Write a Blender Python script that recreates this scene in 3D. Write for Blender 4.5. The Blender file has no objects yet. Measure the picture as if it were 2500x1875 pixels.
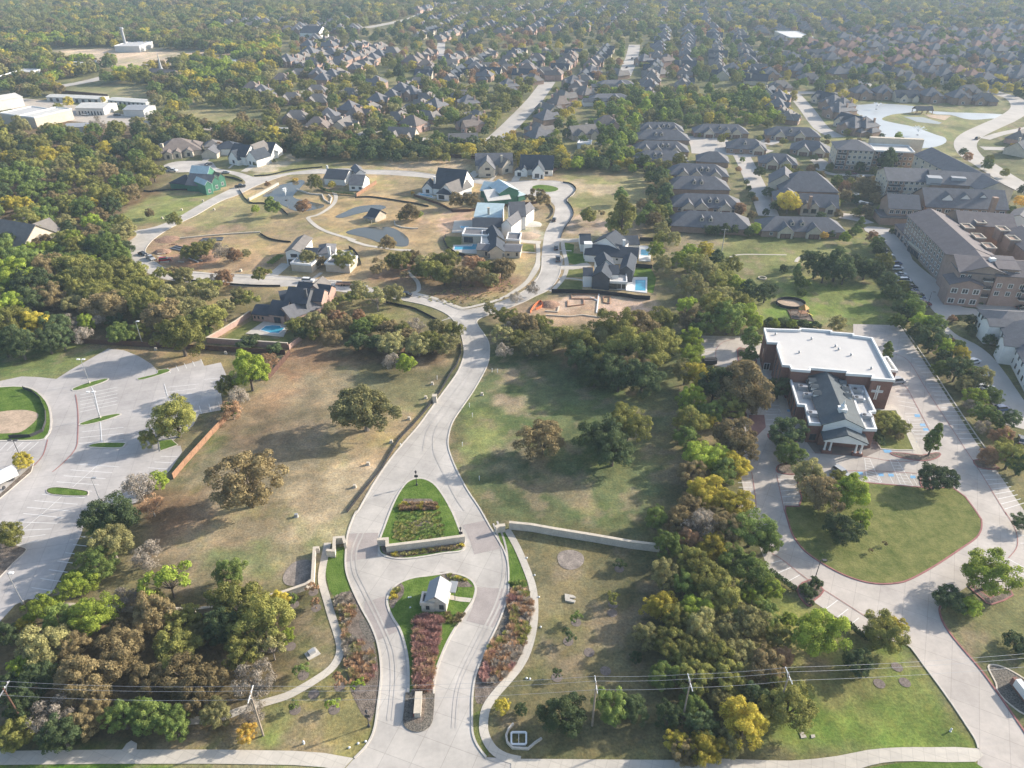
import bpy, math, random
import numpy as np
from mathutils import Vector, Matrix

# ---------------------------------------------------------------- camera, sky, sun, exposure
SC = bpy.context.scene
FPX, PITCH, CAMH = 1785.0, math.radians(32.3), 120.0
cam_d = bpy.data.cameras.new("camera"); cam = bpy.data.objects.new("camera", cam_d)
SC.collection.objects.link(cam); SC.camera = cam
cam_d.sensor_width = 36.0; cam_d.lens = 36.0 * FPX / 2500.0
cam_d.clip_start = 1.0; cam_d.clip_end = 6000.0
cam.location = (0, 0, CAMH); cam.rotation_euler = (math.pi / 2 - PITCH, 0, 0)
SUN_EL, SUN_AZ = math.radians(23), math.radians(22)          # azimuth measured from +X towards +Y
W = bpy.data.worlds.new("World"); SC.world = W; W.use_nodes = True
nt = W.node_tree; bg = nt.nodes["Background"]
sky = nt.nodes.new("ShaderNodeTexSky"); sky.sky_type = 'NISHITA'; sky.sun_disc = False
sky.sun_elevation = SUN_EL; sky.sun_rotation = math.pi / 2 - SUN_AZ
sky.dust_density = 2.0; sky.air_density = 1.0
nt.links.new(sky.outputs[0], bg.inputs[0]); bg.inputs[1].default_value = 0.15
sd = bpy.data.lights.new("sun", 'SUN'); sun = bpy.data.objects.new("sun", sd); SC.collection.objects.link(sun)
sd.energy = 4.6; sd.angle = math.radians(0.9); sd.color = (1.0, 0.915, 0.81)
sdir = Vector((math.cos(SUN_AZ) * math.cos(SUN_EL), math.sin(SUN_AZ) * math.cos(SUN_EL), math.sin(SUN_EL)))
sun.rotation_euler = sdir.to_track_quat('Z', 'Y').to_euler()
SC.view_settings.view_transform = 'Standard'; SC.view_settings.look = 'None'
SC.view_settings.exposure = 0.9; SC.view_settings.gamma = 1.0
SC.cycles.max_bounces = 5; SC.cycles.diffuse_bounces = 3; SC.cycles.glossy_bounces = 2
SC.cycles.transparent_max_bounces = 6; SC.cycles.transmission_bounces = 2; SC.cycles.volume_bounces = 0

# ---------------------------------------------------------------- helpers
TILE = {'A': (0, 1250, .377), 'B': (833, 1250, .377), 'C': (1666, 1250, .377), 'D': (0, 625, .377), 'E': (833, 625, .377),
        'G': (1666, 625, .377), 'H': (0, 0, .377), 'I': (833, 0, .377), 'J': (1666, 0, .377), 'K': (300, 300, .2563),
        'L': (867, 300, .2563), 'M': (1300, 250, .2563), 'N': (1933, 250, .2563), 'F': (0, 0, 1.1302),
        'Q': (1820, 760, .2532), 'R': (2000, 480, .2532), 'S': (900, 1280, .1808), 'U': (500, 560, .226),
        'V': (1350, 500, .1567), 'W': (0, 150, .226), 'X': (1800, 150, .3165)}
cP, sP = math.cos(PITCH), math.sin(PITCH)
def P(t, x, y, z=0.0):
    """surveyed map point: reads a plan position off the survey sheet t at height z"""
    ox, oy, s = TILE[t]; u = ox + x * s - 1250; v = oy + y * s - 937.5
    dy = FPX * cP - v * sP; dz = -FPX * sP - v * cP
    k = (z - CAMH) / dz
    return (u * k, dy * k)
def pxm(t, x, y, z=0.0):
    """metres covered by one unit of sheet t at that place"""
    ox, oy, s = TILE[t]; wx, wy = P(t, x, y, z)
    return s * (wy * cP + (CAMH - z) * sP) / FPX
def pl(t, s, z=0.0):
    return [P(t, *map(float, q.split(',')), z) for q in s.split()]
def smooth(p, closed=True, n=4):
    out = []; N = len(p)
    for i in range(N if closed else N - 1):
        if closed: a, b, c, d = p[i - 1], p[i], p[(i + 1) % N], p[(i + 2) % N]
        else: a, b, c, d = p[max(i - 1, 0)], p[i], p[i + 1], p[min(i + 2, N - 1)]
        for k in range(n):
            t = k / n
            out.append(tuple(0.5 * (2 * b[j] + (c[j] - a[j]) * t + (2 * a[j] - 5 * b[j] + 4 * c[j] - d[j]) * t * t + (3 * b[j] - a[j] - 3 * c[j] + d[j]) * t ** 3) for j in (0, 1)))
    if not closed: out.append(p[-1])
    return out
def inpoly(x, y, poly):
    c = np.zeros(np.shape(x), bool); j = len(poly) - 1
    for i in range(len(poly)):
        xi, yi = poly[i]; xj, yj = poly[j]
        c ^= ((yi > y) != (yj > y)) & (x < (xj - xi) * (y - yi) / ((yj - yi) if yj != yi else 1e-9) + xi); j = i
    return c
def polydist(x, y, poly, closed=True):
    d = np.full(np.shape(x), 1e9)
    for i in range(len(poly) if closed else len(poly) - 1):
        ax, ay = poly[i]; bx, by = poly[(i + 1) % len(poly)]
        L = (bx - ax) ** 2 + (by - ay) ** 2 + 1e-9
        t = np.clip(((x - ax) * (bx - ax) + (y - ay) * (by - ay)) / L, 0, 1)
        d = np.minimum(d, np.hypot(x - ax - t * (bx - ax), y - ay - t * (by - ay)))
    return d
def lin(h):
    h = h.lstrip('#'); v = [int(h[i:i + 2], 16) / 255 for i in (0, 2, 4)]
    return tuple(((c + .055) / 1.055) ** 2.4 if c > .04045 else c / 12.92 for c in v)

MATS = {}
def nmat(name, col, rough=.85, var=.15, scale=1.0, metal=0.0, spec=.3, obj=False, fine=0.0, finescale=12.0, bump=0.0, hue=None):
    """plain surface with soft mottling; colour varies by +-var at the given scale (1/m)"""
    if name in MATS: return MATS[name]
    m = bpy.data.materials.new(name); m.use_nodes = True; n = m.node_tree; b = n.nodes["Principled BSDF"]
    b.inputs["Roughness"].default_value = rough; b.inputs["Metallic"].default_value = metal
    b.inputs["Specular IOR Level"].default_value = spec
    b.inputs["Base Color"].default_value = (*col, 1)
    if var > 0:
        g = n.nodes.new("ShaderNodeTexCoord" if obj else "ShaderNodeNewGeometry")
        src = g.outputs["Object" if obj else "Position"]
        t = n.nodes.new("ShaderNodeTexNoise"); t.inputs["Scale"].default_value = scale; t.inputs["Detail"].default_value = 6; t.inputs["Roughness"].default_value = .65
        n.links.new(src, t.inputs["Vector"])
        mr = n.nodes.new("ShaderNodeMapRange"); mr.inputs[1].default_value = .3; mr.inputs[2].default_value = .7
        n.links.new(t.outputs["Fac"], mr.inputs[0])
        mx = n.nodes.new("ShaderNodeMix"); mx.data_type = 'RGBA'
        c2 = hue or col
        mx.inputs[6].default_value = (*[c * (1 - var) for c in col], 1); mx.inputs[7].default_value = (*[min(1, c * (1 + var)) for c in c2], 1)
        n.links.new(mr.outputs[0], mx.inputs[0]); out = mx.outputs[2]
        if fine > 0:
            t2 = n.nodes.new("ShaderNodeTexNoise"); t2.inputs["Scale"].default_value = finescale; t2.inputs["Detail"].default_value = 3
            n.links.new(src, t2.inputs["Vector"])
            m2 = n.nodes.new("ShaderNodeMapRange"); m2.inputs[1].default_value = .25; m2.inputs[2].default_value = .75; m2.inputs[3].default_value = 1 - fine; m2.inputs[4].default_value = 1 + fine
            n.links.new(t2.outputs["Fac"], m2.inputs[0])
            mm = n.nodes.new("ShaderNodeVectorMath"); mm.operation = 'SCALE'
            n.links.new(out, mm.inputs[0]); n.links.new(m2.outputs[0], mm.inputs["Scale"]); out = mm.outputs[0]
        n.links.new(out, b.inputs["Base Color"])
        if bump > 0:
            bp = n.nodes.new("ShaderNodeBump"); bp.inputs["Strength"].default_value = bump; bp.inputs["Distance"].default_value = .3
            n.links.new((t2 if fine > 0 else t).outputs["Fac"], bp.inputs["Height"]); n.links.new(bp.outputs[0], b.inputs["Normal"])
    MATS[name] = m; return m

class MB:
    def __init__(s): s.v = []; s.f = []
    def poly(s, pts):
        k = len(s.v); s.v += [tuple(p) for p in pts]; s.f.append(tuple(range(k, k + len(pts)))); return s
    def prism(s, pts, z0, z1, cap=True, bottom=False):
        k = len(s.v); n = len(pts)
        area = sum(pts[i][0] * pts[(i + 1) % n][1] - pts[(i + 1) % n][0] * pts[i][1] for i in range(n))
        if area < 0: pts = pts[::-1]
        s.v += [(p[0], p[1], z0) for p in pts] + [(p[0], p[1], z1) for p in pts]
        for i in range(n): j = (i + 1) % n; s.f.append((k + i, k + j, k + n + j, k + n + i))
        if cap: s.f.append(tuple(range(k + n, k + 2 * n)))
        if bottom: s.f.append(tuple(range(k + n - 1, k - 1, -1)))
        return s
    def box(s, x0, y0, z0, x1, y1, z1):
        return s.prism([(x0, y0), (x1, y0), (x1, y1), (x0, y1)], z0, z1, True, True)
    def tube(s, a, b, r0, r1=None, n=6):
        r1 = r0 if r1 is None else r1; a = Vector(a); b = Vector(b); d = (b - a).normalized()
        u = d.orthogonal().normalized(); w = d.cross(u); k = len(s.v)
        for c, r in ((a, r0), (b, r1)):
            for i in range(n):
                t = 2 * math.pi * i / n; s.v.append(tuple(c + u * (r * math.cos(t)) + w * (r * math.sin(t))))
        for i in range(n): j = (i + 1) % n; s.f.append((k + i, k + j, k + n + j, k + n + i))
        s.f.append(tuple(range(k + n, k + 2 * n))); s.f.append(tuple(range(k + n - 1, k - 1, -1))); return s
    def lathe(s, prof, n=12, cx=0, cy=0):
        k = len(s.v); m = len(prof)
        for r, z in prof:
            for i in range(n): t = 2 * math.pi * i / n; s.v.append((cx + r * math.cos(t), cy + r * math.sin(t), z))
        for a in range(m - 1):
            for i in range(n): j = (i + 1) % n; s.f.append((k + a * n + i, k + a * n + j, k + (a + 1) * n + j, k + (a + 1) * n + i))
        s.f.append(tuple(range(k + (m - 1) * n, k + m * n))); return s
    def obox(s, c, ex, L, Wd, z0, z1):
        """box with its long axis ex centred on c"""
        ex = Vector((ex[0], ex[1])).normalized(); ey = Vector((-ex.y, ex.x)); c = Vector(c[:2])
        return s.prism([tuple(c + ex * (a * L / 2) + ey * (b * Wd / 2)) for a, b in ((-1, -1), (1, -1), (1, 1), (-1, 1))], z0, z1, True, True)
    def wallpath(s, pts, th, z0, z1, closed=False):
        """a wall of thickness th that follows pts with mitred corners"""
        n = len(pts); L = []; R = []
        for i in range(n):
            p = Vector(pts[i]); a = Vector(pts[i - 1]) if (i > 0 or closed) else None; b = Vector(pts[(i + 1) % n]) if (i < n - 1 or closed) else None
            d1 = (p - a).normalized() if a is not None else None; d2 = (b - p).normalized() if b is not None else None
            d1 = d1 or d2; d2 = d2 or d1; d = (d1 + d2)
            d = d.normalized() if d.length > 1e-4 else d1
            nn = Vector((-d.y, d.x)); k = th / 2 / max(.4, nn.dot(Vector((-d1.y, d1.x))))
            L.append(p + nn * k); R.append(p - nn * k)
        for i in range(n if closed else n - 1):
            j = (i + 1) % n; s.prism([tuple(R[i]), tuple(R[j]), tuple(L[j]), tuple(L[i])], z0, z1, True, False)
        return s
    def build(s, name, m, parent=None, org=None, smoothf=False, coll=None):
        me = bpy.data.meshes.new(name)
        v = s.v
        if parent is not None and org is None: org = W0.get(parent.name, (0, 0, 0))
        if org is not None: v = [(a - org[0], b - org[1], c - org[2]) for a, b, c in v]
        me.from_pydata(v, [], s.f)
        if isinstance(m, (list, tuple)):
            for q in m: me.materials.append(q)
        else: me.materials.append(m)
        me.validate(clean_customdata=False)
        if smoothf: me.polygons.foreach_set("use_smooth", [True] * len(me.polygons))
        o = bpy.data.objects.new(name, me); SC.collection.objects.link(o)
        if parent is not None: o.parent = parent
        elif org is not None: o.location = org; W0[o.name] = org
        return o
W0 = {}
def tag(o, label=None, cat=None, group=None, kind=None):
    if label: o["label"] = label
    if cat: o["category"] = cat
    if group: o["group"] = group
    if kind: o["kind"] = kind
    return o
def empty(name, loc, label=None, cat=None, group=None, rz=0):
    o = bpy.data.objects.new(name, None); SC.collection.objects.link(o); o.location = (loc[0], loc[1], loc[2] if len(loc) > 2 else 0)
    o.rotation_euler = (0, 0, rz); o.empty_display_size = .5; W0[o.name] = tuple(o.location)
    return tag(o, label, cat, group)
def dup(o, loc=None, rz=None, scale=None, label=None, group=None, withkids=True):
    r = o.copy(); SC.collection.objects.link(r)
    if loc is not None: r.location = loc
    if rz is not None: r.rotation_euler = (0, 0, rz)
    if scale is not None: r.scale = scale if hasattr(scale, '__len__') else (scale,) * 3
    if label: r["label"] = label
    if group: r["group"] = group
    if withkids:
        for ch in list(o.children):
            c = ch.copy(); SC.collection.objects.link(c); c.parent = r
            for g in ch.children: d = g.copy(); SC.collection.objects.link(d); d.parent = c
    return r
ZL = {}
def patch(name, pts, z, m, kind='structure', **kw):
    """one flat sheet; every sheet gets its own level 2 mm above the last one at that height"""
    k = ZL.get(z, 0); ZL[z] = k + 1
    o = MB().poly([(p[0], p[1], z + .002 * k) for p in pts]).build(name, m)
    if o.data.polygons[0].normal.z < 0: o.data.flip_normals()
    return tag(o, kind=kind, **kw)
def ribbon(pts, w):
    """outline of a band of width w along an open path"""
    L = []; R = []; n = len(pts)
    for i in range(n):
        a = Vector(pts[max(i - 1, 0)]); b = Vector(pts[min(i + 1, n - 1)]); d = (b - a).normalized(); q = Vector((-d.y, d.x)) * (w / 2)
        L.append(tuple(Vector(pts[i]) + q)); R.append(tuple(Vector(pts[i]) - q))
    return L + R[::-1]
def kerb(pts, m, w=.3, h=.16, closed=True, z0=0.0, name='kerb'):
    return tag(MB().wallpath(pts, w, z0, z0 + h, closed).build(name, m), kind='structure')
ORD = "first second third fourth fifth sixth seventh eighth ninth tenth eleventh twelfth thirteenth fourteenth fifteenth sixteenth seventeenth eighteenth nineteenth twentieth".split()
def ordn(i):
    if i < 20: return ORD[i]
    n = i + 1; s = 'th' if 10 <= n % 100 <= 20 else {1: 'st', 2: 'nd', 3: 'rd'}.get(n % 10, 'th'); return f"{n}{s}"
# ---------------------------------------------------------------- ground sheet (real soil and grass colours, no light in them)
GP = []   # soft areas: (outline, colour, softness m, wobble m)
def soft(t, s, col, soft=4., wob=4., op=1.0): GP.append((pl(t, s), np.array(col), soft, wob, op))
TAN = (.215, .178, .10); OLV = (.13, .135, .058); GRN = (.085, .13, .035); LUSH = (.075, .155, .02); BRN = (.17, .115, .07); PALE = (.37, .295, .21); FLOOR = (.115, .085, .05); RED = (.22, .125, .075)
soft('F', "-600,100 2900,100 2900,420 -600,420", (.12, .125, .06), 40, 10)
soft('F', "-600,250 330,250 345,430 250,560 260,740 -600,750", FLOOR, 8, 6)
soft('F', "240,480 300,440 560,380 700,350 1010,345 1190,370 1440,380 1410,520 1400,700 1240,700 1240,620 1000,660 760,610 640,640 300,600 270,520", (.27, .215, .125), 5, 3)
soft('F', "250,470 330,425 470,415 480,440 390,470 300,490", (.17, .19, .075), 3, 3)
soft('F', "580,350 760,340 1000,345 1020,372 800,372 560,380", (.19, .19, .085), 4, 3)
soft('F', "700,352 900,350 1010,358 980,372 760,368", (.30, .24, .15), 4, 5, .8)
soft('F', "1220,380 1400,385 1410,440 1330,470 1220,440", (.23, .215, .10), 4, 4)
soft('F', "1240,395 1330,400 1330,415 1240,420", PALE, 3, 5, .7)
soft('F', "1230,470 1400,480 1400,520 1250,520", (.33, .26, .18), 3, 4, .8)
soft('F', "340,520 580,500 640,540 640,600 460,590 330,560", (.29, .215, .13), 4, 4)
soft('F', "335,560 420,535 470,560 450,590 350,590", (.36, .20, .12), 3, 4, .9)
soft('F', "480,610 640,640 700,660 560,720 300,740 90,640 120,560 300,600", (.155, .135, .07), 6, 5)
soft('F', "820,560 1100,590 1130,620 1010,660 900,640 800,600", (.19, .125, .08), 5, 4)
soft('F', "1040,660 1210,640 1400,650 1420,690 1190,710 1060,700", (.31, .225, .15), 4, 3)
soft('F', "-500,735 200,745 230,760 120,810 -500,830", (.10, .135, .05), 5, 4)
soft('F', "230,745 560,740 560,780 430,800 340,790 250,760", (.21, .16, .09), 4, 4)
soft('F', "590,740 1000,720 1010,800 870,960 750,1110 740,1180 600,1280 300,1280 280,1080 400,960 520,860", (.235, .192, .125), 6, 5)
soft('F', "600,745 1000,745 960,800 640,800", (.20, .125, .075), 7, 6)
soft('F', "520,870 640,850 700,900 640,950 480,950", (.20,.13,.085), 8, 9, .6)
soft('F', "700,900 900,860 870,960 720,960", (.17, .155, .075), 8, 6, .8)
soft('F', "720,790 960,790 940,860 780,870", (.12, .13, .06), 6, 6, .7)
soft('F', "640,1060 780,1030 760,1110 740,1180 660,1190 560,1190", (.40, .32, .21), 5, 6, .9)
soft('F', "400,1180 620,1130 620,1180 560,1240 420,1240", (.14, .175, .07), 5, 6, .8)
soft('F', "280,1080 460,1040 450,1120 320,1180", (.18, .11, .065), 6, 5, .8)
soft('F', "370,1020 450,930 470,960 420,1060", (.12, .15, .05), 4, 4, .8)
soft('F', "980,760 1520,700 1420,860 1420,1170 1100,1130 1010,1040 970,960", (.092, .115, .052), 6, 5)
soft('F', "975,940 1030,880 1100,880 1080,1000 1010,1010", (.16, .185, .065), 4, 5, .9)
soft('F', "1070,850 1110,840 1150,880 1100,910 1060,890", (.30, .235, .16), 2.5, 5, .85)
soft('F', "1070,800 1110,800 1120,830 1070,840", (.29, .23, .155), 2, 4, .85)
soft('F', "1050,960 1110,970 1100,1010 1060,1010", (.22, .19, .12), 3, 4, .8)
soft('F', "1190,1040 1240,1030 1260,1090 1180,1090", (.22, .18, .115), 3, 5, .8)
soft('F', "1200,755 1310,760 1330,790 1210,790", (.22, .14, .095), 4, 4, .8)
soft('F', "1120,1160 1430,1190 1440,1640 1050,1640 1080,1560 1150,1400", (.125, .115, .06), 5, 4)
soft('F', "1160,1200 1280,1200 1260,1350 1180,1330", (.15, .135, .075), 5, 5, .8)
soft('F', "620,1290 735,1300 740,1400 700,1480 560,1560 640,1400", (.15, .15, .065), 4, 4)
soft('F', "430,1560 700,1500 810,1500 800,1640 420,1640", (.17, .16, .07), 4, 4)
soft('F', "400,1600 600,1560 640,1620 420,1650", (.11, .17, .04), 3, 3, .8)
soft('F', "-100,1300 420,1280 640,1300 600,1500 500,1640 -100,1640", (.095, .08, .045), 4, 4)
soft('F', "1640,1600 1700,1380 1950,1390 2110,1610 2108,1620 1800,1625", (.125, .175, .04), 3, 3)
soft('F', "1700,1400 1860,1390 1880,1470 1700,1500", (.13, .095, .055), 5, 5)
soft('F', "1700,1450 2000,1440 2040,1500 1760,1510", (.155, .16, .055), 4, 5, .8)
soft('F', "1640,1230 1720,1280 1860,1370 1880,1420 1640,1440", (.15, .16, .055), 4, 4)
soft('F', "2020,1300 2300,1260 2300,1700 2212,1580 2060,1370", (.165, .165, .075), 4, 4)
soft('F', "1500,500 1890,500 1950,700 1660,715 1560,640", (.135, .15, .058), 5, 4)
soft('F', "1640,620 1740,600 1950,640 1940,700 1640,715", (.13, .165, .045), 5, 5, .8)
soft('F', "1640,660 1740,640 1790,700 1640,715", LUSH, 4, 4, .6)
soft('F', "1430,495 1560,500 1560,545 1440,560", (.22, .19, .12), 4, 4, .8)
soft('F', "1950,700 2300,1260 2300,1300 2150,1080 2120,960", (.10, .11, .05), 3, 2)
soft('F', "0,1620 700,1640 700,1750 -200,1750", LUSH, 3, 2)
soft('F', "380,220 470,240 560,260 560,280 400,270", (.22, .205, .10), 5, 4)
soft('F', "160,190 340,190 370,215 170,215", (.19, .18, .10), 5, 3)
soft('F', "120,105 600,105 600,150 120,140", (.42, .34, .25), 8, 6, .95)
soft('F', "1720,270 2000,210 2100,230 2190,250 2080,340 1720,340", (.16, .165, .08), 6, 4)
soft('F', "1830,370 1990,400 1900,480 1820,470", (.10, .10, .05), 4, 3)
soft('F', "700,425 960,420 1000,480 900,540 720,500 640,440", (.30, .225, .125), 4, 3)
soft('F', "430,440 580,410 640,440 560,500 400,500", (.22, .205, .10), 4, 4)
soft('L', "330,340 1100,360 1100,440 700,470 420,430", (.36, .29, .20), 3, 7, .7); soft('L', "620,880 900,860 1100,850 1130,930 900,1010 820,1090 740,1000", (.38, .27, .20), 3, 6, .8)
soft('L', "1480,960 1800,960 1780,1120 1500,1100", (.46, .40, .33), 3, 5, .9); soft('L', "1620,820 1850,800 1850,920 1650,940", (.34, .27, .18), 3, 5, .8); soft('M', "340,1080 700,1130 760,1250 480,1260 300,1260", (.40, .31, .24), 3, 6, .85)
soft('K', "1180,450 1650,290 1700,330 1250,520", (.42, .37, .30), 2, 5, .7); soft('K', "300,1120 900,1050 900,1180 700,1330 330,1330", (.34, .215, .15), 3, 7, .8); soft('K', "560,980 1250,1000 1250,1040 560,1080", (.36, .24, .17), 3, 5, .8)
soft('V', "100,1390 1450,1480 1500,1659 0,1659", (.40, .31, .235), 3, 5, .85); soft('L', "80,850 330,840 420,960 300,975 0,975 -100,930", (.36, .27, .16), 3, 4, .8)
def axis(segs):
    out = [segs[0][0]]
    for a, b, st in segs: n = max(1, round((b - a) / st)); out += [a + (b - a) * k / n for k in range(1, n + 1)]
    return np.array(out)
gx = axis([(-2600, -1200, 60), (-1200, -400, 10), (-400, -150, 2.2), (-150, 170, 1.1), (170, 420, 2.2), (420, 1200, 10), (1200, 2600, 60)])
gy = axis([(-60, 55, 8), (55, 230, 1.1), (230, 420, 1.8), (420, 640, 3.5), (640, 1300, 12), (1300, 3600, 70)])
GX, GY = np.meshgrid(gx, gy)
rs = np.random.RandomState(5)
def vnoise(x, y, sc, seed):
    r = np.random.RandomState(seed); g = r.rand(128, 128)
    x = x / sc; y = y / sc; xi = np.floor(x).astype(int); yi = np.floor(y).astype(int); fx = x - xi; fy = y - yi
    fx = fx * fx * (3 - 2 * fx); fy = fy * fy * (3 - 2 * fy)
    a = g[yi % 128, xi % 128]; b = g[yi % 128, (xi + 1) % 128]; c = g[(yi + 1) % 128, xi % 128]; d = g[(yi + 1) % 128, (xi + 1) % 128]
    return (a * (1 - fx) + b * fx) * (1 - fy) + (c * (1 - fx) + d * fx) * fy - .5
def fbm(x, y, sc, seed): return sum(vnoise(x, y, sc / 2 ** k, seed + k) / 1.6 ** k for k in range(4))
NZ = fbm(GX, GY, 9, 11) + .6 * vnoise(GX, GY, 30, 77)
col = np.zeros(GX.shape + (3,)); col[:] = (.125, .12, .06)
for poly, c, sf, wb, op in GP:
    xs = [p[0] for p in poly]; ys = [p[1] for p in poly]; mrg = sf * 2 + wb * 2
    ix = np.where((gx > min(xs) - mrg) & (gx < max(xs) + mrg))[0]; iy = np.where((gy > min(ys) - mrg) & (gy < max(ys) + mrg))[0]
    if len(ix) == 0 or len(iy) == 0: continue
    sl = np.s_[iy[0]:iy[-1] + 1, ix[0]:ix[-1] + 1]; X = GX[sl]; Y = GY[sl]
    d = polydist(X, Y, poly); d = np.where(inpoly(X, Y, poly), d, -d) + NZ[sl] * wb * 2
    a = np.clip(d / sf * .5 + .5, 0, 1); a = (a * a * (3 - 2 * a) * op)[..., None]
    col[sl] = col[sl] * (1 - a) + c * a
n1 = fbm(GX, GY, 14, 31)[..., None]; n2 = fbm(GX, GY, 5, 41)[..., None]; n3 = fbm(GX, GY, 3.2, 51)[..., None]
n0 = fbm(GX, GY, 34, 23)[..., None]; col *= 1.10 * (1 + .34 * n0 * np.array([1.15, .9, 1.0]) + .38 * n1 + .30 * n2)
dry = np.clip(n1 * 1.6 + n3 * 1.2 + .1, 0, 1) * .55
col = col * (1 - dry) + (col * np.array([1.35, 1.18, 1.05]) + np.array([.02, .012, .006])) * dry
grn_ = np.clip((fbm(GX, GY, 11, 71) - .12) * 3.5, 0, 1)[..., None] * .5
col = col * (1 - grn_) + col * np.array([.66, .86, .58]) * grn_
bare = np.clip((fbm(GX, GY, 6, 61) + .35 * vnoise(GX, GY, 40, 63) - .22) * 4, 0, 1)[..., None] * .55
col = col * (1 - bare) + np.array([.26, .20, .135]) * bare
ny, nx = GX.shape
vv = np.stack([GX.ravel(), GY.ravel(), np.zeros(GX.size)], 1)
ii = np.arange(ny * nx).reshape(ny, nx)
ff = np.stack([ii[:-1, :-1].ravel(), ii[:-1, 1:].ravel(), ii[1:, 1:].ravel(), ii[1:, :-1].ravel()], 1)
def npmesh(name, v, f, mats):
    """fast quad mesh"""
    me = bpy.data.meshes.new(name); me.vertices.add(len(v)); me.vertices.foreach_set("co", np.asarray(v, np.float32).ravel())
    me.loops.add(f.size); me.loops.foreach_set("vertex_index", f.astype(np.int32).ravel())
    me.polygons.add(len(f)); me.polygons.foreach_set("loop_start", (np.arange(len(f)) * f.shape[1]).astype(np.int32))
    for q in mats: me.materials.append(q)
    me.update(calc_edges=True); return me
gm = bpy.data.materials.new("ground_soil_grass"); gm.use_nodes = True; n = gm.node_tree; b = n.nodes["Principled BSDF"]
b.inputs["Roughness"].default_value = .95; b.inputs["Specular IOR Level"].default_value = .1
at = n.nodes.new("ShaderNodeAttribute"); at.attribute_name = "soil"
ge = n.nodes.new("ShaderNodeNewGeometry")
def nz(scale, det, lo, hi, mn=.3, mx_=.7):
    t = n.nodes.new("ShaderNodeTexNoise"); t.inputs["Scale"].default_value = scale; t.inputs["Detail"].default_value = det; t.inputs["Roughness"].default_value = .7
    n.links.new(ge.outputs["Position"], t.inputs["Vector"]); r = n.nodes.new("ShaderNodeMapRange")
    r.inputs[1].default_value = mn; r.inputs[2].default_value = mx_; r.inputs[3].default_value = lo; r.inputs[4].default_value = hi
    n.links.new(t.outputs["Fac"], r.inputs[0]); return r.outputs[0], t.outputs["Fac"]
s1, h1 = nz(1.9, 6, .60, 1.36); s2, h2 = nz(.35, 6, .74, 1.24)
mu = n.nodes.new("ShaderNodeMath"); mu.operation = 'MULTIPLY'; n.links.new(s1, mu.inputs[0]); n.links.new(s2, mu.inputs[1])
vs = n.nodes.new("ShaderNodeVectorMath"); vs.operation = 'SCALE'; n.links.new(at.outputs["Color"], vs.inputs[0]); n.links.new(mu.outputs[0], vs.inputs["Scale"])
s3, h3 = nz(.75, 7, 0, 1, .46, .60); tn = n.nodes.new("ShaderNodeMix"); tn.data_type = 'RGBA'; mt = n.nodes.new("ShaderNodeMath"); mt.operation = 'MULTIPLY'; mt.inputs[1].default_value = .55
n.links.new(s3, mt.inputs[0]); n.links.new(mt.outputs[0], tn.inputs[0]); n.links.new(vs.outputs[0], tn.inputs[6]); ad = n.nodes.new("ShaderNodeVectorMath"); ad.operation = 'MULTIPLY_ADD'; ad.inputs[1].default_value = (1.25, 1.12, .95); ad.inputs[2].default_value = (.035, .024, .012)
n.links.new(vs.outputs[0], ad.inputs[0]); n.links.new(ad.outputs[0], tn.inputs[7]); n.links.new(tn.outputs[2], b.inputs["Base Color"])
bp = n.nodes.new("ShaderNodeBump"); bp.inputs["Strength"].default_value = .5; bp.inputs["Distance"].default_value = .25; n.links.new(h1, bp.inputs["Height"]); n.links.new(bp.outputs[0], b.inputs["Normal"])
me = npmesh("ground", vv, ff, [gm])
ca = me.color_attributes.new("soil", 'FLOAT_COLOR', 'POINT'); ca.data.foreach_set("color", np.concatenate([np.clip(col, .01, .7).reshape(-1, 3), np.ones((GX.size, 1))], 1).astype(np.float32).ravel())
ground = bpy.data.objects.new("ground", me); SC.collection.objects.link(ground); tag(ground, kind='structure')

# ---------------------------------------------------------------- surfaces
def concrete(name, col, joint=5.0, rot=0.0, var=.10, jd=.82, warp=0):
    m = nmat(name, col, .9, var, .16, fine=.05, finescale=1.3); n = m.node_tree; b = n.nodes["Principled BSDF"]
    src = b.inputs["Base Color"].links[0].from_socket
    g = n.nodes.new("ShaderNodeNewGeometry"); mp = n.nodes.new("ShaderNodeMapping"); mp.inputs["Rotation"].default_value = (0, 0, rot)
    n.links.new(g.outputs["Position"], mp.inputs["Vector"])
    br = n.nodes.new("ShaderNodeTexBrick"); br.offset = 0; br.inputs["Scale"].default_value = 1; br.inputs["Brick Width"].default_value = joint; br.inputs["Row Height"].default_value = joint
    br.inputs["Mortar Size"].default_value = .06; br.inputs["Mortar Smooth"].default_value = .3; br.inputs["Color1"].default_value = (1, 1, 1, 1); br.inputs["Color2"].default_value = (.93, .93, .94, 1); br.inputs["Mortar"].default_value = (jd, jd, jd, 1)
    n.links.new(mp.outputs[0], br.inputs["Vector"])
    st = n.nodes.new("ShaderNodeTexNoise"); st.inputs["Scale"].default_value = .045; st.inputs["Detail"].default_value = 4; n.links.new(g.outputs["Position"], st.inputs["Vector"])
    mr = n.nodes.new("ShaderNodeMapRange"); mr.inputs[1].default_value = .35; mr.inputs[2].default_value = .65; mr.inputs[3].default_value = .86; mr.inputs[4].default_value = 1.06; n.links.new(st.outputs["Fac"], mr.inputs[0])
    m1 = n.nodes.new("ShaderNodeVectorMath"); m1.operation = 'MULTIPLY'; n.links.new(src, m1.inputs[0]); n.links.new(br.outputs["Color"], m1.inputs[1])
    m2 = n.nodes.new("ShaderNodeVectorMath"); m2.operation = 'SCALE'; n.links.new(m1.outputs[0], m2.inputs[0]); n.links.new(mr.outputs[0], m2.inputs["Scale"])
    n.links.new(m2.outputs[0], b.inputs["Base Color"]); return m
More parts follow.
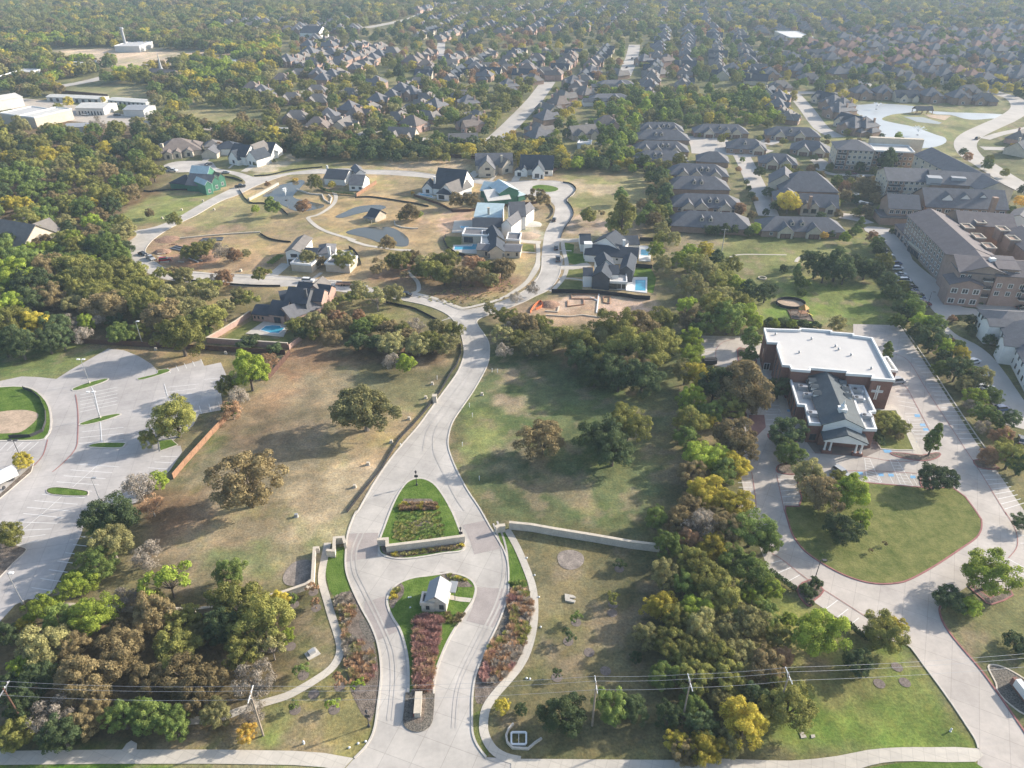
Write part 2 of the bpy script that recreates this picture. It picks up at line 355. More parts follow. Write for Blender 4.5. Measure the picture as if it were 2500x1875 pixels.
M_ROAD = concrete("road_concrete", (.47, .435, .385), 5.0, .35, .16, .74)
M_LOT = concrete("lot_concrete", (.45, .405, .355), 4.6, math.radians(28), .15, .76)
M_LOT2 = concrete("lot_concrete_grey", (.43, .40, .37), 4.6, math.radians(-14), .15, .76)
M_WALK = concrete("walk_concrete", (.52, .475, .40), 1.8, .35, .08)
M_FAR = nmat("far_pavement", (.40, .37, .33), .9, .12, .1)
M_KERB = nmat("kerb_concrete", (.50, .46, .40), .85, .12, .8)
M_KRED = nmat("kerb_red_paint", (.27, .115, .105), .8, .25, .7)
M_PAVER = nmat("brick_pavers", (.33, .29, .265), .9, .12, .3, fine=.12, finescale=5)
M_LAWN = nmat("lawn_grass", (.075, .15, .022), .95, .28, .35, fine=.25, finescale=3, bump=.4, hue=(.11, .155, .035), spec=.05)
M_MOWN = nmat("mown_grass", (.11, .145, .04), .95, .25, .3, fine=.2, finescale=3, bump=.4, hue=(.17, .165, .06), spec=.05)
M_BED = nmat("bed_mulch", (.13, .108, .088), .95, .35, .8, fine=.3, finescale=4, bump=.6, hue=(.19, .155, .125), spec=.05)
M_GRAVEL = nmat("dark_gravel", (.07, .065, .06), .9, .5, 3, fine=.4, finescale=8, bump=.8, hue=(.17, .15, .12))
M_WHITE = nmat("white_paint", (.66, .65, .62), .7, .12, .8)
M_LREDLINE = nmat("red_lane_paint", (.34, .16, .14), .85, .25, .5)
M_BLUEP = nmat("blue_paint", (.16, .34, .52), .8, .15, 1)
M_DIRT = nmat("bare_dirt", (.38, .30, .21), .95, .25, .25, fine=.15, finescale=2, hue=(.42, .31, .22))

# entrance boulevard, the main street and the loop street of the new subdivision
# the boulevard down from the fork to the bottom edge
road_r = pl('E', "1300,0 1425,0 1422,80 1400,150 1345,218 1255,262 1180,300 1100,332 1000,370 920,395 880,420 885,450 920,500 955,560 960,640 945,710 900,800 840,900 770,1000 720,1080 695,1170 695,1240 720,1320 760,1410 820,1520 900,1640") + pl('B', "960,90 1010,170 1055,250 1080,330 1085,430 1080,540 1050,640 1000,760 950,860 910,950 880,1030 860,1110 850,1200 848,1300 850,1420 870,1490 900,1540 938,1588")
road_l = pl('B', "85,1595 150,1530 195,1460 220,1380 235,1270 250,1150 258,1050 252,940 230,830 190,730 140,640 90,540 45,430 28,350 30,250 40,150 60,80 95,0") + pl('E', "110,1650 200,1490 300,1340 400,1215 500,1100 610,950 700,830 760,740 795,640 790,570 775,500 745,440 695,385 620,345 540,318 460,300 380,285 290,270 200,255 100,245 0,232")
road_b = pl('B', "938,1588 1160,1600 2212,1610 2212,1800 -100,1800 -60,1600 85,1595")
seg_a = smooth(road_r, False, 3); seg_b = smooth(road_l, False, 3)
top_w = pl('E', "0,180 150,200 300,225 470,250 560,275 650,300 740,338 790,350 860,342 1000,308 1100,270 1190,222 1260,160 1295,90 1300,0")
patch('entrance_road', seg_a + road_b[1:5] + seg_b + smooth(top_w, False, 3), .03, M_ROAD)
st = smooth(pl('E', "-20,178 0,180") , False, 1)
west = smooth(pl('U', "1760,612 1600,590 1400,565 1200,542 1000,520 800,505 650,495 400,488 120,485") , False, 2) + smooth(pl('K', "560,1425 430,1395 340,1350 260,1290 215,1230 230,1180 280,1120 360,1060 440,1010 560,945 700,880 850,790 960,735 1060,700 1150,660 1250,610 1400,550 1560,500 1700,490 1900,482"), False, 3)
outer = smooth(pl('K', "1900,437 1800,445 1600,470 1400,505 1260,515 1200,500 1100,470 960,445 900,430 875,405 850,375 780,364 640,362 500,370 400,400 370,440 420,465 500,472 600,470 780,470 900,470 990,480 1100,512 1165,560 1150,590 1070,610 940,670 800,740 660,820 540,890 440,940 300,990 180,1015 60,1020 -200,1020 -200,1055 60,1052 130,1070 60,1130 25,1180 20,1240 50,1300 130,1380 260,1440 400,1490 620,1520 900,1540 1200,1560 1500,1560 1640,1555"), False, 3) + smooth(pl('U', "1010,650 1300,655 1600,690 1700,710 1760,724"), False, 2)
patch('loop_street', west + outer, .03, M_ROAD)
north = smooth(pl('L', "-340,444 -160,438 -60,437 100,448 280,450 420,455 560,465 700,485 860,510 1000,520 1150,530 1280,550 1400,560 1560,555 1700,550 1880,552 1980,565 2060,600 2095,640 2080,680 2030,720 2030,760 2060,810 2075,870 2060,930 2010,990 1970,1050 1955,1110 1945,1170 1950,1260 1950,1330 1960,1430 1880,1540 1850,1590"), False, 3)
north2 = smooth(pl('L', "1650,1600 1700,1510 1770,1400 1780,1250 1790,1150 1810,1040 1850,960 1880,910 1900,850 1900,790 1840,730 1780,690 1690,700 1620,680 1500,640 1300,600 1150,575 1000,560 760,535 640,520 450,505 310,495 100,488 -60,482 -160,484 -340,486"), False, 3)
patch('bulb_street', north + north2, .03, M_ROAD)
patch('turning_island', smooth(pl('L', "1690,605 1760,590 1850,597 1920,615 1940,635 1900,655 1820,662 1740,650 1690,630")), .12, M_LAWN)
kerb(smooth(pl('L', "1690,605 1760,590 1850,597 1920,615 1940,635 1900,655 1820,662 1740,650 1690,630")), M_KERB, .4)
kerb(seg_a, M_KERB, .35, closed=False); kerb(seg_b, M_KERB, .35, closed=False); kerb(smooth(top_w, False, 3), M_KERB, .35, closed=False)
kerb(west, M_KERB, .4, closed=False); kerb(north[:60], M_KERB, .4, closed=False)
M_TYRE_SHADOW = concrete("tyre_and_shadow_concrete", (.45, .416, .37), 5.0, .35, .16, .8)  # darker lane streaks: tyre wear, partly shadow put into the colour
for s, w in (("1010,60 1060,200 1078,330 1062,480 1020,620 950,760 880,900 800,1060 760,1200 745,1400", .45), ("985,75 1030,210 1050,340 1035,480 990,620 925,750 850,900 775,1060 735,1200 720,1400", .4), ("120,120 70,250 75,380 130,500 200,640 260,760 310,900 325,1050 318,1200 300,1350", .4), ("150,130 100,250 105,380 160,500 230,640 290,770 340,900 355,1050 345,1200 330,1350", .4)): patch('tyre_and_shadow_streaks', ribbon(smooth(pl('B', s), False, 4), w), .07, M_TYRE_SHADOW)
for s, w in (("650,420 740,400 800,450 850,560 850,660 800,780 720,900 640,1010 560,1130 530,1260", .5), ("690,400 780,430 880,560 875,660 830,780 750,910 680,1020 610,1130 600,1260 660,1400 740,1560 800,1650", .5)): patch('tyre_and_shadow_streaks', ribbon(smooth(pl('E', s), False, 4), w), .07, M_TYRE_SHADOW)
# brick paver bands
for s in ("785,85 935,55 1000,150 1036,236 862,276 835,190 810,130", "45,140 240,135 237,285 32,325 28,240", "152,585 288,545 300,605 332,690 366,772 240,832 198,745 155,655"):
    patch('paver_band', pl('B', s), .30 - .25, M_PAVER)
patch('paver_band', pl('S', "1450,850 1885,872 1862,1050 1800,1210 1682,1396 1318,1306 1400,1130 1440,990"), .05, M_PAVER)
# islands in the boulevard
isl_up = smooth(pl('F', "900,1034 880,1042 862,1065 845,1100 830,1140 821,1165 819,1190 832,1201 860,1207 900,1205 960,1195 995,1191 1004,1180 1002,1163 993,1145 978,1108 960,1075 940,1048 920,1036"))
isl_lo = smooth(pl('B', "630,405 560,415 480,425 400,450 340,490 305,540 300,600 330,680 380,760 410,850 430,950 437,1060 435,1160 428,1240 415,1340 418,1375 450,1405 495,1418 545,1405 572,1370 585,1300 592,1200 600,1120 615,1030 650,930 700,820 760,720 810,640 850,580 870,520 868,480 840,440 780,410 700,395"))
for q in (isl_up, isl_lo):
    patch('median_lawn', q, .13, M_LAWN); kerb(q, M_KERB, .45, .16)
patch('median_bed', pl('F', "872,1078 932,1078 938,1088 868,1088"), .15, M_BED); patch('median_bed', smooth(pl('F', "885,1130 905,1124 928,1128 935,1138 910,1146 888,1142")), .15, M_BED)
patch('median_bed', smooth(pl('B', "262,205 300,215 300,262 420,250 620,222 790,195 800,215 780,240 600,265 420,292 340,302 285,275 262,250")), .15, M_BED)
patch('median_bed', smooth(pl('S', "440,800 480,860 470,950 430,1010 380,1060 330,1140 290,1120 275,1040 290,940 340,860 390,810")), .15, M_BED)
patch('median_bed', smooth(pl('S', "960,665 1060,650 1180,680 1300,740 1370,810 1395,850 1180,845 1180,770 1060,760")), .15, M_BED)
patch('median_bed', pl('B', "470,690 560,670 665,690 640,800 600,960 590,1080 594,1200 585,1300 570,1360 500,1400 430,1370 420,1340 440,1180 470,1140 470,1000 468,850"), .15, M_BED)
patch('gravel_border', ribbon(smooth(pl('B', "445,1170 436,1280 430,1340 435,1372 462,1392 497,1400 535,1390 560,1362 570,1300 578,1180"), False, 3), 1.6), .17, M_GRAVEL)
patch('gatehouse_walk', pl('S', "1085,955 1200,985 1395,1005 1370,1058 1240,1050 1085,1020"), .17, M_WALK)
# verge beds and lawns either side of the gate
patch('verge_lawn', smooth(pl('B', "1003,130 1060,124 1120,240 1175,370 1202,455 1195,485 1092,480 1088,400 1078,300 1050,215"), n=2), .02, M_LAWN)
patch('verge_lawn', smooth(pl('F', "716,1190 744,1182 746,1225 757,1272 722,1290 706,1252 704,1215"), n=2), .02, M_LAWN)
patch('planting_bed', smooth(pl('B', "1090,485 1210,495 1238,560 1245,640 1220,760 1185,880 1140,980 1070,1075 1000,1160 945,1230 880,1240 862,1160 885,1040 950,880 1010,760 1055,650 1085,560"), n=2), .02, M_BED)
patch('planting_bed', smooth(pl('F', "722,1292 758,1278 782,1325 806,1385 818,1450 816,1500 800,1560 760,1500 740,1400 738,1340"), n=2), .02, M_BED)
patch('dark_gravel_swale', smooth(pl('B', "1075,650 1095,690 1050,770 1000,810 988,800 1020,720 1050,660")), .045, M_GRAVEL)
patch('dark_gravel_swale', smooth(pl('B', "125,690 160,705 200,770 222,830 190,845 150,800 120,740")), .045, M_GRAVEL)
patch('verge_grass', smooth(pl('B', "852,1310 925,1290 905,1400 915,1480 955,1560 940,1582 900,1545 868,1480 852,1400"), n=2), .04, M_MOWN)
# pavements
def walk(t, s, w, z=.09, m=None, name='pavement'): return patch(name, ribbon(smooth(pl(t, s), False, 3), w), z, m or M_WALK)
walk('B', "1075,115 1140,230 1200,370 1238,480 1252,600 1243,750 1205,900 1150,1005 1080,1090 1000,1180 940,1270 922,1370 932,1450 980,1535 1060,1588 1160,1612", 1.6)
walk('A', "2122,200 2108,270 2088,370 2085,450 2112,550 2150,680 2190,800 2205,880 2190,950 2140,1020 2050,1085 1950,1145 1850,1195 1700,1240 1550,1290 1400,1340 1230,1352", 1.6)
patch('street_walk', pl('A', "-200,1552 700,1540 1400,1540 1900,1548 2100,1562 2290,1596 2212,1680 2100,1655 1900,1640 1400,1632 700,1632 -200,1642"), .09, M_WALK)
patch('street_walk', pl('B', "1100,1598 1160,1600 2212,1608 2212,1680 1100,1680") , .09, M_WALK)
patch('street_walk', smooth(pl('C', "-10,1602 390,1604 700,1612 1000,1582 1200,1542 1400,1526 1600,1525 1912,1533 1900,1619 1500,1615 1300,1625 1150,1664 1000,1720 -10,1700"), n=2), .09, M_WALK)
patch('access_pad', pl('A', "790,1542 820,1500 850,1480 888,1500 885,1541"), .06, M_WALK)
walk('E', "460,240 500,225 495,170 450,120 440,95", 1.6)
walk('E', "455,238 560,262 660,292 760,332 800,338 880,322 1000,290 1100,245 1180,195 1240,130 1278,60 1270,0", 1.5)
walk('L', "1740,1150 1745,1250 1735,1340 1690,1430 1640,1510 1540,1590 1440,1655", 1.7)
walk('V', "150,540 155,650 185,780 210,880 215,960 200,1060 130,1190 20,1310 -40,1350", 1.7)
walk('D', "1150,95 1500,128 1800,150 2150,160 2212,165", 1.4)
walk('K', "2000,650 2030,700 2010,770 1940,830 1850,880 1770,900 1780,930 1850,990 1950,1040 2080,1080 2212,1120", 2.0)
walk('L', "-60,1110 0,1135 120,1170 260,1190 400,1210 530,1215", 2.0)
walk('K', "780,365 800,345 860,320 930,310", 3.5, .05, M_ROAD, 'driveway')
walk('K', "360,345 480,340 620,310 730,285", 3.5, .05, M_ROAD, 'driveway')
walk('K', "1010,435 1060,390", 1.4); walk('K', "1150,465 1260,400", 4, .05, M_WALK, 'driveway')
walk('L', "1090,520 1130,490 1170,460", 5.5, .05, M_WALK, 'driveway'); walk('L', "1280,560 1320,520 1350,475", 1.8); walk('L', "1520,560 1540,520 1570,490", 4, .05, M_WALK, 'driveway'); walk('L', "1740,555 1755,520", 1.5)
walk('U', "730,497 800,440 880,370", 4.5, .05, M_WALK, 'driveway'); walk('U', "1180,530 1260,470", 1.6)
walk('L', "1480,1110 1620,1130 1770,1140", 3.5, .05, M_WALK, 'driveway'); walk('L', "1570,1232 1720,1240", 1.2)
walk('V', "100,555 240,560 430,550", 4.5, .05, M_WALK, 'driveway'); walk('V', "60,975 300,975 450,950 570,930", 4.5, .05, M_WALK, 'driveway')
walk('V', "90,1148 300,1155 470,1180", 1.2); walk('V', "90,718 290,720", 1.0)
for s in ("165,590 250,600 330,620 320,740 300,770 180,720", "200,750 480,765 510,870 560,890 545,925 400,945 215,900"): patch('front_lawn', pl('V', s), .035, M_LAWN)
patch('front_lawn', pl('V', "1250,980 1520,985 1610,1150 1560,1380 1470,1360 1465,1130 1250,1120"), .035, M_LAWN)
patch('front_lawn', pl('V', "225,1000 480,1005 480,1130 210,1130"), .035, M_MOWN); patch('front_lawn', pl('V', "200,1170 450,1190 460,1320 60,1320 130,1220"), .035, M_MOWN)
patch('front_lawn', pl('L', "860,1080 1010,1085 1010,1160 940,1170 930,1215 1060,1255 900,1230 850,1160"), .035, M_MOWN)
patch('front_lawn', pl('L', "1600,1150 1700,1160 1710,1230 1590,1220"), .035, M_MOWN)
patch('back_lawn', pl('U', "500,990 640,1000 450,1130 440,1160 800,1185 880,1130 930,1100 985,1150 890,1240 200,1180 320,1090"), .035, M_MOWN)

# ---------------------------------------------------------------- the church lot
lot = pl('F', "1515,725 1640,728 1843,730 1843,700 1945,703 2025,825 2110,958 2135,990 2230,1130 2330,1280 2212,1253 2167,1285 2091,1266 2040,1300 2029,1323 2040,1350 2074,1396 2118,1446 2160,1506 2212,1580 2320,1730 2110,1730 2112,1617 2106,1598 2091,1573 2058,1523 2024,1476 1994,1436 1968,1400 1951,1390 1861,1369 1721,1276 1661,1233 1640,1180 1615,1100 1600,1030 1585,950 1570,905 1640,870 1650,840 1600,800 1545,790 1515,770")
patch('church_lot', lot, .03, M_LOT)
patch('lawn_strip', smooth(pl('C', "1180,1670 1300,1642 1500,1620 1893,1622 1870,1700 1180,1720"), n=2), .03, M_LAWN)
loop_lawn = smooth(pl('G', "665,1658 668,1622 755,1624 772,1570 745,1450 800,1430 1100,1462 1570,1502 1750,1502 1830,1560 1890,1640"), False, 1) + smooth(pl('C', "1935,50 1935,110 1900,170 1800,240 1650,340 1500,425 1400,460 1250,465 1100,430 950,360 800,260 720,160 690,80 672,20"), False, 3)
patch('loop_lawn', loop_lawn, .12, M_MOWN); kerb(loop_lawn, M_KRED, .35, .17)
def isl(t, s, m=None, km=None, sm=2, nm='planting_island'):
    q = smooth(pl(t, s), n=sm) if sm > 1 else pl(t, s); patch(nm, q, .13, m or M_MOWN); kerb(q, km or M_KRED, .3, .16)
isl('G', "1248,1000 1330,1000 1385,1000 1500,1258 1400,1258 1285,1250 1240,1180", M_MOWN, M_KERB, 1)
isl('G', "1350,1275 1450,1280 1550,1292 1640,1275 1672,1285 1640,1312 1560,1328 1440,1312 1370,1292", M_BED)
isl('G', "610,1370 640,1350 700,1345 760,1380 740,1412 680,1414 615,1400", M_BED)
isl('G', "552,1155 600,1150 720,1170 760,1195 690,1215 620,1215 570,1190", M_BED)
isl('G', "355,608 400,600 470,640 475,720 430,730 378,728", M_BED)
isl('G', "300,1040 330,1055 390,1055 412,1040 405,1015 320,1010", M_MOWN)
isl('G', "1885,1325 1960,1325 2050,1375 1980,1382 1910,1365", M_BED)
isl('G', "1545,1430 1600,1450 1640,1500 1570,1510 1540,1470", M_BED)
isl('C', "740,500 830,440 915,510 850,575 830,610 790,590", M_BED)
isl('C', "1850,480 1880,470 1990,560 2080,500 2140,540 2000,600 1940,560", M_BED)
for s in ("655,0 680,60 690,130",): pass
def stripes(t, a0, a1, b0, b1, n, w=.16, m=None, z=.05):
    """n painted bay lines between the lines a0-a1 (outer ends) and b0-b1 (inner ends)"""
    A0, A1, B0, B1 = P(t, *a0), P(t, *a1), P(t, *b0), P(t, *b1); mb = MB()
    for k in range(n):
        f = k / (n - 1); a = (A0[0] + (A1[0] - A0[0]) * f, A0[1] + (A1[1] - A0[1]) * f); b = (B0[0] + (B1[0] - B0[0]) * f, B0[1] + (B1[1] - B0[1]) * f)
        q = ribbon([a, b], w); mb.poly([(p[0], p[1], z) for p in q])
    o = mb.build('bay_markings', m or M_WHITE); return tag(o, kind='structure')
def line(t, s, w=.15, m=None, z=.052, sm=True, name='lane_line'):
    p = pl(t, s); p = smooth(p, False, 3) if sm and len(p) > 2 else p
    return patch(name, ribbon(p, w), z, m or M_LREDLINE)
stripes('G', (1452, 480), (1955, 1245), (1385, 480), (1830, 1245), 32)
stripes('G', (2050, 1395), (2212, 1600), (1925, 1390), (2085, 1640), 9)
stripes('G', (1455, 835), (1530, 990), (1370, 835), (1400, 965), 6)
stripes('G', (625, 968), (640, 1095), (530, 965), (545, 1090), 5)
stripes('G', (210, 540), (240, 620), (130, 540), (150, 620), 4)
stripes('G', (440, 1440), (470, 1620), (355, 1440), (385, 1620), 7)
stripes('G', (735, 1440), (775, 1590), (615, 1450), (650, 1600), 5)
stripes('C', (648, 312), (760, 408), (575, 332), (665, 460), 3)
stripes('C', (1005, 572), (1215, 745), (930, 628), (1158, 792), 4)
stripes('C', (2150, 110), (2230, 300), (2240, 90), (2330, 320), 5)
stripes('C', (2110, 305), (2160, 380), (2212, 360), (2280, 440), 2)
stripes('G', (1110, 1395), (1480, 1410), (1140, 1455), (1520, 1485), 6, .12)
stripes('G', (1440, 1020), (1510, 1180), (1520, 1020), (1600, 1180), 8, .12)
for s in ("1180,1312 1212,1312 1282,1470 1195,1440", "1342,1316 1388,1318 1494,1490 1412,1478"):
    q = pl('G', s)
    for k in range(4): line('G', ' '.join(s.split()[i % 4] for i in (k, k + 1)), .13, M_WHITE, sm=False, name='hatch_line')
    for k in range(1, 8):
        f = k / 8; a = Vector(q[0]).lerp(Vector(q[3]), f); b_ = Vector(q[1]).lerp(Vector(q[2]), f)
        patch('hatch_line', ribbon([tuple(a), tuple(b_)], .14), .054, M_WHITE)
for s in ("1460,1055 1570,1060 1600,1095 1480,1100", "1480,1130 1600,1135 1605,1155 1500,1150", "530,990 625,992 635,1010 545,1010"):
    for k in range(4): line('G', ' '.join(s.split()[i % 4] for i in (k, k + 1)), .13, M_WHITE, sm=False, name='hatch_line')
for x, y in ((1150, 1408), (1285, 1418), (1350, 1420), (1492, 1432), (1520, 1035), (1555, 1095), (1575, 1125), (1500, 1210)):
    patch('accessible_bay_square', pl('G', f"{x-18},{y-9} {x+16},{y-9} {x+20},{y+9} {x-14},{y+9}"), .056, M_BLUEP)
patch('blue_ramp', pl('G', "1295,1250 1345,1250 1360,1274 1310,1276"), .056, M_BLUEP)
patch('blue_ramp', pl('G', "676,995 705,995 708,1010 680,1010"), .056, M_BLUEP)
line('G', "1345,632 1420,650 1480,700 1570,850 1700,1050 1830,1250 1890,1340 1990,1500 2100,1680"); line('G', "1365,810 1440,840 1500,940 1600,1130 1660,1250")
line('G', "340,535 260,560 222,600 215,640 220,690"); line('G', "448,1400 470,1540 480,1658"); line('G', "610,1420 640,1560 660,1658")
line('G', "840,1272 950,1282 1100,1292 1180,1300 1360,1330 1500,1330"); line('G', "1040,1392 1300,1395 1520,1410"); line('C', "580,270 660,320 800,430 940,520 1080,610 1220,700")
line('C', "2090,0 2150,100 2170,180 2160,240 2110,300"); kerb(smooth(pl('C', "1700,590 1670,610 1665,650 1700,740 1800,870 1930,1020 2060,1200 2212,1420 2330,1600"), False, 3), M_KRED, .35, closed=False)
kerb(smooth(pl('G', "1425,455 1560,645 1700,860 1850,1085 1965,1250"), False, 2), M_KERB, .3, closed=False)
kerb(smooth(pl('C', "1915,1532 1900,1480 1850,1400 1750,1250 1650,1110 1560,990 1480,880 1430,850"), False, 2), M_KERB, .3, closed=False)
patch('church_walk', pl('G', "465,600 500,600 560,800 640,900 700,1010 690,1080 640,1040 620,920 520,800 480,720"), .06, M_WALK)
patch('church_walk', pl('G', "1240,975 1360,960 1400,990 1560,1290 1500,1290 1385,1010 1250,1000"), .07, M_WALK)
patch('porch_apron', pl('G', "800,1200 1250,1210 1300,1250 1190,1300 860,1280"), .062, nmat("apron_dark", (.20, .17, .15), .9, .25, .2))  # paving round the portico, much darker than the lot
patch('red_paving', pl('G', "430,1030 530,1030 540,1110 470,1180 430,1200"), .06, nmat("red_paving", (.27, .15, .13), .9, .15, .3))

# ---------------------------------------------------------------- the school lot
slot = pl('D', "-300,812 0,810 140,780 250,785 365,797 450,742 560,680 700,600 800,610 900,650 980,700 1020,742 1090,735 1300,675 1325,712 1430,690 1465,770 1430,880 1440,950 1425,1000 1290,1025 1250,1100 1060,1240 1170,1228 1180,1270 1100,1390 1000,1480 880,1600") + pl('A', "572,0 540,100 520,160 470,260 420,370 340,520 270,570 180,565 100,600 0,710 -300,980")
patch('school_lot', slot, .03, M_LOT2)
fld = smooth(pl('D', "-200,852 0,850 90,845 180,852 240,880 300,940 328,1020 328,1120 300,1172 250,1195 0,1198 -200,1198"), n=2)
patch('ball_field', fld, .12, M_LAWN); kerb(fld, M_KERB, .5, .16)
patch('infield_dirt', smooth(pl('D', "-60,1030 100,1000 200,1005 250,1030 220,1080 140,1140 60,1150 -60,1140"), n=3), .14, M_DIRT)
def risl(t, s, m=None): q = smooth(pl(t, s), n=3); patch('lot_island', q, .13, m or M_LAWN); kerb(q, M_KERB, .35, .16)
risl('D', "470,862 560,825 680,795 700,802 640,830 500,872"); risl('D', "520,1085 640,1045 760,1022 775,1032 660,1072 540,1098"); risl('D', "575,1230 640,1212 800,1210 808,1225 770,1245 590,1240")
risl('D', "305,1515 370,1500 540,1520 570,1535 540,1555 340,1545"); risl('D', "895,795 1015,765 1025,742 1085,735 1088,752 930,800")
isl('D', "1030,1200 1110,1190 1150,1225 1040,1262", M_LAWN, M_KERB, 1)
isl('D', "-200,1700 0,1545 215,1352 200,1400 60,1520 -200,1740", M_BED, M_KERB, 1)
isl('A', "-200,160 0,190 130,228 165,240 160,262 80,335 0,420 -200,600", M_BED, M_KERB, 2)
for a0, a1, b0, b1, n_ in (((500, 1348), (175, 1628), (770, 1366), (455, 1652), 8), ((1085, 725), (1300, 668), (1105, 760), (1315, 700), 5), ((1290, 970), (1415, 945), (1305, 1022), (1430, 1000), 3), ((1040, 1298), (960, 1372), (1150, 1300), (1085, 1380), 3), ((530, 1140), (510, 1215), (800, 1110), (800, 1190), 3), ((1320, 800), (1400, 820), (1430, 790), (1440, 870), 3), ((520, 900), (520, 1010), (760, 850), (760, 960), 6), ((1090, 850), (1000, 960), (1290, 830), (1220, 920), 4), ((0, 1260), (180, 1265), (55, 1205), (250, 1205), 5)):
    stripes('D', a0, a1, b0, b1, n_)
stripes('A', (150, 10), (0, 240), (410, 38), (255, 185), 5); stripes('A', (525, 160), (205, 490), (600, 168), (350, 512), 7)
line('D', "580,830 610,880 650,1050 662,1225", .25, M_WHITE, sm=False); line('D', "640,1350 470,1500", .15, M_WHITE, sm=False); line('D', "400,1560 290,1658", .15, M_WHITE, sm=False); line('A', "290,0 150,115", .15, M_WHITE, sm=False)
line('D', "490,900 505,1000 505,1150 490,1250 400,1350 340,1400", .25); line('D', "310,1190 280,1290 220,1360", .25); line('D', "1065,830 1085,905", .2, M_WHITE, sm=False)
# ---------------------------------------------------------------- far streets and yards
def st_(t, s, w): return patch('far_street', ribbon(smooth(pl(t, s), False, 3), w), .03, M_FAR)
st_('I', "1000,905 1130,780 1260,640 1340,530", 13); st_('I', "960,915 1000,905 1200,915", 12); st_('I', "1830,490 1880,380 1900,290", 13); st_('I', "130,880 300,800 420,730 540,670 540,655 440,640", 11)
st_('I', "70,450 180,360 290,290", 12); st_('I', "1650,930 1780,920 1830,860 1840,780", 7); st_('I', "400,900 700,905", 8); st_('I', "640,370 650,270", 9); st_('I', "160,180 390,135 480,110 640,40", 14)
st_('H', "380,560 600,520 830,450 1060,400", 12); st_('H', "1290,825 1500,835 1750,830", 12); st_('H', "1980,600 2100,540 2160,510", 10)
st_('H', "-100,1470 200,1470 480,1475", 6); st_('H', "1960,330 2060,280", 12)
st_('J', "720,610 800,700 900,830 1010,890", 11); st_('J', "670,605 800,600 1060,605", 10); st_('J', "130,880 180,930 200,1000", 26); st_('J', "380,1000 430,1100 500,1250 560,1400", 10); st_('J', "540,900 640,920", 24); st_('J', "330,1010 440,1005 560,970", 7)
st_('J', "500,330 600,440", 10); st_('J', "1100,460 1200,560", 10); st_('J', "1900,560 2060,610 2150,640 2190,700 2120,760 1990,820 1870,880 1830,940 1870,1010 1950,1060 2090,1150 2212,1220 2400,1300", 13)
st_('J', "1960,900 2050,870 2140,850 2240,830", 6); st_('J', "1940,960 2120,965 2300,970", 8)
patch('apartment_lane', smooth(pl('R', "460,290 620,300 740,340 860,500 900,610 1060,750 1180,850 1190,960 1260,1020 1400,1070 1540,1090 1530,1150 1420,1140 1290,1150 1210,1210 1260,1280 1350,1350 1500,1420 1640,1520 1760,1659 1900,1860 2100,2200 1800,2200 1600,1850 1480,1640 1300,1500 1200,1330 1160,1180 1080,1080 1000,960 900,820 800,720 720,560 620,430 440,330"), n=2), .03, M_FAR)
patch('service_yard', pl('W', "0,380 260,400 700,440 800,470 1240,560 1700,620 1640,700 1300,690 700,640 560,640 0,480"), .03, nmat("yard_pavement", (.42, .37, .31), .9, .12, .1))
patch('service_yard', pl('R', "1450,1030 1975,1030 2200,1140 1960,1200 1560,1100"), .03, M_FAR)
walk('R', "0,155 240,170 430,190", 3, .05); walk('R', "200,190 380,220 480,260", 6, .05, M_FAR); walk('M', "1880,1475 1940,1455 2040,1448 2212,1450 2420,1453", .9, .06); walk('G', "735,40 760,10 830,0", 1.5)
walk('N', "230,620 300,660 420,690 560,690 840,700", 4, .05, M_FAR); walk('N', "200,540 260,560 330,640", 9, .05, M_FAR)
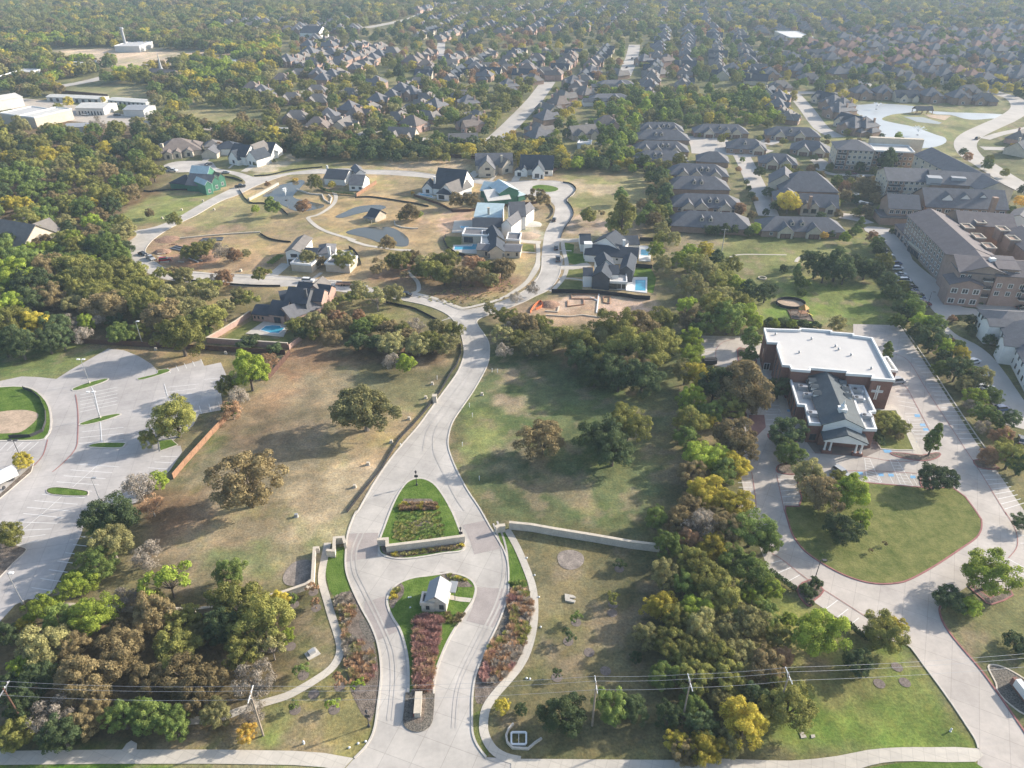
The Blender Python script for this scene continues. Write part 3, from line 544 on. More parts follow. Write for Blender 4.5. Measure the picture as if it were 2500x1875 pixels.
# ---------------------------------------------------------------- trees
PAL = {'olive': ((.100, .108, .032), (.165, .158, .044), 'olive green'), 'brown': ((.110, .086, .044), (.165, .132, .064), 'brown'),
       'khaki': ((.135, .130, .056), (.195, .182, .076), 'dull khaki'), 'green': ((.066, .098, .028), (.118, .145, .038), 'mid green'),
       'dark': ((.040, .060, .028), (.070, .090, .036), 'dark green'), 'lime': ((.120, .165, .026), (.190, .220, .036), 'lime green'),
       'gold': ((.215, .195, .032), (.300, .245, .045), 'golden yellow'), 'rust': ((.185, .115, .065), (.240, .155, .090), 'rust brown'),
       'orange': ((.400, .190, .040), (.450, .250, .060), 'orange'), 'bare': ((.150, .130, .105), (.210, .185, .150), 'grey leafless')}
def leafmat(c):
    nm = 'leaves_' + c
    if nm in MATS: return MATS[nm]
    a, b2, _ = PAL[c]; a = [min(.6, q * LEAFB) for q in a]; b2 = [min(.6, q * LEAFB) for q in b2]; m = bpy.data.materials.new(nm); m.use_nodes = True; n = m.node_tree; b = n.nodes["Principled BSDF"]
    at = n.nodes.new("ShaderNodeAttribute"); at.attribute_name = "leaf"
    oi = n.nodes.new("ShaderNodeObjectInfo")
    sx = n.nodes.new("ShaderNodeSeparateColor"); n.links.new(at.outputs["Color"], sx.inputs[0])
    mx = n.nodes.new("ShaderNodeMix"); mx.data_type = 'RGBA'; mx.inputs[6].default_value = (*a, 1); mx.inputs[7].default_value = (*b2, 1); n.links.new(sx.outputs[0], mx.inputs[0])
    r = n.nodes.new("ShaderNodeMapRange"); r.inputs[3].default_value = .72; r.inputs[4].default_value = 1.25; n.links.new(oi.outputs["Random"], r.inputs[0])
    mu = n.nodes.new("ShaderNodeMath"); mu.operation = 'MULTIPLY'; n.links.new(r.outputs[0], mu.inputs[0]); n.links.new(sx.outputs[1], mu.inputs[1])
    sc = n.nodes.new("ShaderNodeVectorMath"); sc.operation = 'SCALE'; n.links.new(mx.outputs[2], sc.inputs[0]); n.links.new(mu.outputs[0], sc.inputs["Scale"])
    b.inputs["Roughness"].default_value = .85; b.inputs["Specular IOR Level"].default_value = .12; n.links.new(sc.outputs[0], b.inputs["Base Color"])
    tr = n.nodes.new("ShaderNodeBsdfTranslucent"); n.links.new(sc.outputs[0], tr.inputs["Color"])
    ms = n.nodes.new("ShaderNodeMixShader"); ms.inputs[0].default_value = .33; n.links.new(b.outputs[0], ms.inputs[1]); n.links.new(tr.outputs[0], ms.inputs[2])
    n.links.new(ms.outputs[0], n.nodes["Material Output"].inputs[0]); MATS[nm] = m; return m
M_BARK = nmat("bark", (.12, .10, .08), .95, .3, 3, obj=True); M_BARKP = nmat("bark_pale", (.24, .21, .18), .95, .3, 3, obj=True)
SHAPES = {  # nclump, clump radius, zc, rz, leaves, leaf size, lowest z, lobe
    'broad': (105, (.11, .22), .72, .56, 14000, .027, -.55, .24), 'round': (90, (.11, .22), .95, .80, 13000, .027, -.75, .18),
    'tall': (46, (.2, .32), 1.35, 1.15, 5000, .055, -.85, .18), 'cone': (50, (.14, .26), 1.35, 1.25, 5000, .05, -.95, .10),
    'open': (26, (.13, .26), 1.15, .60, 2100, .05, -.5, .35), 'twig': (44, (.18, .30), .95, .75, 2600, .02, -.6, .2),
    'bush': (30, (.2, .34), .5, .55, 2600, .06, -.6, .2), 'clumpy': (80, (.12, .25), .85, .74, 14000, .027, -.7, .30)}
def make_crown(shape, seed):
    nc, cr, zc, rz, nl, ls, lowz, lobe = SHAPES[shape]; R = np.random.RandomState(seed)
    d = R.normal(size=(nc * 4, 3)); d /= np.linalg.norm(d, axis=1)[:, None]; d = d[d[:, 2] > lowz][:nc]
    ph = R.rand(3) * 6.28; ang = np.arctan2(d[:, 1], d[:, 0]); lob = 1 + lobe * (np.sin(ang * 2 + ph[0]) * .5 + np.sin(ang * 3 + ph[1]) * .5) * np.sqrt(1 - d[:, 2] ** 2)
    rad = (.62 + .34 * R.rand(len(d))) * lob; rad[::6] *= .55
    c = d * rad[:, None] * np.array([.86, .86, rz * .92])
    if shape == 'cone': c[:, :2] *= np.clip(.62 - c[:, 2:3] / (2 * rz) * 1.05, .12, 1.1)
    if shape == 'tall': c[:, :2] *= np.clip(.95 - .35 * c[:, 2:3] / rz, .4, 1.1)
    c[:, 2] += zc; crad = cr[0] + (cr[1] - cr[0]) * R.rand(len(c)); w = crad ** 2; k = R.choice(len(c), nl, p=w / w.sum())
    dd = R.normal(size=(nl, 3)) + (c[k] - [0, 0, zc * .6]) * .55 + [0, 0, .35]; dd /= np.linalg.norm(dd, axis=1)[:, None]
    p = c[k] + dd * (crad[k] * (.62 + .46 * R.rand(nl)))[:, None] * np.array([1, 1, .8])
    nn = dd + R.normal(size=(nl, 3)) * .38; nn /= np.linalg.norm(nn, axis=1)[:, None]
    t = np.cross(nn, R.normal(size=(nl, 3))); t /= np.linalg.norm(t, axis=1)[:, None] + 1e-9; b = np.cross(nn, t)
    s = ls * (.55 + .9 * R.rand(nl))[:, None]; asp = (.6 + .4 * R.rand(nl))[:, None] if shape != 'twig' else np.full((nl, 1), .28)
    if shape == 'twig': s = s * 3.2
    v = np.stack([p - t * s, p - b * s * asp, p + t * s * .9, p + b * s * asp], 1).reshape(-1, 3)
    tint = np.clip(R.rand(len(c))[k] * .6 + .4 * R.rand(nl), 0, 1); val = (.78 + .44 * R.rand(len(c)))[k] * (.85 + .3 * R.rand(nl))
    return v, np.arange(nl * 4).reshape(-1, 4), np.repeat(np.stack([tint, val, tint, tint * 0 + 1], 1), 4, 0), c, crad
CR = {}; CROWN = {}
def crown_mesh(shape, var, colr):
    key = (shape, var, colr)
    if key in CROWN: return CROWN[key]
    if (shape, var) not in CR: CR[(shape, var)] = make_crown(shape, hash_(shape) + var * 17)
    v, f, a, c, cr = CR[(shape, var)]; me = npmesh("crown_" + shape, v, f, [leafmat(colr)])
    ca = me.color_attributes.new("leaf", 'FLOAT_COLOR', 'POINT'); ca.data.foreach_set("color", a.astype(np.float32).ravel())
    CROWN[key] = me; return me
def hash_(s): return sum(ord(ch) * (i + 3) for i, ch in enumerate(s)) % 9973
TR = {}
def trunk_mesh(shape, var, pale):
    key = (shape, var, pale)
    if key in TR: return TR[key]
    v, f, a, c, cr = CR[(shape, var)]; mb = MB(); R = random.Random(var * 7 + len(shape)); zc = SHAPES[shape][2]
    h0 = zc * (.42 if shape in ('broad', 'clumpy') else .5); r0 = .06 if shape != 'open' else .045
    mb.tube((0, 0, -.03), (.02, .01, h0), r0 * 1.25, r0 * .85, 7)
    if shape in ('tall', 'cone'): mb.tube((.02, .01, h0), (0, 0, zc * 1.7), r0 * .85, r0 * .2, 6)
    for i in R.sample(range(len(c)), min(len(c), 16 if shape in ('open', 'twig') else 9)):
        q = c[i]; m = (q[0] * .45, q[1] * .45, h0 + (q[2] - h0) * .5 + .04)
        mb.tube((.02, .01, h0 - .04), m, r0 * .6, r0 * .35, 5); mb.tube(m, tuple(q), r0 * .35, r0 * .08, 5)
        if shape in ('open', 'twig', 'broad'):
            for _ in range(3 if shape == 'twig' else 2): mb.tube(m, tuple(q[j] + R.uniform(-.28, .28) for j in (0, 1, 2)), r0 * .22, r0 * .05, 4)
    me = mb.build("trunk", M_BARKP if pale else M_BARK); m_ = me.data; bpy.data.objects.remove(me); TR[key] = m_; return m_
TREES = []      # every tree of the picture: (size px, x, y, radius, shape, colour, zone)
ZONES = {}; HAZE = .000155; LEAFB = 1.92
ZN = {"a": "the leaning power pole", "b": "the corner lamp post", "m": "the median", "f": "the cedar fence end", "d": "the walled garden", "o": "the pool house", "s": "the street fork", "h": "the pool house", "p": "the street fork", "k": "the stone pavilion", "e": "the street bend", "q": "the building site", "r": "the entrance wall", "g": "the church portico", "c": "the church portico", "w": "the playground", "l": "the church van", "v": "the driveway kerb", "t": "the church driveway", "n": "the white picnic frame", "y": "the cul-de-sac", "x": "the townhouses", "z": "the dark treeline", "i": "the townhouse corner"}
def zone(key, place, at): ZONES[key] = (place, P(*at)); return key
def trees(z, t, s, default='round'):
    """x,y,width,colour[,shape] measured on the survey sheet, crown centre and crown width"""
    for q in s.split():
        a = q.split(','); x, y, w = map(float, a[:3]); shp = a[4] if len(a) > 4 else default
        if a[3] == 'bare' and len(a) < 5: shp = 'twig'
        zc = SHAPES[shp][2]; r = w / 2 * pxm(t, x, y, 0); r = w / 2 * pxm(t, x, y, zc * r) * (1.22 if z in 'at' else 1.13); X, Y = P(t, x, y, zc * r)
        TREES.append([w * TILE[t][2], X, Y, r, shp, a[3], z])
zone('a', 'in the corner wood', ('A', 1630, 1350)); zone('b', 'edging the school lot', ('A', 60, 600))
zone('m', 'in the dry meadow', ('F', 900, 1100)); zone('f', 'by the school fence', ('F', 480, 900))
zone('d', 'in the dark wood', ('F', 200, 700)); zone('o', 'behind the school lot', ('F', 620, 690))
zone('s', 'beside the loop street', ('F', 960, 670)); zone('h', 'below the pool house', ('F', 600, 720))
zone('p', 'in the mulched grove', ('F', 960, 670)); zone('k', 'around the ponds', ('L', 170, 870))
zone('e', 'by the road bend', ('F', 1050, 700)); zone('q', 'in the dense clump', ('F', 1290, 660))
zone('r', 'on the shaded meadow', ('F', 1060, 1130)); zone('g', 'in the church tree belt', ('G', 1000, 1200))
zone('c', 'on the church grounds', ('G', 1000, 1200)); zone('w', 'on the playground lawn', ('G', 770, 380))
zone('l', 'in the apartment hedgerow', ('G', 1380, 780)); zone('v', 'by the driveway', ('C', 1700, 1000))
zone('t', 'in the tall lower belt', ('C', 690, 1080)); zone('n', 'on the entrance lawn', ('B', 1150, 1470))
zone('y', 'in the big wood', ('H', 1270, 1150)); zone('x', 'near the townhouses', ('M', 1700, 900))
zone('z', 'between the far houses', ('F', 1100, 300)); zone('i', 'by the townhouse gardens', ('M', 1340, 1200))
trees('a', 'A', "270,630,200,lime 600,680,270,lime,clumpy 380,700,180,green 150,730,110,gold 30,790,170,dark 290,880,270,khaki,clumpy 480,870,200,brown 140,1010,170,lime 560,1080,320,brown,clumpy 790,900,290,brown,clumpy 780,770,170,brown 1000,660,250,brown,clumpy 1190,690,200,olive 1130,880,270,olive,clumpy 950,1080,220,brown 1220,1080,280,brown,clumpy 1380,1080,190,brown 1540,600,340,olive,broad 1700,700,330,olive,clumpy 1490,400,190,green 1560,890,240,olive 1815,570,120,gold 1440,740,240,dark 1640,1090,250,bare 1600,1430,130,orange,clumpy 1400,1310,180,khaki 1260,1220,210,brown 790,1330,210,green 970,1320,230,green,clumpy 1130,1380,200,green 550,1350,230,brown 330,1300,240,bare 400,1440,250,dark 150,1260,240,dark 60,1120,160,dark 640,1230,190,brown 100,1430,220,olive 250,1080,230,dark 1640,1290,150,bare 1290,780,170,khaki 1760,880,170,khaki,open 1850,800,110,lime", 'round')
trees('b', 'A', "720,30,320,dark,clumpy 650,120,150,green 720,210,260,khaki,clumpy 620,330,250,green 490,470,230,lime,clumpy 950,270,210,bare 1090,440,250,lime,open 820,560,170,bare 1000,560,140,olive")
trees('v', 'A', "60,150,200,olive,clumpy")
trees('m', 'D', "1590,1440,450,brown,round"); trees('m', 'E', "150,1000,390,khaki,broad")
trees('f', 'D', "1130,1050,310,olive,clumpy 960,1190,130,olive 1610,750,270,lime 1720,690,160,rust,twig 1470,850,140,olive 1540,920,150,bare 1500,990,150,rust,twig 900,1500,220,bare 1020,1450,140,lime 1490,1020,100,green,bush 980,1620,160,rust,twig")
trees('v', 'D', "135,1310,130,gold,open")
trees('d', 'D', "60,110,270,lime 40,330,220,lime 230,450,200,gold 70,450,240,olive 210,190,240,dark 120,560,240,dark 350,450,200,dark 300,540,200,dark 200,290,200,dark 450,440,120,bare 20,570,180,dark 150,20,220,green 300,60,200,brown 30,230,160,dark 130,380,150,olive 400,540,150,dark 560,430,120,lime 530,510,140,bare")
trees('o', 'D', "480,60,250,olive 610,130,270,olive 740,90,260,olive 450,180,230,olive 620,230,240,olive 860,110,200,olive 480,300,170,khaki 700,310,280,brown 840,270,260,olive 960,340,270,olive 1080,380,270,brown 1220,350,240,khaki 1340,410,240,olive 1310,230,200,khaki,open 940,210,220,olive 1170,530,280,olive,clumpy 790,500,190,green 1330,490,100,green 900,490,130,olive 1100,270,200,khaki 1440,330,160,khaki,open 640,400,120,bare 760,430,120,dark", 'broad')
trees('s', 'D', "1110,110,100,brown,open 1060,130,120,olive,open 1190,120,120,khaki,open 1450,130,120,rust,open 1690,120,120,olive,open 1610,280,130,olive,open 1380,160,80,bare,twig")
trees('h', 'U', "1000,1030,250,olive 1180,1000,230,khaki 1290,1080,240,brown 1430,960,200,rust 1520,1060,220,brown 1660,910,170,rust,open 1700,1060,270,green 1850,1000,270,olive 2000,1070,250,brown 2150,1110,230,olive 1650,1220,260,dark 1370,1200,200,brown 1490,760,180,olive,open 1340,850,170,khaki,open 1200,1130,190,olive 1850,1230,220,dark 1050,1130,150,dark 500,1200,200,dark,bush 420,1250,160,dark,bush 760,1290,160,dark,bush", 'broad')
trees('h', 'E', "120,230,130,khaki,open 60,270,100,olive,open 230,270,150,khaki,open 350,240,130,khaki,open 300,230,90,khaki,open 480,450,120,bare 330,560,220,khaki 420,520,160,brown 500,580,190,khaki 590,560,190,olive 680,560,190,khaki 730,500,130,olive 420,700,130,lime,round 330,690,120,bare 620,470,130,khaki", 'broad')
trees('p', 'L', "230,1370,210,brown,open 350,1340,180,olive 440,1330,200,olive 540,1290,180,brown 640,1300,180,khaki,open 720,1400,230,olive 850,1450,250,olive 1000,1460,250,brown 1120,1340,230,rust 1250,1390,250,olive 1400,1390,250,brown 1180,1480,200,brown 900,1310,200,olive 470,1450,110,brown,open 760,1300,150,olive 1300,1480,160,khaki,open 1440,1480,120,brown,open 620,1420,150,olive 20,1560,150,khaki,open", 'broad')
trees('k', 'L', "520,840,200,brown,clumpy 450,890,110,olive 600,870,90,lime 310,1150,170,brown,broad 1740,680,170,brown,open 1790,750,150,brown,broad 1660,720,110,brown,open 960,750,160,brown,broad 1100,740,170,brown,broad 545,665,40,orange 2190,860,90,green,tall")
trees('k', 'K', "1720,790,160,rust,clumpy 1420,790,140,green,tall 1260,810,90,lime,open 1830,570,150,olive 1990,590,80,gold 255,860,100,brown 490,930,140,olive 730,1200,250,olive,broad 620,1240,170,olive,broad 940,1220,210,bare 1060,1250,140,rust,open 1170,1230,100,khaki,open 915,215,80,rust,open 850,1150,120,khaki,open 1440,360,40,olive 1260,390,50,olive 1640,540,60,orange,bush 1380,600,60,rust,bush 10,1000,110,olive", 'round')
trees('s', 'K', "350,1410,110,olive,open 470,1420,150,brown,open 590,1430,120,khaki,open 960,1450,150,rust,open 1310,1430,160,olive,open 100,1450,240,olive 60,1570,220,olive 780,1570,260,olive 1760,1290,190,khaki 1890,1330,110,brown 2110,1320,210,olive 330,1600,200,olive 1110,1640,200,khaki,open", 'broad')
trees('e', 'E', "1080,400,140,olive 1040,490,170,khaki,open 1180,450,190,brown 1290,440,150,olive 1270,570,210,khaki 1380,520,170,olive 1460,500,150,khaki 1050,610,120,bare 960,320,90,khaki,open 1130,270,90,bare 1240,220,90,bare 1150,540,140,olive 1100,480,120,bare 1000,380,80,olive,open", 'broad')
trees('q', 'E', "1560,570,230,olive 1680,550,190,khaki 1560,670,230,dark 1640,760,210,dark 1780,470,290,olive 1930,450,270,brown 2060,420,220,olive 1850,610,300,olive 1990,620,290,olive 1800,760,280,dark 1950,790,260,dark 2090,560,230,olive 1700,690,220,olive 1900,700,250,brown 1770,600,220,khaki", 'clumpy')
trees('r', 'E', "1300,1180,310,brown 1690,1170,310,dark 1860,1090,270,olive 1760,1260,260,dark", 'clumpy')
trees('g', 'G', "80,60,160,olive 160,100,160,khaki 60,200,180,khaki 250,150,180,olive 350,180,140,lime 430,215,120,dark,tall 200,330,230,olive 300,400,230,green 410,360,170,lime 130,430,190,green 470,430,110,lime 60,420,180,brown 60,540,160,lime 60,640,170,lime 100,780,200,gold 210,840,250,dark 400,850,330,brown,clumpy 310,960,200,olive 470,930,210,brown 60,930,200,lime 180,1010,170,green 60,1060,230,olive 170,1070,110,gold 330,1150,270,brown,clumpy 400,1240,210,brown 150,1290,250,lime,clumpy 350,1350,190,gold 270,1410,190,green 150,1520,250,gold,clumpy 350,1600,210,gold 50,1620,200,brown 30,1180,180,green 60,1400,200,brown 290,1580,150,green 20,760,160,khaki 30,320,150,lime 280,260,150,khaki 370,290,140,olive")
trees('g', 'M', "1230,1290,150,olive 1350,1310,150,khaki 1180,1400,180,lime 1240,1550,200,khaki 1500,1420,200,lime 1650,1400,180,gold 1600,1520,200,khaki 1400,1500,180,lime 1760,1480,130,dark,tall 1800,1600,200,olive 1900,1560,180,olive 1650,1600,180,khaki")
trees('c', 'G', "540,230,150,dark 450,520,130,green,tall 430,640,110,green,tall 625,860,150,dark 680,1125,230,dark 700,1270,200,green,clumpy 1330,605,110,green,cone 1330,1060,180,olive,broad 1410,1110,130,olive,broad 1400,1185,60,brown,bush 1350,1150,60,brown,bush 1630,1190,170,green,cone 1650,1440,220,dark,broad 830,1400,240,khaki,clumpy 900,1540,260,brown,clumpy 1080,1540,260,lime,clumpy 1010,1450,130,olive 1270,1180,70,dark,bush 200,738,55,dark,bush")
trees('c', 'C', "1040,120,230,dark,clumpy 1160,50,150,lime 890,780,350,lime,clumpy 1310,790,260,olive,clumpy 1360,730,180,gold,broad 1140,960,200,dark 2000,390,320,lime,clumpy 1740,560,200,dark,broad 1870,610,150,lime 2170,850,190,dark,bush 2200,70,130,dark,broad 1310,200,40,brown,open 1220,250,40,brown,open")
trees('w', 'G', "655,85,60,dark 745,110,85,green,cone 780,170,95,green 775,235,65,green 870,50,190,dark 1000,60,210,dark 1120,60,160,dark 920,100,150,dark 1050,110,150,dark 1190,80,150,dark 1010,425,120,khaki,open 820,10,120,dark", 'round')
trees('w', 'G', "570,425,80,dark 650,432,80,dark 720,440,80,dark 790,445,80,dark 860,448,75,dark 600,455,70,lime 700,460,70,lime", 'bush')
trees('l', 'G', "1250,100,130,dark 1310,40,120,olive 1330,170,120,dark 1360,250,130,dark 1420,330,130,dark 1500,350,150,green 1560,420,150,lime 1640,440,140,green 1620,540,190,dark 1520,500,120,dark 1690,600,140,lime 1780,600,120,green 1800,650,130,gold 1780,730,180,dark 1880,770,140,green 1930,790,150,khaki 1830,830,130,khaki 1900,910,160,lime 2010,900,140,green 1870,970,110,bare 1960,1010,160,green 2030,1080,120,green 2130,1060,130,dark 2070,1170,160,rust 2130,1290,210,olive 2000,1290,150,rust 2090,1140,80,lime 1400,420,110,green 1700,660,120,dark 1560,560,110,dark 1680,730,130,green 1480,280,120,green 1430,200,100,olive 2080,1240,130,olive 2190,1350,160,dark 1450,390,110,dark 1950,1110,110,bare")
trees('x', 'R', "400,260,130,green,cone 250,380,110,lime,tall 510,390,120,rust,round 560,450,150,green,round 580,520,130,dark,round 350,350,110,green,bush 50,380,80,orange 120,360,80,dark 290,350,60,olive 1290,1170,80,rust,open 1340,1170,80,dark 1460,1190,110,dark 1470,1270,110,dark 1290,1385,60,rust 1650,1370,140,dark 1800,1480,180,dark 1430,950,130,dark 1560,1020,50,dark,bush 1700,1030,50,dark,bush 710,330,70,dark,bush")
trees('t', 'C', "120,90,210,bare 290,110,210,brown 450,120,270,green,clumpy 560,200,150,green 40,180,140,rust 200,230,190,gold,clumpy 60,330,200,olive 150,440,250,olive,clumpy 330,330,230,green,clumpy 450,400,250,green,clumpy 560,490,170,lime 415,540,130,lime 260,560,250,olive,clumpy 80,640,210,lime,clumpy 120,760,230,khaki,clumpy 270,770,230,khaki,clumpy 430,720,230,khaki,clumpy 540,650,190,green 60,900,220,olive 220,930,230,olive,clumpy 380,940,220,khaki,clumpy 640,800,180,olive 540,1010,240,brown 300,1070,230,olive 90,1070,220,olive 650,950,140,rust 700,1250,310,olive,clumpy 70,1260,190,green,clumpy 250,1240,160,khaki 400,1370,280,gold,clumpy 130,1400,200,dark 150,1540,230,gold,clumpy 300,1490,170,khaki 20,1560,180,brown 600,1130,170,olive 470,1200,200,dark 20,470,170,green 690,700,110,lime")
trees('t', 'B', "2100,410,190,khaki 2120,210,180,green 2080,610,220,gold,clumpy 1990,800,190,khaki 2130,850,210,olive 2090,1060,180,green,clumpy 2180,60,180,brown 2040,40,160,green 2120,1320,180,dark 2180,1500,160,gold 2190,960,160,olive 2170,700,180,olive")
trees('n', 'B', "1440,1300,270,dark,clumpy 1750,1260,230,green,clumpy 1890,1270,200,dark,clumpy 1045,1270,110,gold,bush 1165,1270,90,dark,open 1910,930,90,dark,open")
# the big wood past the school is filled tree by tree
def fill(z, t, outline, wpx, cols, shp, seed, gap=.82, limit=400, avoid=()):
    q = pl(t, outline, 5); R = random.Random(seed); xs = [p[0] for p in q]; ys = [p[1] for p in q]; cx = sum(xs) / len(xs); cy = sum(ys) / len(ys)
    pts = []; miss = 0
    while miss < 300 and len(pts) < limit:
        x = R.uniform(min(xs), max(xs)); y = R.uniform(min(ys), max(ys))
        if not inpoly(np.array(x), np.array(y), q): continue
        r = wpx * R.uniform(.75, 1.3) / 2
        if any((x - a) ** 2 + (y - b) ** 2 < (gap * (r + c_)) ** 2 for a, b, c_ in pts): miss += 1; continue
        miss = 0; pts.append((x, y, r)); c = R.choice(cols.split()); s = R.choice(shp.split())
        sz = 2 * r * FPX / (y * cP + CAMH * sP); TREES.append([sz, x, y, r, s, c, z])
fill('y', 'H', "-250,800 0,790 180,850 400,840 640,850 760,800 920,820 940,960 1000,1010 990,1130 920,1180 880,1260 760,1330 560,1440 300,1450 200,1560 -300,1640", 12.0, 'olive olive brown olive green dark green dark gold khaki green olive', 'round clumpy round', 3, .78)
fill('y', 'F', "100,500 240,500 250,600 180,640 0,660 -60,600 -60,545", 11.5, 'olive green brown dark lime', 'round clumpy', 8, .8)
fill('y', 'H', "440,1440 740,1400 840,1470 800,1640 700,1660 350,1660 380,1480", 9.5, 'olive green khaki dark lime', 'round clumpy', 12, .8)
fill('z', 'F', "320,292 470,286 560,284 760,288 960,300 970,335 800,335 650,330 620,312 540,298 450,298 330,306", 9, 'dark olive brown dark khaki', 'round clumpy', 5, .7)
fill('z', 'F', "970,300 1200,300 1230,350 1180,350 1000,335", 9, 'dark olive gold olive khaki', 'round clumpy', 6, .75)
fill('x', 'M', "370,480 700,460 900,470 1100,500 1300,560 1160,600 900,590 380,570", 8, 'dark olive gold lime khaki', 'round clumpy', 7, .75)
fill('x', 'M', "1100,600 1290,560 1300,900 1290,1200 1180,1230 1110,1000 1120,760", 8, 'dark olive green khaki brown', 'round tall', 9, .8)
trees('i', 'M', "840,880,130,green,tall 540,1060,150,olive,tall 860,1100,260,olive,tall 920,1010,160,brown,tall 1050,1090,150,green,tall 1210,1060,170,olive 1210,1140,130,khaki 780,1160,150,green,tall 660,1050,80,brown,open 1040,980,110,brown 1280,1000,100,olive 1360,1180,60,orange 1420,1180,60,orange 1505,1190,45,orange 1470,1150,80,brown,bush 1350,920,80,khaki,tall 1690,1210,110,dark 1760,1220,100,dark 1840,1215,110,dark 1930,1210,100,dark 1640,1200,80,dark 2120,1200,130,lime 2060,1240,100,dark 1985,1020,110,rust 1930,1000,70,rust 2000,540,60,green 1400,550,150,olive 2070,380,60,khaki 1850,310,60,gold 840,360,130,lime,tall 860,490,130,lime 480,520,90,gold 620,510,90,gold 1010,470,90,olive 2040,760,60,dark 2060,820,60,dark 2090,880,80,dark 2120,920,70,brown 1960,640,60,rust 1450,240,40,green,tall 1590,310,40,olive,tall")
trees('x', 'J', "690,1310,150,gold 980,1320,90,olive 1050,1220,90,rust 1060,1280,90,brown 1160,1210,120,brown 1220,1230,120,brown 1000,1170,90,green 860,965,70,gold 560,1240,80,dark 600,1330,70,dark 540,1375,50,dark 370,1350,80,rust 450,1390,60,brown 810,860,60,khaki 500,890,40,olive 550,915,35,rust 1330,1040,110,dark,tall 1080,1030,90,dark 1150,1080,80,dark 1980,1060,80,green 1820,980,60,dark 1850,1020,60,rust 1660,1230,60,dark 1190,1360,90,brown 2190,1300,90,orange 1160,1360,70,dark 250,900,60,olive 300,950,60,dark 900,1130,60,brown 830,1090,60,rust 500,1110,80,dark 1240,1180,80,brown 1400,880,50,lime 2140,940,40,orange 1250,1290,80,brown")
trees('z', 'W', "600,270,150,gold 380,340,130,olive 220,310,120,brown 1110,410,70,gold 740,440,110,gold 630,510,130,olive 1120,150,110,olive,tall 1320,490,90,green 1060,690,180,bare 2090,640,120,olive,tall 960,740,120,gold 80,260,80,olive")
trees('z', 'I', "1110,860,50,orange 990,825,25,rust 360,650,60,gold 720,760,110,green 1390,860,45,lime 1430,1000,100,gold 290,700,30,rust 820,780,90,olive 930,850,60,dark 430,820,60,green 100,820,60,green 230,750,80,dark 320,820,90,green")
# ---- everything beyond: suburb trees and woods
HOUSES = []     # (size px, x, y, rot, kind, roof colour)
def clear_of_buildings(x, y, r, pts, f=.9):
    return not any((x - a) ** 2 + (y - b) ** 2 < (f * (r + c_)) ** 2 for a, b, c_ in pts)
# ---------------------------------------------------------------- buildings
def shingle(name, col, rows=.9, obj=True):
    m = nmat(name, col, .9, .16, .5, obj=obj, fine=.14, finescale=3.0); return m
R_SLATE = shingle('roof_slate', (.050, .060, .075)); R_GREY = shingle('roof_grey', (.135, .135, .142)); R_TAUPE = shingle('roof_taupe', (.165, .152, .140))
R_BROWN = shingle('roof_brown', (.165, .138, .122)); R_TEAL = shingle('roof_green_grey', (.085, .10, .108)); R_METAL = nmat('roof_metal', (.30, .31, .32), .6, .08, .4, metal=0, obj=True)
R_WHITE = nmat('roof_membrane', (.49, .475, .45), .6, .06, .12, fine=.03, finescale=.8); R_PALE = nmat('roof_pale_metal', (.55, .53, .48), .6, .1, .3)
R_CLAY = shingle('roof_clay', (.27, .16, .12)); R_FELT = nmat('roof_felt_blue', (.40, .50, .52), .8, .12, .5)
W_BRICK = nmat('wall_red_brick', (.215, .115, .090), .9, .12, .5, fine=.15, finescale=4); W_BRK2 = nmat('wall_tan_brick', (.30, .21, .16), .9, .15, .6, fine=.15, finescale=4)
W_WHITE = nmat('wall_white_paint', (.70, .69, .66), .8, .05, .5); W_CREAM = nmat('wall_cream_stone', (.50, .44, .35), .9, .12, .6, fine=.1, finescale=3)
W_STONE = nmat('wall_limestone', (.52, .47, .40), .9, .14, .7, fine=.14, finescale=3.5, bump=.3); W_DARK = nmat('wall_dark_brick', (.085, .09, .10), .85, .15, .6)
W_PINK = nmat('wall_rose_brick', (.40, .27, .22), .9, .14, .6, fine=.1, finescale=3); W_GREEN = nmat('wall_sheathing', (.06, .18, .12), .8, .15, .5, fine=.15, finescale=2)
W_METAL = nmat('wall_metal', (.48, .48, .46), .6, .06, .4); M_TRIM = nmat('trim_white', (.68, .68, .66), .7, .05, .6)
M_GLASS = nmat('window_glass', (.035, .045, .055), .12, 0, spec=.6); M_DGREY = nmat('dark_metal', (.05, .05, .055), .6, .1, 2); M_WOOD = nmat('cedar_boards', (.29, .165, .10), .85, .22, .9, fine=.2, finescale=6)
M_WOODD = nmat('stained_fence', (.10, .055, .04), .9, .2, .9, fine=.2, finescale=6); M_BLACK = nmat('silt_fabric', (.025, .025, .028), .9, .2, 1); M_GALV = nmat('grey_metal', (.36, .37, .38), .5, .1, 1.5, metal=.4)
M_POOL = nmat('pool_water', (.05, .30, .42), .08, .06, 1, spec=.6); M_TERRA = nmat('brick_chimney', (.30, .18, .14), .9, .2, 2)
def water_mat(name, col, r=.06):
    m = nmat(name, col, r, .12, .05, spec=.5); n = m.node_tree; b = n.nodes["Principled BSDF"]; g = n.nodes.new("ShaderNodeNewGeometry")
    t = n.nodes.new("ShaderNodeTexNoise"); t.inputs["Scale"].default_value = 1.2; t.inputs["Detail"].default_value = 4; n.links.new(g.outputs["Position"], t.inputs["Vector"])
    bp = n.nodes.new("ShaderNodeBump"); bp.inputs["Strength"].default_value = .12; bp.inputs["Distance"].default_value = .1; n.links.new(t.outputs["Fac"], bp.inputs["Height"]); n.links.new(bp.outputs[0], b.inputs["Normal"]); return m
M_POND = water_mat('pond_water', (.085, .085, .07), .1); M_LAKE = water_mat('lake_water', (.34, .36, .365), .35)  # lake base colour is lightened to carry the pale sky reflection
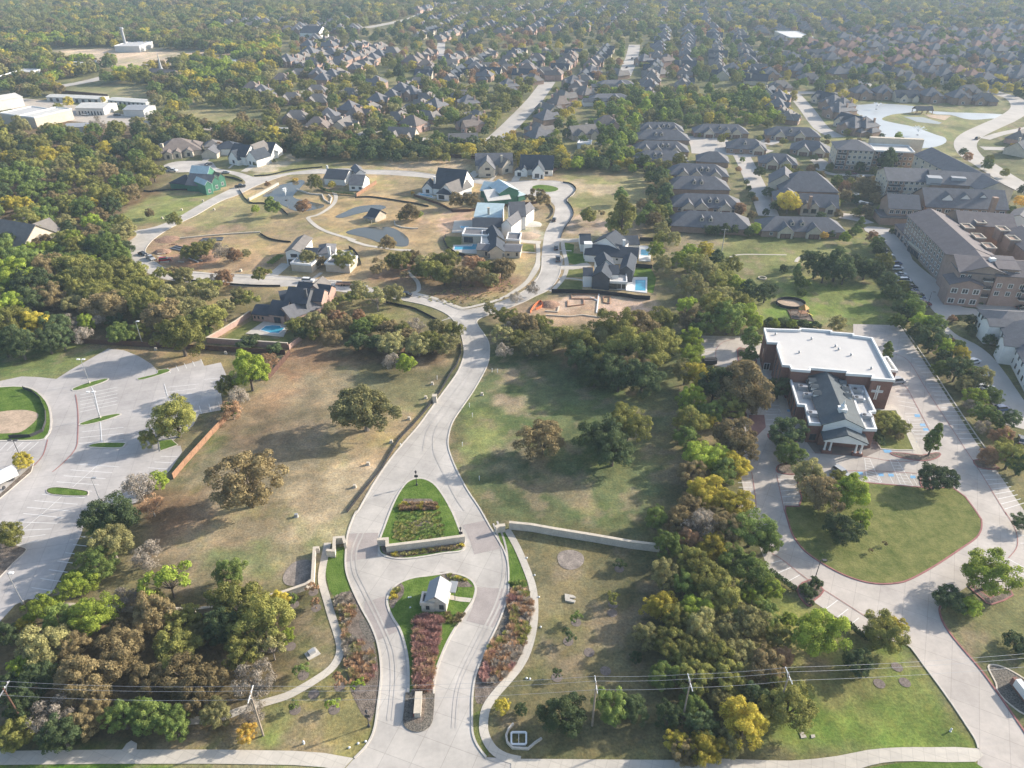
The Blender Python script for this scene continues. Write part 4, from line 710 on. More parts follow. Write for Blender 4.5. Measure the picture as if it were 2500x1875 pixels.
def slab(polys, th):
    """a roof shell: the given top faces, thickened downwards"""
    mb = MB(); idx = {}; V = []
    def vi(p):
        k = tuple(round(c, 4) for c in p)
        if k not in idx: idx[k] = len(V); V.append(p)
        return idx[k]
    F = [[vi(p) for p in q] for q in polys]; n = len(V); mb.v = list(V) + [(p[0], p[1], p[2] - th) for p in V]; mb.f = [tuple(f) for f in F] + [tuple(i + n for i in f[::-1]) for f in F]
    E_ = {}
    for f in F:
        for i in range(len(f)): E_[(f[i], f[(i + 1) % len(f)])] = 1
    for a, b in E_:
        if (b, a) not in E_: mb.f.append((b, a, a + n, b + n))
    return mb
class Fr:
    def __init__(s, A, B, d):
        s.O = Vector(A); e = Vector(B) - s.O; s.L = e.length; s.ex = e / s.L; s.ey = Vector((-s.ex.y, s.ex.x)); s.d = d; s.a = math.atan2(s.ex.y, s.ex.x)
    def w(s, u, v, z): p = s.O + s.ex * u + s.ey * v; return (p.x, p.y, z)
def roofpolys(f, kind, zw, pitch, ov, ovz=None):
    L, d = f.L, f.d; z = zw - ov * pitch * (0 if kind == 'flat' else 1); a, b, c, e = (-ov, -ov), (L + ov, -ov), (L + ov, d + ov), (-ov, d + ov)
    if kind == 'gx':
        h = zw + pitch * d / 2; m = d / 2
        return [[f.w(-ov, -ov, z), f.w(L + ov, -ov, z), f.w(L + ov, m, h), f.w(-ov, m, h)], [f.w(-ov, m, h), f.w(L + ov, m, h), f.w(L + ov, d + ov, z), f.w(-ov, d + ov, z)]], h
    if kind == 'gy':
        h = zw + pitch * L / 2; m = L / 2
        return [[f.w(-ov, d + ov, z), f.w(-ov, -ov, z), f.w(m, -ov, h), f.w(m, d + ov, h)], [f.w(m, d + ov, h), f.w(m, -ov, h), f.w(L + ov, -ov, z), f.w(L + ov, d + ov, z)]], h
    if kind == 'hip':
        if L >= d:
            h = zw + pitch * d / 2; m = d / 2; p, q = f.w(m, m, h), f.w(L - m, m, h) if L > d + .1 else f.w(m + .1, m, h)
            A, B, Cc, D = (f.w(-ov, -ov, z), f.w(L + ov, -ov, z), f.w(L + ov, d + ov, z), f.w(-ov, d + ov, z)); return [[A, B, q, p], [B, Cc, q], [Cc, D, p, q], [D, A, p]], h
        h = zw + pitch * L / 2; m = L / 2; p, q = f.w(m, m, h), f.w(m, d - m, h)
        A, B, Cc, D = (f.w(-ov, -ov, z), f.w(L + ov, -ov, z), f.w(L + ov, d + ov, z), f.w(-ov, d + ov, z)); return [[A, B, p], [B, Cc, q, p], [Cc, D, q], [D, A, p, q]], h
    if kind == 'shed':
        h = zw + pitch * d; return [[f.w(-ov, -ov, z), f.w(L + ov, -ov, z), f.w(L + ov, d + ov, h + ov * pitch), f.w(-ov, d + ov, h + ov * pitch)]], h
def blk(root, A, B, d, zw, kind, wm, rm, pitch=.6, ov=.4, z0=0.0, th=.22, cap=None):
    """one volume of a building on the front eave line A-B: a wall part and a roof part"""
    f = Fr(A, B, d); L = f.L; mb = MB(); C4 = [(0, 0), (L, 0), (L, d), (0, d)]
    if kind == 'flat':
        ring = [f.w(u, v, 0)[:2] for u, v in C4]; mb.wallpath(ring[::1], .36, z0, zw + .5, True) if False else mb.prism(ring, z0, zw, False)
        w = mb.build('wall', wm, root)
        rf = MB().poly([f.w(u, v, zw - .02) for u, v in ((.1, .1), (L - .1, .1), (L - .1, d - .1), (.1, d - .1))]).build('roof', rm, root)
        c = MB().wallpath(ring, .45, zw - .25, zw + .55, True).build('parapet', cap or M_TRIM, root); f.wall = w; f.roof = rf; return f
    b = [f.w(u, v, z0) for u, v in C4]; t = [f.w(u, v, zw - th * .5) for u, v in C4]
    rp, h = roofpolys(f, kind, zw, pitch, ov); hh = h - th * 1.0
    if kind == 'gx':
        m = f.w(0, d / 2, hh); m2 = f.w(L, d / 2, hh); mb.poly([b[0], b[1], t[1], t[0]]).poly([b[1], b[2], t[2], m2, t[1]]).poly([b[2], b[3], t[3], t[2]]).poly([b[3], b[0], t[0], m, t[3]])
    elif kind == 'gy':
        m = f.w(L / 2, 0, hh); m2 = f.w(L / 2, d, hh); mb.poly([b[0], b[1], t[1], m, t[0]]).poly([b[1], b[2], t[2], t[1]]).poly([b[2], b[3], t[3], m2, t[2]]).poly([b[3], b[0], t[0], t[3]])
    elif kind == 'shed':
        k2, k3 = f.w(L, d, hh), f.w(0, d, hh); mb.poly([b[0], b[1], t[1], t[0]]).poly([b[1], b[2], k2, t[1]]).poly([b[2], b[3], k3, k2]).poly([b[3], b[0], t[0], k3])
    else:
        for i in range(4): j = (i + 1) % 4; mb.poly([b[i], b[j], t[j], t[i]])
    f.wall = mb.build('wall', wm, root); f.roof = slab(rp, th).build('roof', rm, root); f.h = h; f.zw = zw; f.kind = kind; f.pitch = pitch; return f
def pblk(root, t, a, b, d, zw, kind, wm, rm, pitch=.6, ov=.4, **kw):
    """as blk, the eave line read off survey sheet t; d may be a point of the sheet on the back eave"""
    A, B = P(t, *a, zw), P(t, *b, zw)
    if not isinstance(d, (int, float)):
        q = Vector(P(t, *d, zw)); e = (Vector(B) - Vector(A)).normalized(); d = abs((q - Vector(A)).dot(Vector((-e.y, e.x))))
    return blk(root, A, B, d, zw, kind, wm, rm, pitch, ov, **kw)
WM = {}
def win_mesh(kind):
    if kind in WM: return WM[kind]
    mb = MB(); x0 = .09 if kind != 'slot' else .02
    mb.box(-.5, -1, 0, .5, .5, 1); mb.poly([(-.5 + x0, -1.02, .08), (-.03, -1.02, .08), (-.03, -1.02, .92), (-.5 + x0, -1.02, .92)]).poly([(.03, -1.02, .08), (.5 - x0, -1.02, .08), (.5 - x0, -1.02, .92), (.03, -1.02, .92)])
    fm = {'window': M_TRIM, 'dark_window': M_DGREY, 'door': M_DGREY, 'garage_door': M_TRIM, 'brown_door': M_WOODD, 'slot': M_DGREY}[kind]
    o = mb.build('window', [fm, M_GLASS if kind not in ('garage_door', 'brown_door') else nmat('door_panel', (.20, .13, .10), .8, .1, 2)]); me = o.data
    if kind == 'garage_door': me.materials[1] = nmat('door_panel_pale', (.42, .38, .33), .8, .1, 2)
    for k, p in enumerate(me.polygons): p.material_index = 1 if k >= 6 else 0
    bpy.data.objects.remove(o); WM[kind] = me; return me
def win(root, f, face, u, z, w, h, kind='window', inset=0.0, v0=0.0):
    p = {'f': (u, v0 - inset), 'b': (u, f.d), 'l': (v0 - inset, u), 'r': (f.L - v0 + inset, u)}[face]; th = f.a + {'f': 0, 'l': -math.pi / 2, 'r': math.pi / 2, 'b': math.pi}[face]
    nm = {'window': 'window', 'dark_window': 'window', 'door': 'door', 'garage_door': 'garage_door', 'brown_door': 'garage_door', 'slot': 'window'}[kind]
    o = bpy.data.objects.new(nm, win_mesh(kind)); SC.collection.objects.link(o); o.parent = root; q = f.w(p[0], p[1], z); r = W0[root.name]
    o.location = (q[0] - r[0], q[1] - r[1], z - r[2]); o.rotation_euler = (0, 0, th); o.scale = (w, .07, h); return o
def wrow(root, f, face, n, z, w, h, kind='window', m=1.2):
    L = f.L if face in 'fb' else f.d
    for k in range(n): win(root, f, face, m + (L - 2 * m) * (k + .5) / n, z, w, h, kind)
def chimney(root, x, y, z0, z1, m=None, s=.9):
    return MB().box(x - s / 2, y - s / 2, z0, x + s / 2, y + s / 2, z1).box(x - s / 2 - .1, y - s / 2 - .1, z1 + .003, x + s / 2 + .1, y + s / 2 + .1, z1 + .2).build('chimney', m or M_TERRA, root)
FOOT = []   # footprints to keep trees and scattered houses away from
def foot(f): c = f.w(f.L / 2, f.d / 2, 0); FOOT.append((c[0], c[1], math.hypot(f.L, f.d) / 2 * .82)); return f
def house(label, t, x, y, name='house', cat='house', group=None):
    q = P(t, x, y); return empty(name, q, label, cat, group)

# --- brick church
ch = house('long red brick church with flat white roof, grey nave roof and white portico', 'Q', 800, 1000, 'church', 'church')
HM, HW = 10.0, 6.3
def ring_build(root, t, s, z, wm, rm, drop=.5, cap=.3):
    q = pl(t, s, z); MB().prism(q, 0, z, False).build('wall', wm, root); MB().poly([(p[0], p[1], z - drop) for p in q]).build('roof', rm, root)
    o = root.children[-1] if False else None
    return MB().wallpath(q, .55, z - drop - .05, z + cap, True).build('parapet', M_TRIM, root), q
_, mainq = ring_build(ch, 'Q', "185,170 216,300 322,305 308,345 362,520 430,525 448,562 618,575 618,547 988,580 980,603 1232,620 1222,650 1432,665 1218,262 1040,238 1038,222 828,206 826,192 530,170 526,184 300,178", HM, W_BRICK, R_WHITE, .45)
FOOT += [(*P('Q', 700, 420, 8), 28), (*P('Q', 1100, 450, 8), 22), (*P('Q', 850, 900, 8), 20), (*P('Q', 300, 300, 8), 16)]
ring_build(ch, 'Q', "432,650 606,668 742,1086 622,1080 578,905 508,900", HW, W_BRICK, R_WHITE, .5)
ring_build(ch, 'Q', "1000,715 1132,722 1248,968 1196,972 1256,1138 1145,1135", HW, W_BRICK, R_WHITE, .5)
ring_build(ch, 'Q', "1330,450 1370,445 1460,575 1400,570", 7.5, W_BRICK, R_WHITE, .4)
nave = pblk(ch, 'Q', (745, 1085), (1143, 1118), (622, 640), 7.0, 'gy', W_BRICK, R_TEAL, .46, .35)
foot(nave)
MB().poly([nave.w(-.2, -.28, 7.0), nave.w(nave.L + .2, -.28, 7.0), nave.w(nave.L / 2, -.28, nave.h - .25)]).poly([nave.w(.2, -.3, 4.9), nave.w(nave.L - .2, -.3, 4.9), nave.w(nave.L - .2, -.3, 6.99), nave.w(.2, -.3, 6.99)]).build('gable_panel', M_TRIM, ch)
port = pblk(ch, 'Q', (762, 1232), (1182, 1272), (732, 1130), 4.7, 'gy', M_TRIM, R_TEAL, .40, .25, z0=3.9, th=.3)
for s_ in (0, 1):
    mb = MB(); u0 = .5 if s_ == 0 else port.L - 2.6
    mb.prism([port.w(u0 - .3, .1, 0)[:2], port.w(u0 + 2.3, .1, 0)[:2], port.w(u0 + 2.3, 1.2, 0)[:2], port.w(u0 - .3, 1.2, 0)[:2]], 0, .9); mb.build('plinth', W_BRICK, ch)
    for du in (.35, 1.7):
        c = port.w(u0 + du, .65, 0); MB().lathe([(.36, .9), (.36, 1.1), (.27, 1.15), (.24, 3.6), (.34, 3.75), (.34, 3.92)], 12, c[0], c[1]).build('column', M_TRIM, ch)
win(ch, port, 'f', port.L / 2, .1, 4.5, 2.4, 'door', inset=-port.d - .9 + .0)
for k in range(3):      # gabled dormers down both slopes
    for sd_ in (0, 1):
        v = nave.d * (.93 - .145 * k); u = nave.L * .085; A = nave.w(0.15, v, 0) if sd_ == 0 else nave.w(nave.L - .15, v - 2.0, 0); B = nave.w(.15, v - 2.0, 0) if sd_ == 0 else nave.w(nave.L - .15, v, 0)
        dm = blk(ch, A[:2], B[:2], nave.L * .17, 8.0, 'gy', M_TRIM, R_TEAL, .5, .12, z0=6.7, th=.1); win(ch, dm, 'f', 1.0, 7.1, .7, .9, 'dark_window')
cu = nave.w(nave.L / 2, nave.d * .16, 0); CS = .75
mb = MB(); mb.obox(cu, nave.ex, 1.9, 1.9, nave.h - .8, nave.h + .6); mb.obox(cu, nave.ex, 2.2, 2.2, nave.h + .603, nave.h + .75); mb.lathe([(.6, nave.h + .75), (.6, nave.h + 1.5), (.75, nave.h + 1.55), (.35, nave.h + 1.9), (.04, nave.h + 3.2)], 8, cu[0], cu[1]).build('cupola', M_TRIM, ch)
# the white cross on the front wall
fa, fb = Vector(mainq[12]), Vector(mainq[13]); fx = Fr(fa, fb, 1); cx_ = fx.L * .40
mb = MB()
def cbox(u0, u1, z0_, z1_): mb.prism([fx.w(u0, -.02, 0)[:2], fx.w(u0, -.16, 0)[:2], fx.w(u1, -.16, 0)[:2], fx.w(u1, -.02, 0)[:2]], z0_, z1_)
cbox(cx_ - .42, cx_ - .1, 3.2, 7.9); cbox(cx_ + .1, cx_ + .42, 3.2, 7.9)
cbox(cx_ - 1.6, cx_ - .43, 6.05, 6.35); cbox(cx_ - 1.6, cx_ - .43, 5.6, 5.9); cbox(cx_ + .43, cx_ + 1.6, 6.05, 6.35); cbox(cx_ + .43, cx_ + 1.6, 5.6, 5.9); cbox(cx_ - .099, cx_ + .099, 5.7, 6.3)
mb.build('cross', M_TRIM, ch)
lw = Fr(Vector(mainq[3]), Vector(mainq[4]), 1)
for k in range(3): win(ch, lw, 'f', lw.L * (k + .5) / 3, 1.2, .9, 6.5, 'slot')
lw = Fr(Vector(mainq[1]), Vector(mainq[2]), 1); win(ch, lw, 'f', lw.L * .35, .1, 1.9, 2.6, 'window')
lw = Fr(Vector(mainq[0]), Vector(mainq[1]), 1); win(ch, lw, 'f', lw.L * .6, 1.2, .9, 6.5, 'slot')
wl = pl('Q', "432,650 508,900 578,905 622,1080 742,1086 1145,1135 1256,1138", HW)
for i, n_ in ((0, 4), (2, 2)):
    lw = Fr(wl[i], wl[i + 1], 1)
    for k in range(n_): win(ch, lw, 'f', lw.L * (k + .5) / n_, .8, 1.0, 4.2, 'slot')
lw = Fr(wl[3], wl[4], 1); win(ch, lw, 'f', lw.L * .5, .9, 1.7, 2.0, 'dark_window')
for i, (x, y) in enumerate(((550, 735), (600, 815), (640, 990), (1070, 765), (1085, 845), (1160, 1015))):
    q = P('Q', x, y, 6.4); a = nave.ex; rt = empty('rooftop_unit', (q[0], q[1], HW - .49))
    MB().obox(q, a, 2.5, 1.5, HW - .48, HW + .8).build('casing', M_GALV, rt); fan = MB(); fan.lathe([(.5, HW + .801), (.5, HW + .9), (.42, HW + .92)], 10, q[0] - .5, q[1]).build('fan', M_DGREY, rt)
    MB().obox((q[0] + a.x * 1.6, q[1] + a.y * 1.6), a, .69, 1.0, HW - .48, HW + .3).build('duct', M_TRIM, rt)
    tag(rt, f"grey air conditioning unit on the {'shaded west' if i < 3 else 'sunlit east'} wing roof of the church, {('rearmost', 'middle', 'nearest the portico')[i % 3]}", 'air conditioner', 'air conditioning units on the church wings')

for x, y in ((870, 330), (520, 390), (1020, 415), (900, 360), (1215, 545), (290, 215), (640, 260)):
    q = P('Q', x, y, HM); MB().lathe([(.28, HM - .45), (.28, HM + .1), (.4, HM + .15), (.1, HM + .35)], 8, q[0], q[1]).build('roof_vent', M_GALV, ch)
# --- apartment blocks
def storeys(root, f, faces, zs, n, w=1.3, h=1.4, kind='window', cap=90):
    for fc in faces:
        for z in zs:
            for k in range(n[fc]):
                if root.get('_w', 0) >= cap: return
                L = f.L if fc in 'fb' else f.d; win(root, f, fc, L * (k + .5) / n[fc], z, w, h, kind); root['_w'] = root.get('_w', 0) + 1
def band(root, f, z0, z1, m, faces='flr', o=.05):
    mb = MB()
    if 'f' in faces: mb.prism([f.w(-o, -o, 0)[:2], f.w(f.L + o, -o, 0)[:2], f.w(f.L + o, .1, 0)[:2], f.w(-o, .1, 0)[:2]], z0, z1)
    if 'l' in faces: mb.prism([f.w(-o, .103, 0)[:2], f.w(.1, .103, 0)[:2], f.w(.1, f.d, 0)[:2], f.w(-o, f.d, 0)[:2]], z0, z1)
    if 'r' in faces: mb.prism([f.w(f.L - .1, .103, 0)[:2], f.w(f.L + o, .103, 0)[:2], f.w(f.L + o, f.d, 0)[:2], f.w(f.L - .1, f.d, 0)[:2]], z0, z1)
    return mb.build('wall_band', m, root)
def balcony(root, f, face, u, z, w=3.2, d=1.5):
    a = {'f': (u - w / 2, -d, u + w / 2, .05), 'l': (-d, u - w / 2, .05, u + w / 2)}[face]; q = [f.w(a[0], a[1], 0)[:2], f.w(a[2], a[1], 0)[:2], f.w(a[2], a[3], 0)[:2], f.w(a[0], a[3], 0)[:2]]
    mb = MB().prism(q, z - .2, z, True, True); o = mb.build('balcony', M_TRIM, root)
    r = MB(); r.wallpath([q[3], q[0], q[1], q[2]] if face == 'f' else [q[1], q[0], q[3], q[2]], .06, z + .003, z + 1.0); r.build('railing', M_DGREY, o, org=W0[root.name]); return o
ap = house('four storey brown apartment block round a courtyard, grey roof, above the parked cars', 'R', 1250, 620, 'apartment_building', 'apartment building')
RA = nmat('roof_warm_grey', (.135, .120, .122), .9, .14, .4, fine=.12, finescale=2.5); W_APT = nmat('wall_apartment_brick', (.31, .22, .185), .9, .14, .5, fine=.12, finescale=3); W_AB = nmat('wall_grey_brown', (.27, .215, .185), .9, .14, .4, fine=.12, finescale=3)
f = foot(pblk(ap, 'R', (860, 175), (1250, 560), 17, 12.0, 'gx', W_AB, RA, .36, .6)); storeys(ap, f, 'f', (1.2, 4.1, 7, 9.6), {'f': 14}, 1.5, 1.6, cap=56)
g = foot(pblk(ap, 'R', (1250, 566), (1362, 722), 17, 12.06, 'gx', W_AB, RA, .36, .6)); storeys(ap, g, 'f', (1.2, 4.1, 7, 9.6), {'f': 5}, 1.2, 1.5, cap=76)
s1 = foot(pblk(ap, 'R', (1362, 722), (1720, 745), 17, 12.12, 'gx', W_APT, RA, .36, .6)); storeys(ap, s1, 'f', (9.4,), {'f': 5}, 1.5, 1.7, cap=81)
s2 = foot(pblk(ap, 'R', (1720, 755), (2500, 800), 16, 12.18, 'gx', W_APT, RA, .36, .6)); storeys(ap, s2, 'f', (4.1, 7.2), {'f': 7}, 1.7, 1.8, cap=95)
for z in (3.4, 6.5, 9.6): balcony(ap, s1, 'f', s1.L - 2.6, z); balcony(ap, s2, 'f', s2.L * .42, z)
e1 = pblk(ap, 'R', (1270, 838), (1590, 862), 8, 8.6, 'gy', W_APT, RA, .34, .5); storeys(ap, e1, 'f', (1.0, 5.0), {'f': 3}, 2.2, 2.0, cap=101)
tw = pblk(ap, 'R', (1735, 690), (1935, 705), 9, 14.0, 'shed', W_BRK2, RA, .15, .4); win(ap, tw, 'f', 2.4, 9, 1.8, 1.8); win(ap, tw, 'f', 6.6, 9, 1.8, 1.8); win(ap, tw, 'f', 2.4, 12, 1.6, 1.0); win(ap, tw, 'f', 6.6, 12, 1.6, 1.0)
po = pblk(ap, 'R', (1650, 905), (2300, 945), 5, 4.6, 'flat', W_APT, R_PALE, cap=M_TRIM)
for k in range(6): win(ap, po, 'f', 2.5 + k * 5.0, .1, 2.6, 3.4, 'door')
n1 = foot(pblk(ap, 'R', (1360, 262), (1900, 300), 17, 12.24, 'gx', W_BRK2, RA, .36, .5))
e2 = foot(pblk(ap, 'R', (1760, 330), (2100, 610), 14, 12.3, 'gx', W_BRK2, RA, .36, .5))
for x, y in ((1425, 300), (1530, 395), (1630, 490), (1765, 325), (1860, 415), (1540, 250)):
    q = P('R', x, y, 12.5); MB().obox(q, f.ex, 5.2, 3.6, 8.5, 13.0).build('stair_tower', W_BRK2, ap); rr = MB().wallpath([tuple(Vector(q) + f.ex * a * 2.6 + f.ey * b * 1.8) for a, b in ((-1, -1), (1, -1), (1, 1), (-1, 1))], .35, 13.003, 13.45, True).build('parapet', W_CREAM, ap)
for (x, y) in ((1665, 620),): q = P('R', x, y, 14.5); MB().box(q[0] - 1, q[1] - .8, 13, q[0] + 1, q[1] + .8, 15.6).build('roof_vent', M_TRIM, ap)
gar = house('low row of covered garages with dark roof in front of the apartment wall', 'R', 1000, 580, 'garage_row', 'garage'); f = pblk(gar, 'R', (868, 442), (1140, 668), 6.2, 3.6, 'flat', W_AB, M_DGREY, cap=W_CREAM)
for k in range(9): win(gar, f, 'f', f.L * (k + .5) / 9, .1, 2.6, 2.4, 'door')
g2 = house('small garage block with grey hipped roof at the corner of the apartments', 'R', 800, 300, 'garage', 'garage'); f = pblk(g2, 'R', (738, 262), (868, 400), 8, 4.2, 'hip', W_AB, RA, .5, .4)
for k in range(4): win(g2, f, 'f', f.L * (k + .5) / 4, .1, 2.4, 2.3, 'door')
ap2 = house('four storey cream and brown apartment block nearest the lake, grey hipped roof', 'N', 600, 560, 'apartment_building', 'apartment building')
f = foot(pblk(ap2, 'N', (440, 442), (790, 458), 17, 12.0, 'hip', W_CREAM, R_GREY, .42, .7)); storeys(ap2, f, 'f', (1.0, 4, 7, 10), {'f': 7}, 1.6, 1.7, cap=28); storeys(ap2, f, 'l', (1.0, 4, 7, 10), {'l': 3}, 1.4, 1.5, cap=40)
band(ap2, f, 0, 3.2, W_BRK2); MB().prism([f.w(0, -.06, 0)[:2], f.w(f.L * .33, -.06, 0)[:2], f.w(f.L * .33, .1, 0)[:2], f.w(0, .1, 0)[:2]], 3.21, 11.7).build('brick_bay', W_BRK2, ap2)
for z in (3.2, 6.2, 9.2): balcony(ap2, f, 'f', 2.6, z, 4.5)
f = foot(pblk(ap2, 'N', (792, 462), (1170, 480), 15, 11.2, 'flat', W_BRK2, R_PALE, cap=M_TRIM)); storeys(ap2, f, 'f', (1.0, 4, 7, 9.4), {'f': 8}, 1.5, 1.6, cap=70); MB().prism([f.w(0, f.d + .05, 0)[:2], f.w(f.L + 8, f.d + .05, 0)[:2], f.w(f.L + 8, f.d + 3, 0)[:2], f.w(0, f.d + 3, 0)[:2]], 0, 15).build('rear_wing', W_CREAM, ap2)
for u in (5, f.L * .55):
    for z in (3.2, 6.2, 9.0): balcony(ap2, f, 'f', u, z, 4)
f = foot(pblk(ap2, 'N', (1175, 492), (1560, 700), 17, 12.1, 'gx', W_CREAM, R_GREY, .42, .6)); storeys(ap2, f, 'f', (1.0, 4, 7, 9.7), {'f': 6}, 1.5, 1.6, cap=94)
f = foot(pblk(ap2, 'N', (1560, 705), (1780, 830), 17, 12.16, 'gx', W_CREAM, R_GREY, .42, .6))
ap3 = house('long cream and brown apartment wing with wide grey roof beside the small waterfall pond', 'N', 1300, 860, 'apartment_building', 'apartment building')
f = foot(pblk(ap3, 'N', (922, 738), (1330, 752), 18, 12.0, 'gx', W_CREAM, R_GREY, .42, .7)); storeys(ap3, f, 'f', (1, 4, 7, 10), {'f': 8}, 1.6, 1.7, cap=32); storeys(ap3, f, 'l', (1, 4, 7, 10), {'l': 4}, 1.3, 1.5, cap=48); MB().prism([f.w(0, -.06, 0)[:2], f.w(f.L * .42, -.06, 0)[:2], f.w(f.L * .42, .1, 0)[:2], f.w(0, .1, 0)[:2]], .01, 11.7).build('brick_bay', W_BRK2, ap3)
for z in (6.2, 9.2): balcony(ap3, f, 'f', 3.2, z, 5)
f = foot(pblk(ap3, 'N', (1335, 762), (1900, 800), 18, 12.1, 'gx', W_BRK2, R_GREY, .42, .7))
for x in (1355, 1580): q = P('N', x, 725, 13.5); MB().obox(q, f.ex, 6.5, 5, 11, 14.4).build('roof_box', R_METAL, ap3)
ap4 = house('large clubhouse with steep grey roof and three white gabled dormers', 'N', 1600, 1050, 'clubhouse', 'clubhouse')
f = foot(pblk(ap4, 'N', (1285, 985), (2060, 1015), 19, 7.5, 'gx', W_BRK2, R_GREY, .62, .6))
for k, x in enumerate((1460, 1625, 1790)):
    A, B = P('N', x - 48, 1000, 6), P('N', x + 48, 1004, 6); dd = blk(ap4, A, B, 9, 10.5, 'gy', W_WHITE, R_GREY, .9, .3, z0=5); win(ap4, dd, 'f', dd.L / 2, 6.2, 4.5, 1.6)
storeys(ap4, f, 'f', (1.2, 4.4), {'f': 9}, 2.4, 1.8, cap=18); storeys(ap4, f, 'l', (1.2, 4.4), {'l': 3}, 2, 1.8, cap=24); q = P('N', 1925, 960, 12); chimney(ap4, q[0], q[1], 8, 14.5, W_BRK2, 2)
f = foot(pblk(ap4, 'N', (935, 998), (1220, 1012), 14, 7.6, 'gx', W_BRK2, R_GREY, .62, .6)); storeys(ap4, f, 'f', (1.2, 4.6), {'f': 5}, 2.0, 2.0, cap=34)
f = pblk(ap4, 'N', (850, 1095), (1105, 1105), 10, 3.6, 'flat', W_BRK2, RA, cap=R_GREY); f = foot(pblk(ap4, 'N', (2060, 1090), (2260, 1130), 14, 6.5, 'gy', W_WHITE, R_GREY, .5, .4)); win(ap4, f, 'f', 3, 2, 2.5, 2)
for i, (a, b, d_, lab) in enumerate((((1545, 1085), (1700, 1240), 24, 'two storey white walled apartment house with grey roof across the lane from the courtyard block'), ((1752, 1235), (1860, 1430), 22, 'white apartment house with stepped gable behind the hedgerow, second along the lane'), ((1900, 1430), (2060, 1720), 20, 'white apartment house at the edge of the photo beside the lane'))):
    wh = house(lab, 'R', a[0] + 100, a[1] + 60, 'apartment_house', 'apartment building'); f = foot(pblk(wh, 'R', a, b, d_, 6.4, 'hip' if i == 0 else 'gx', W_WHITE, R_GREY, .42, .6)); storeys(wh, f, 'f', (1, 4), {'f': 5}, 1.1, 1.7, 'dark_window'); q = f.w(f.L, 2, 0)
    if i < 2: e_ = blk(wh, f.w(f.L - 4, -2.5, 0)[:2], f.w(f.L + 1.5, -2.5, 0)[:2], 8, 6.9, 'gy', W_WHITE, R_GREY, .5, .3)

# --- townhouse rows
def town(label, t, a, b, d, gables, dormers, facing=True, wm=None, zw=3.3, pitch=.62, gw=6.5):
    rt = house(label, t, (a[0] + b[0]) / 2, (a[1] + b[1]) / 2, 'townhouse_row', 'townhouses', 'rows of grey roofed townhouses')
    f = foot(pblk(rt, t, a, b, d, zw, 'hip', wm or W_BRK2, R_GREY, pitch, .5)); FOOT.append((*f.w(f.L * .2, d / 2, 0)[:2], d * .7)); FOOT.append((*f.w(f.L * .8, d / 2, 0)[:2], d * .7))
    for g_ in gables:
        u = g_ * f.L; q = blk(rt, f.w(u - gw / 2, -1.6, 0)[:2], f.w(u + gw / 2, -1.6, 0)[:2], d * .5 + 1.4, zw + .03, 'gy', W_CREAM, R_GREY, .86, .3, th=.15); win(rt, q, 'f', gw / 2, .05, 4.6, 2.2, 'brown_door')
    for g_ in dormers:
        u = g_ * f.L; q = blk(rt, f.w(u - .8, d * .16, 0)[:2], f.w(u + .8, d * .16, 0)[:2], 3.4, zw + d * .16 * pitch + 1.5, 'gy', W_CREAM, R_GREY, .8, .15, z0=zw + .6, th=.1); win(rt, q, 'f', .8, zw + d * .16 * pitch + .35, .8, .9, 'dark_window')
    for k in range(4):
        if facing: win(rt, f, 'f', f.L * (.12 + .25 * k), .9, 1.4, 1.5)
    return rt
TW = [('M', (1008, 262), (1440, 272), 13, (.23, .44, .80), (.55, .66), 'with three garage gables, farthest back in the first column'),
      ('M', (980, 345), (1495, 356), 14, (), (.38, .49), 'with plain back slope and two dormers, second row back'),
      ('M', (965, 452), (1488, 466), 13.5, (.22, .43, .76), (.52, .62), 'with peach garage gables, second facing row'),
      ('M', (975, 548), (1480, 556), 13, (), (.38, .50), 'half hidden by the yellow bushes at the vacant lot'),
      ('M', (1297, 682), (1868, 702), 14, (.25, .46, .78), (.55, .65), 'with small open side yard, third facing row beside the long drive'),
      ('M', (1300, 815), (1880, 828), 14.5, (), (.42, .54), 'plain backed, with pale vent strip, between two facing rows'),
      ('M', (1322, 985), (2005, 1008), 14, (.24, .42, .75), (.54, .64), 'with brown garage doors, closest of the facing rows to the park'),
      ('M', (1325, 1165), (2085, 1205), 15, (), (.38, .49), 'nearest the park lawn, behind the round green shrubs'),
      ('J', (515, 1488), (1060, 1500), 13.5, (.28, .62), (.37, .49), 'nearest the apartments, behind the orange maples'),
      ('M', (1545, 282), (2060, 292), 13, (.27, .60, .77), (.47,), 'with white garage gables at the head of the drive'),
      ('J', (290, 955), (545, 968), 14, (.8,), (.45,), 'short, with a brown end gable by the parking court'),
      ('J', (545, 870), (895, 885), 13, (.25, .62), (.45,), 'facing the little square below the lake houses'),
      ('J', (700, 962), (950, 985), 14, (.35, .75), (), 'with a golden tree at its corner, beside the lakeside apartments'),
      ('J', (500, 1050), (745, 1065), 13, (.35, .7), (), 'at the curve of the lane above the big clubhouse roof'),
      ('J', (95, 1040), (300, 1050), 13, (), (), 'short and plain, where the long drive begins')]
for t, a, b, d, gb, dm, lab in TW: town('grey roofed townhouse row ' + lab, t, a, b, d, gb, dm, bool(gb))
cb = house('tall shingled community hall with many grey gables beside the golden tree', 'J', 800, 1240, 'community_hall', 'community hall')
f = foot(pblk(cb, 'J', (565, 1180), (745, 1195), 15, 6.5, 'gy', W_CREAM, R_GREY, .7, .5)); win(cb, f, 'f', f.L / 2, 2, 4, 2.6); foot(pblk(cb, 'J', (640, 1230), (1010, 1240), 20, 5.5, 'hip', W_BRK2, R_GREY, .7, .5)); f = foot(pblk(cb, 'J', (765, 1330), (1010, 1342), 12, 4.5, 'gx', W_BRK2, R_GREY, .7, .5))
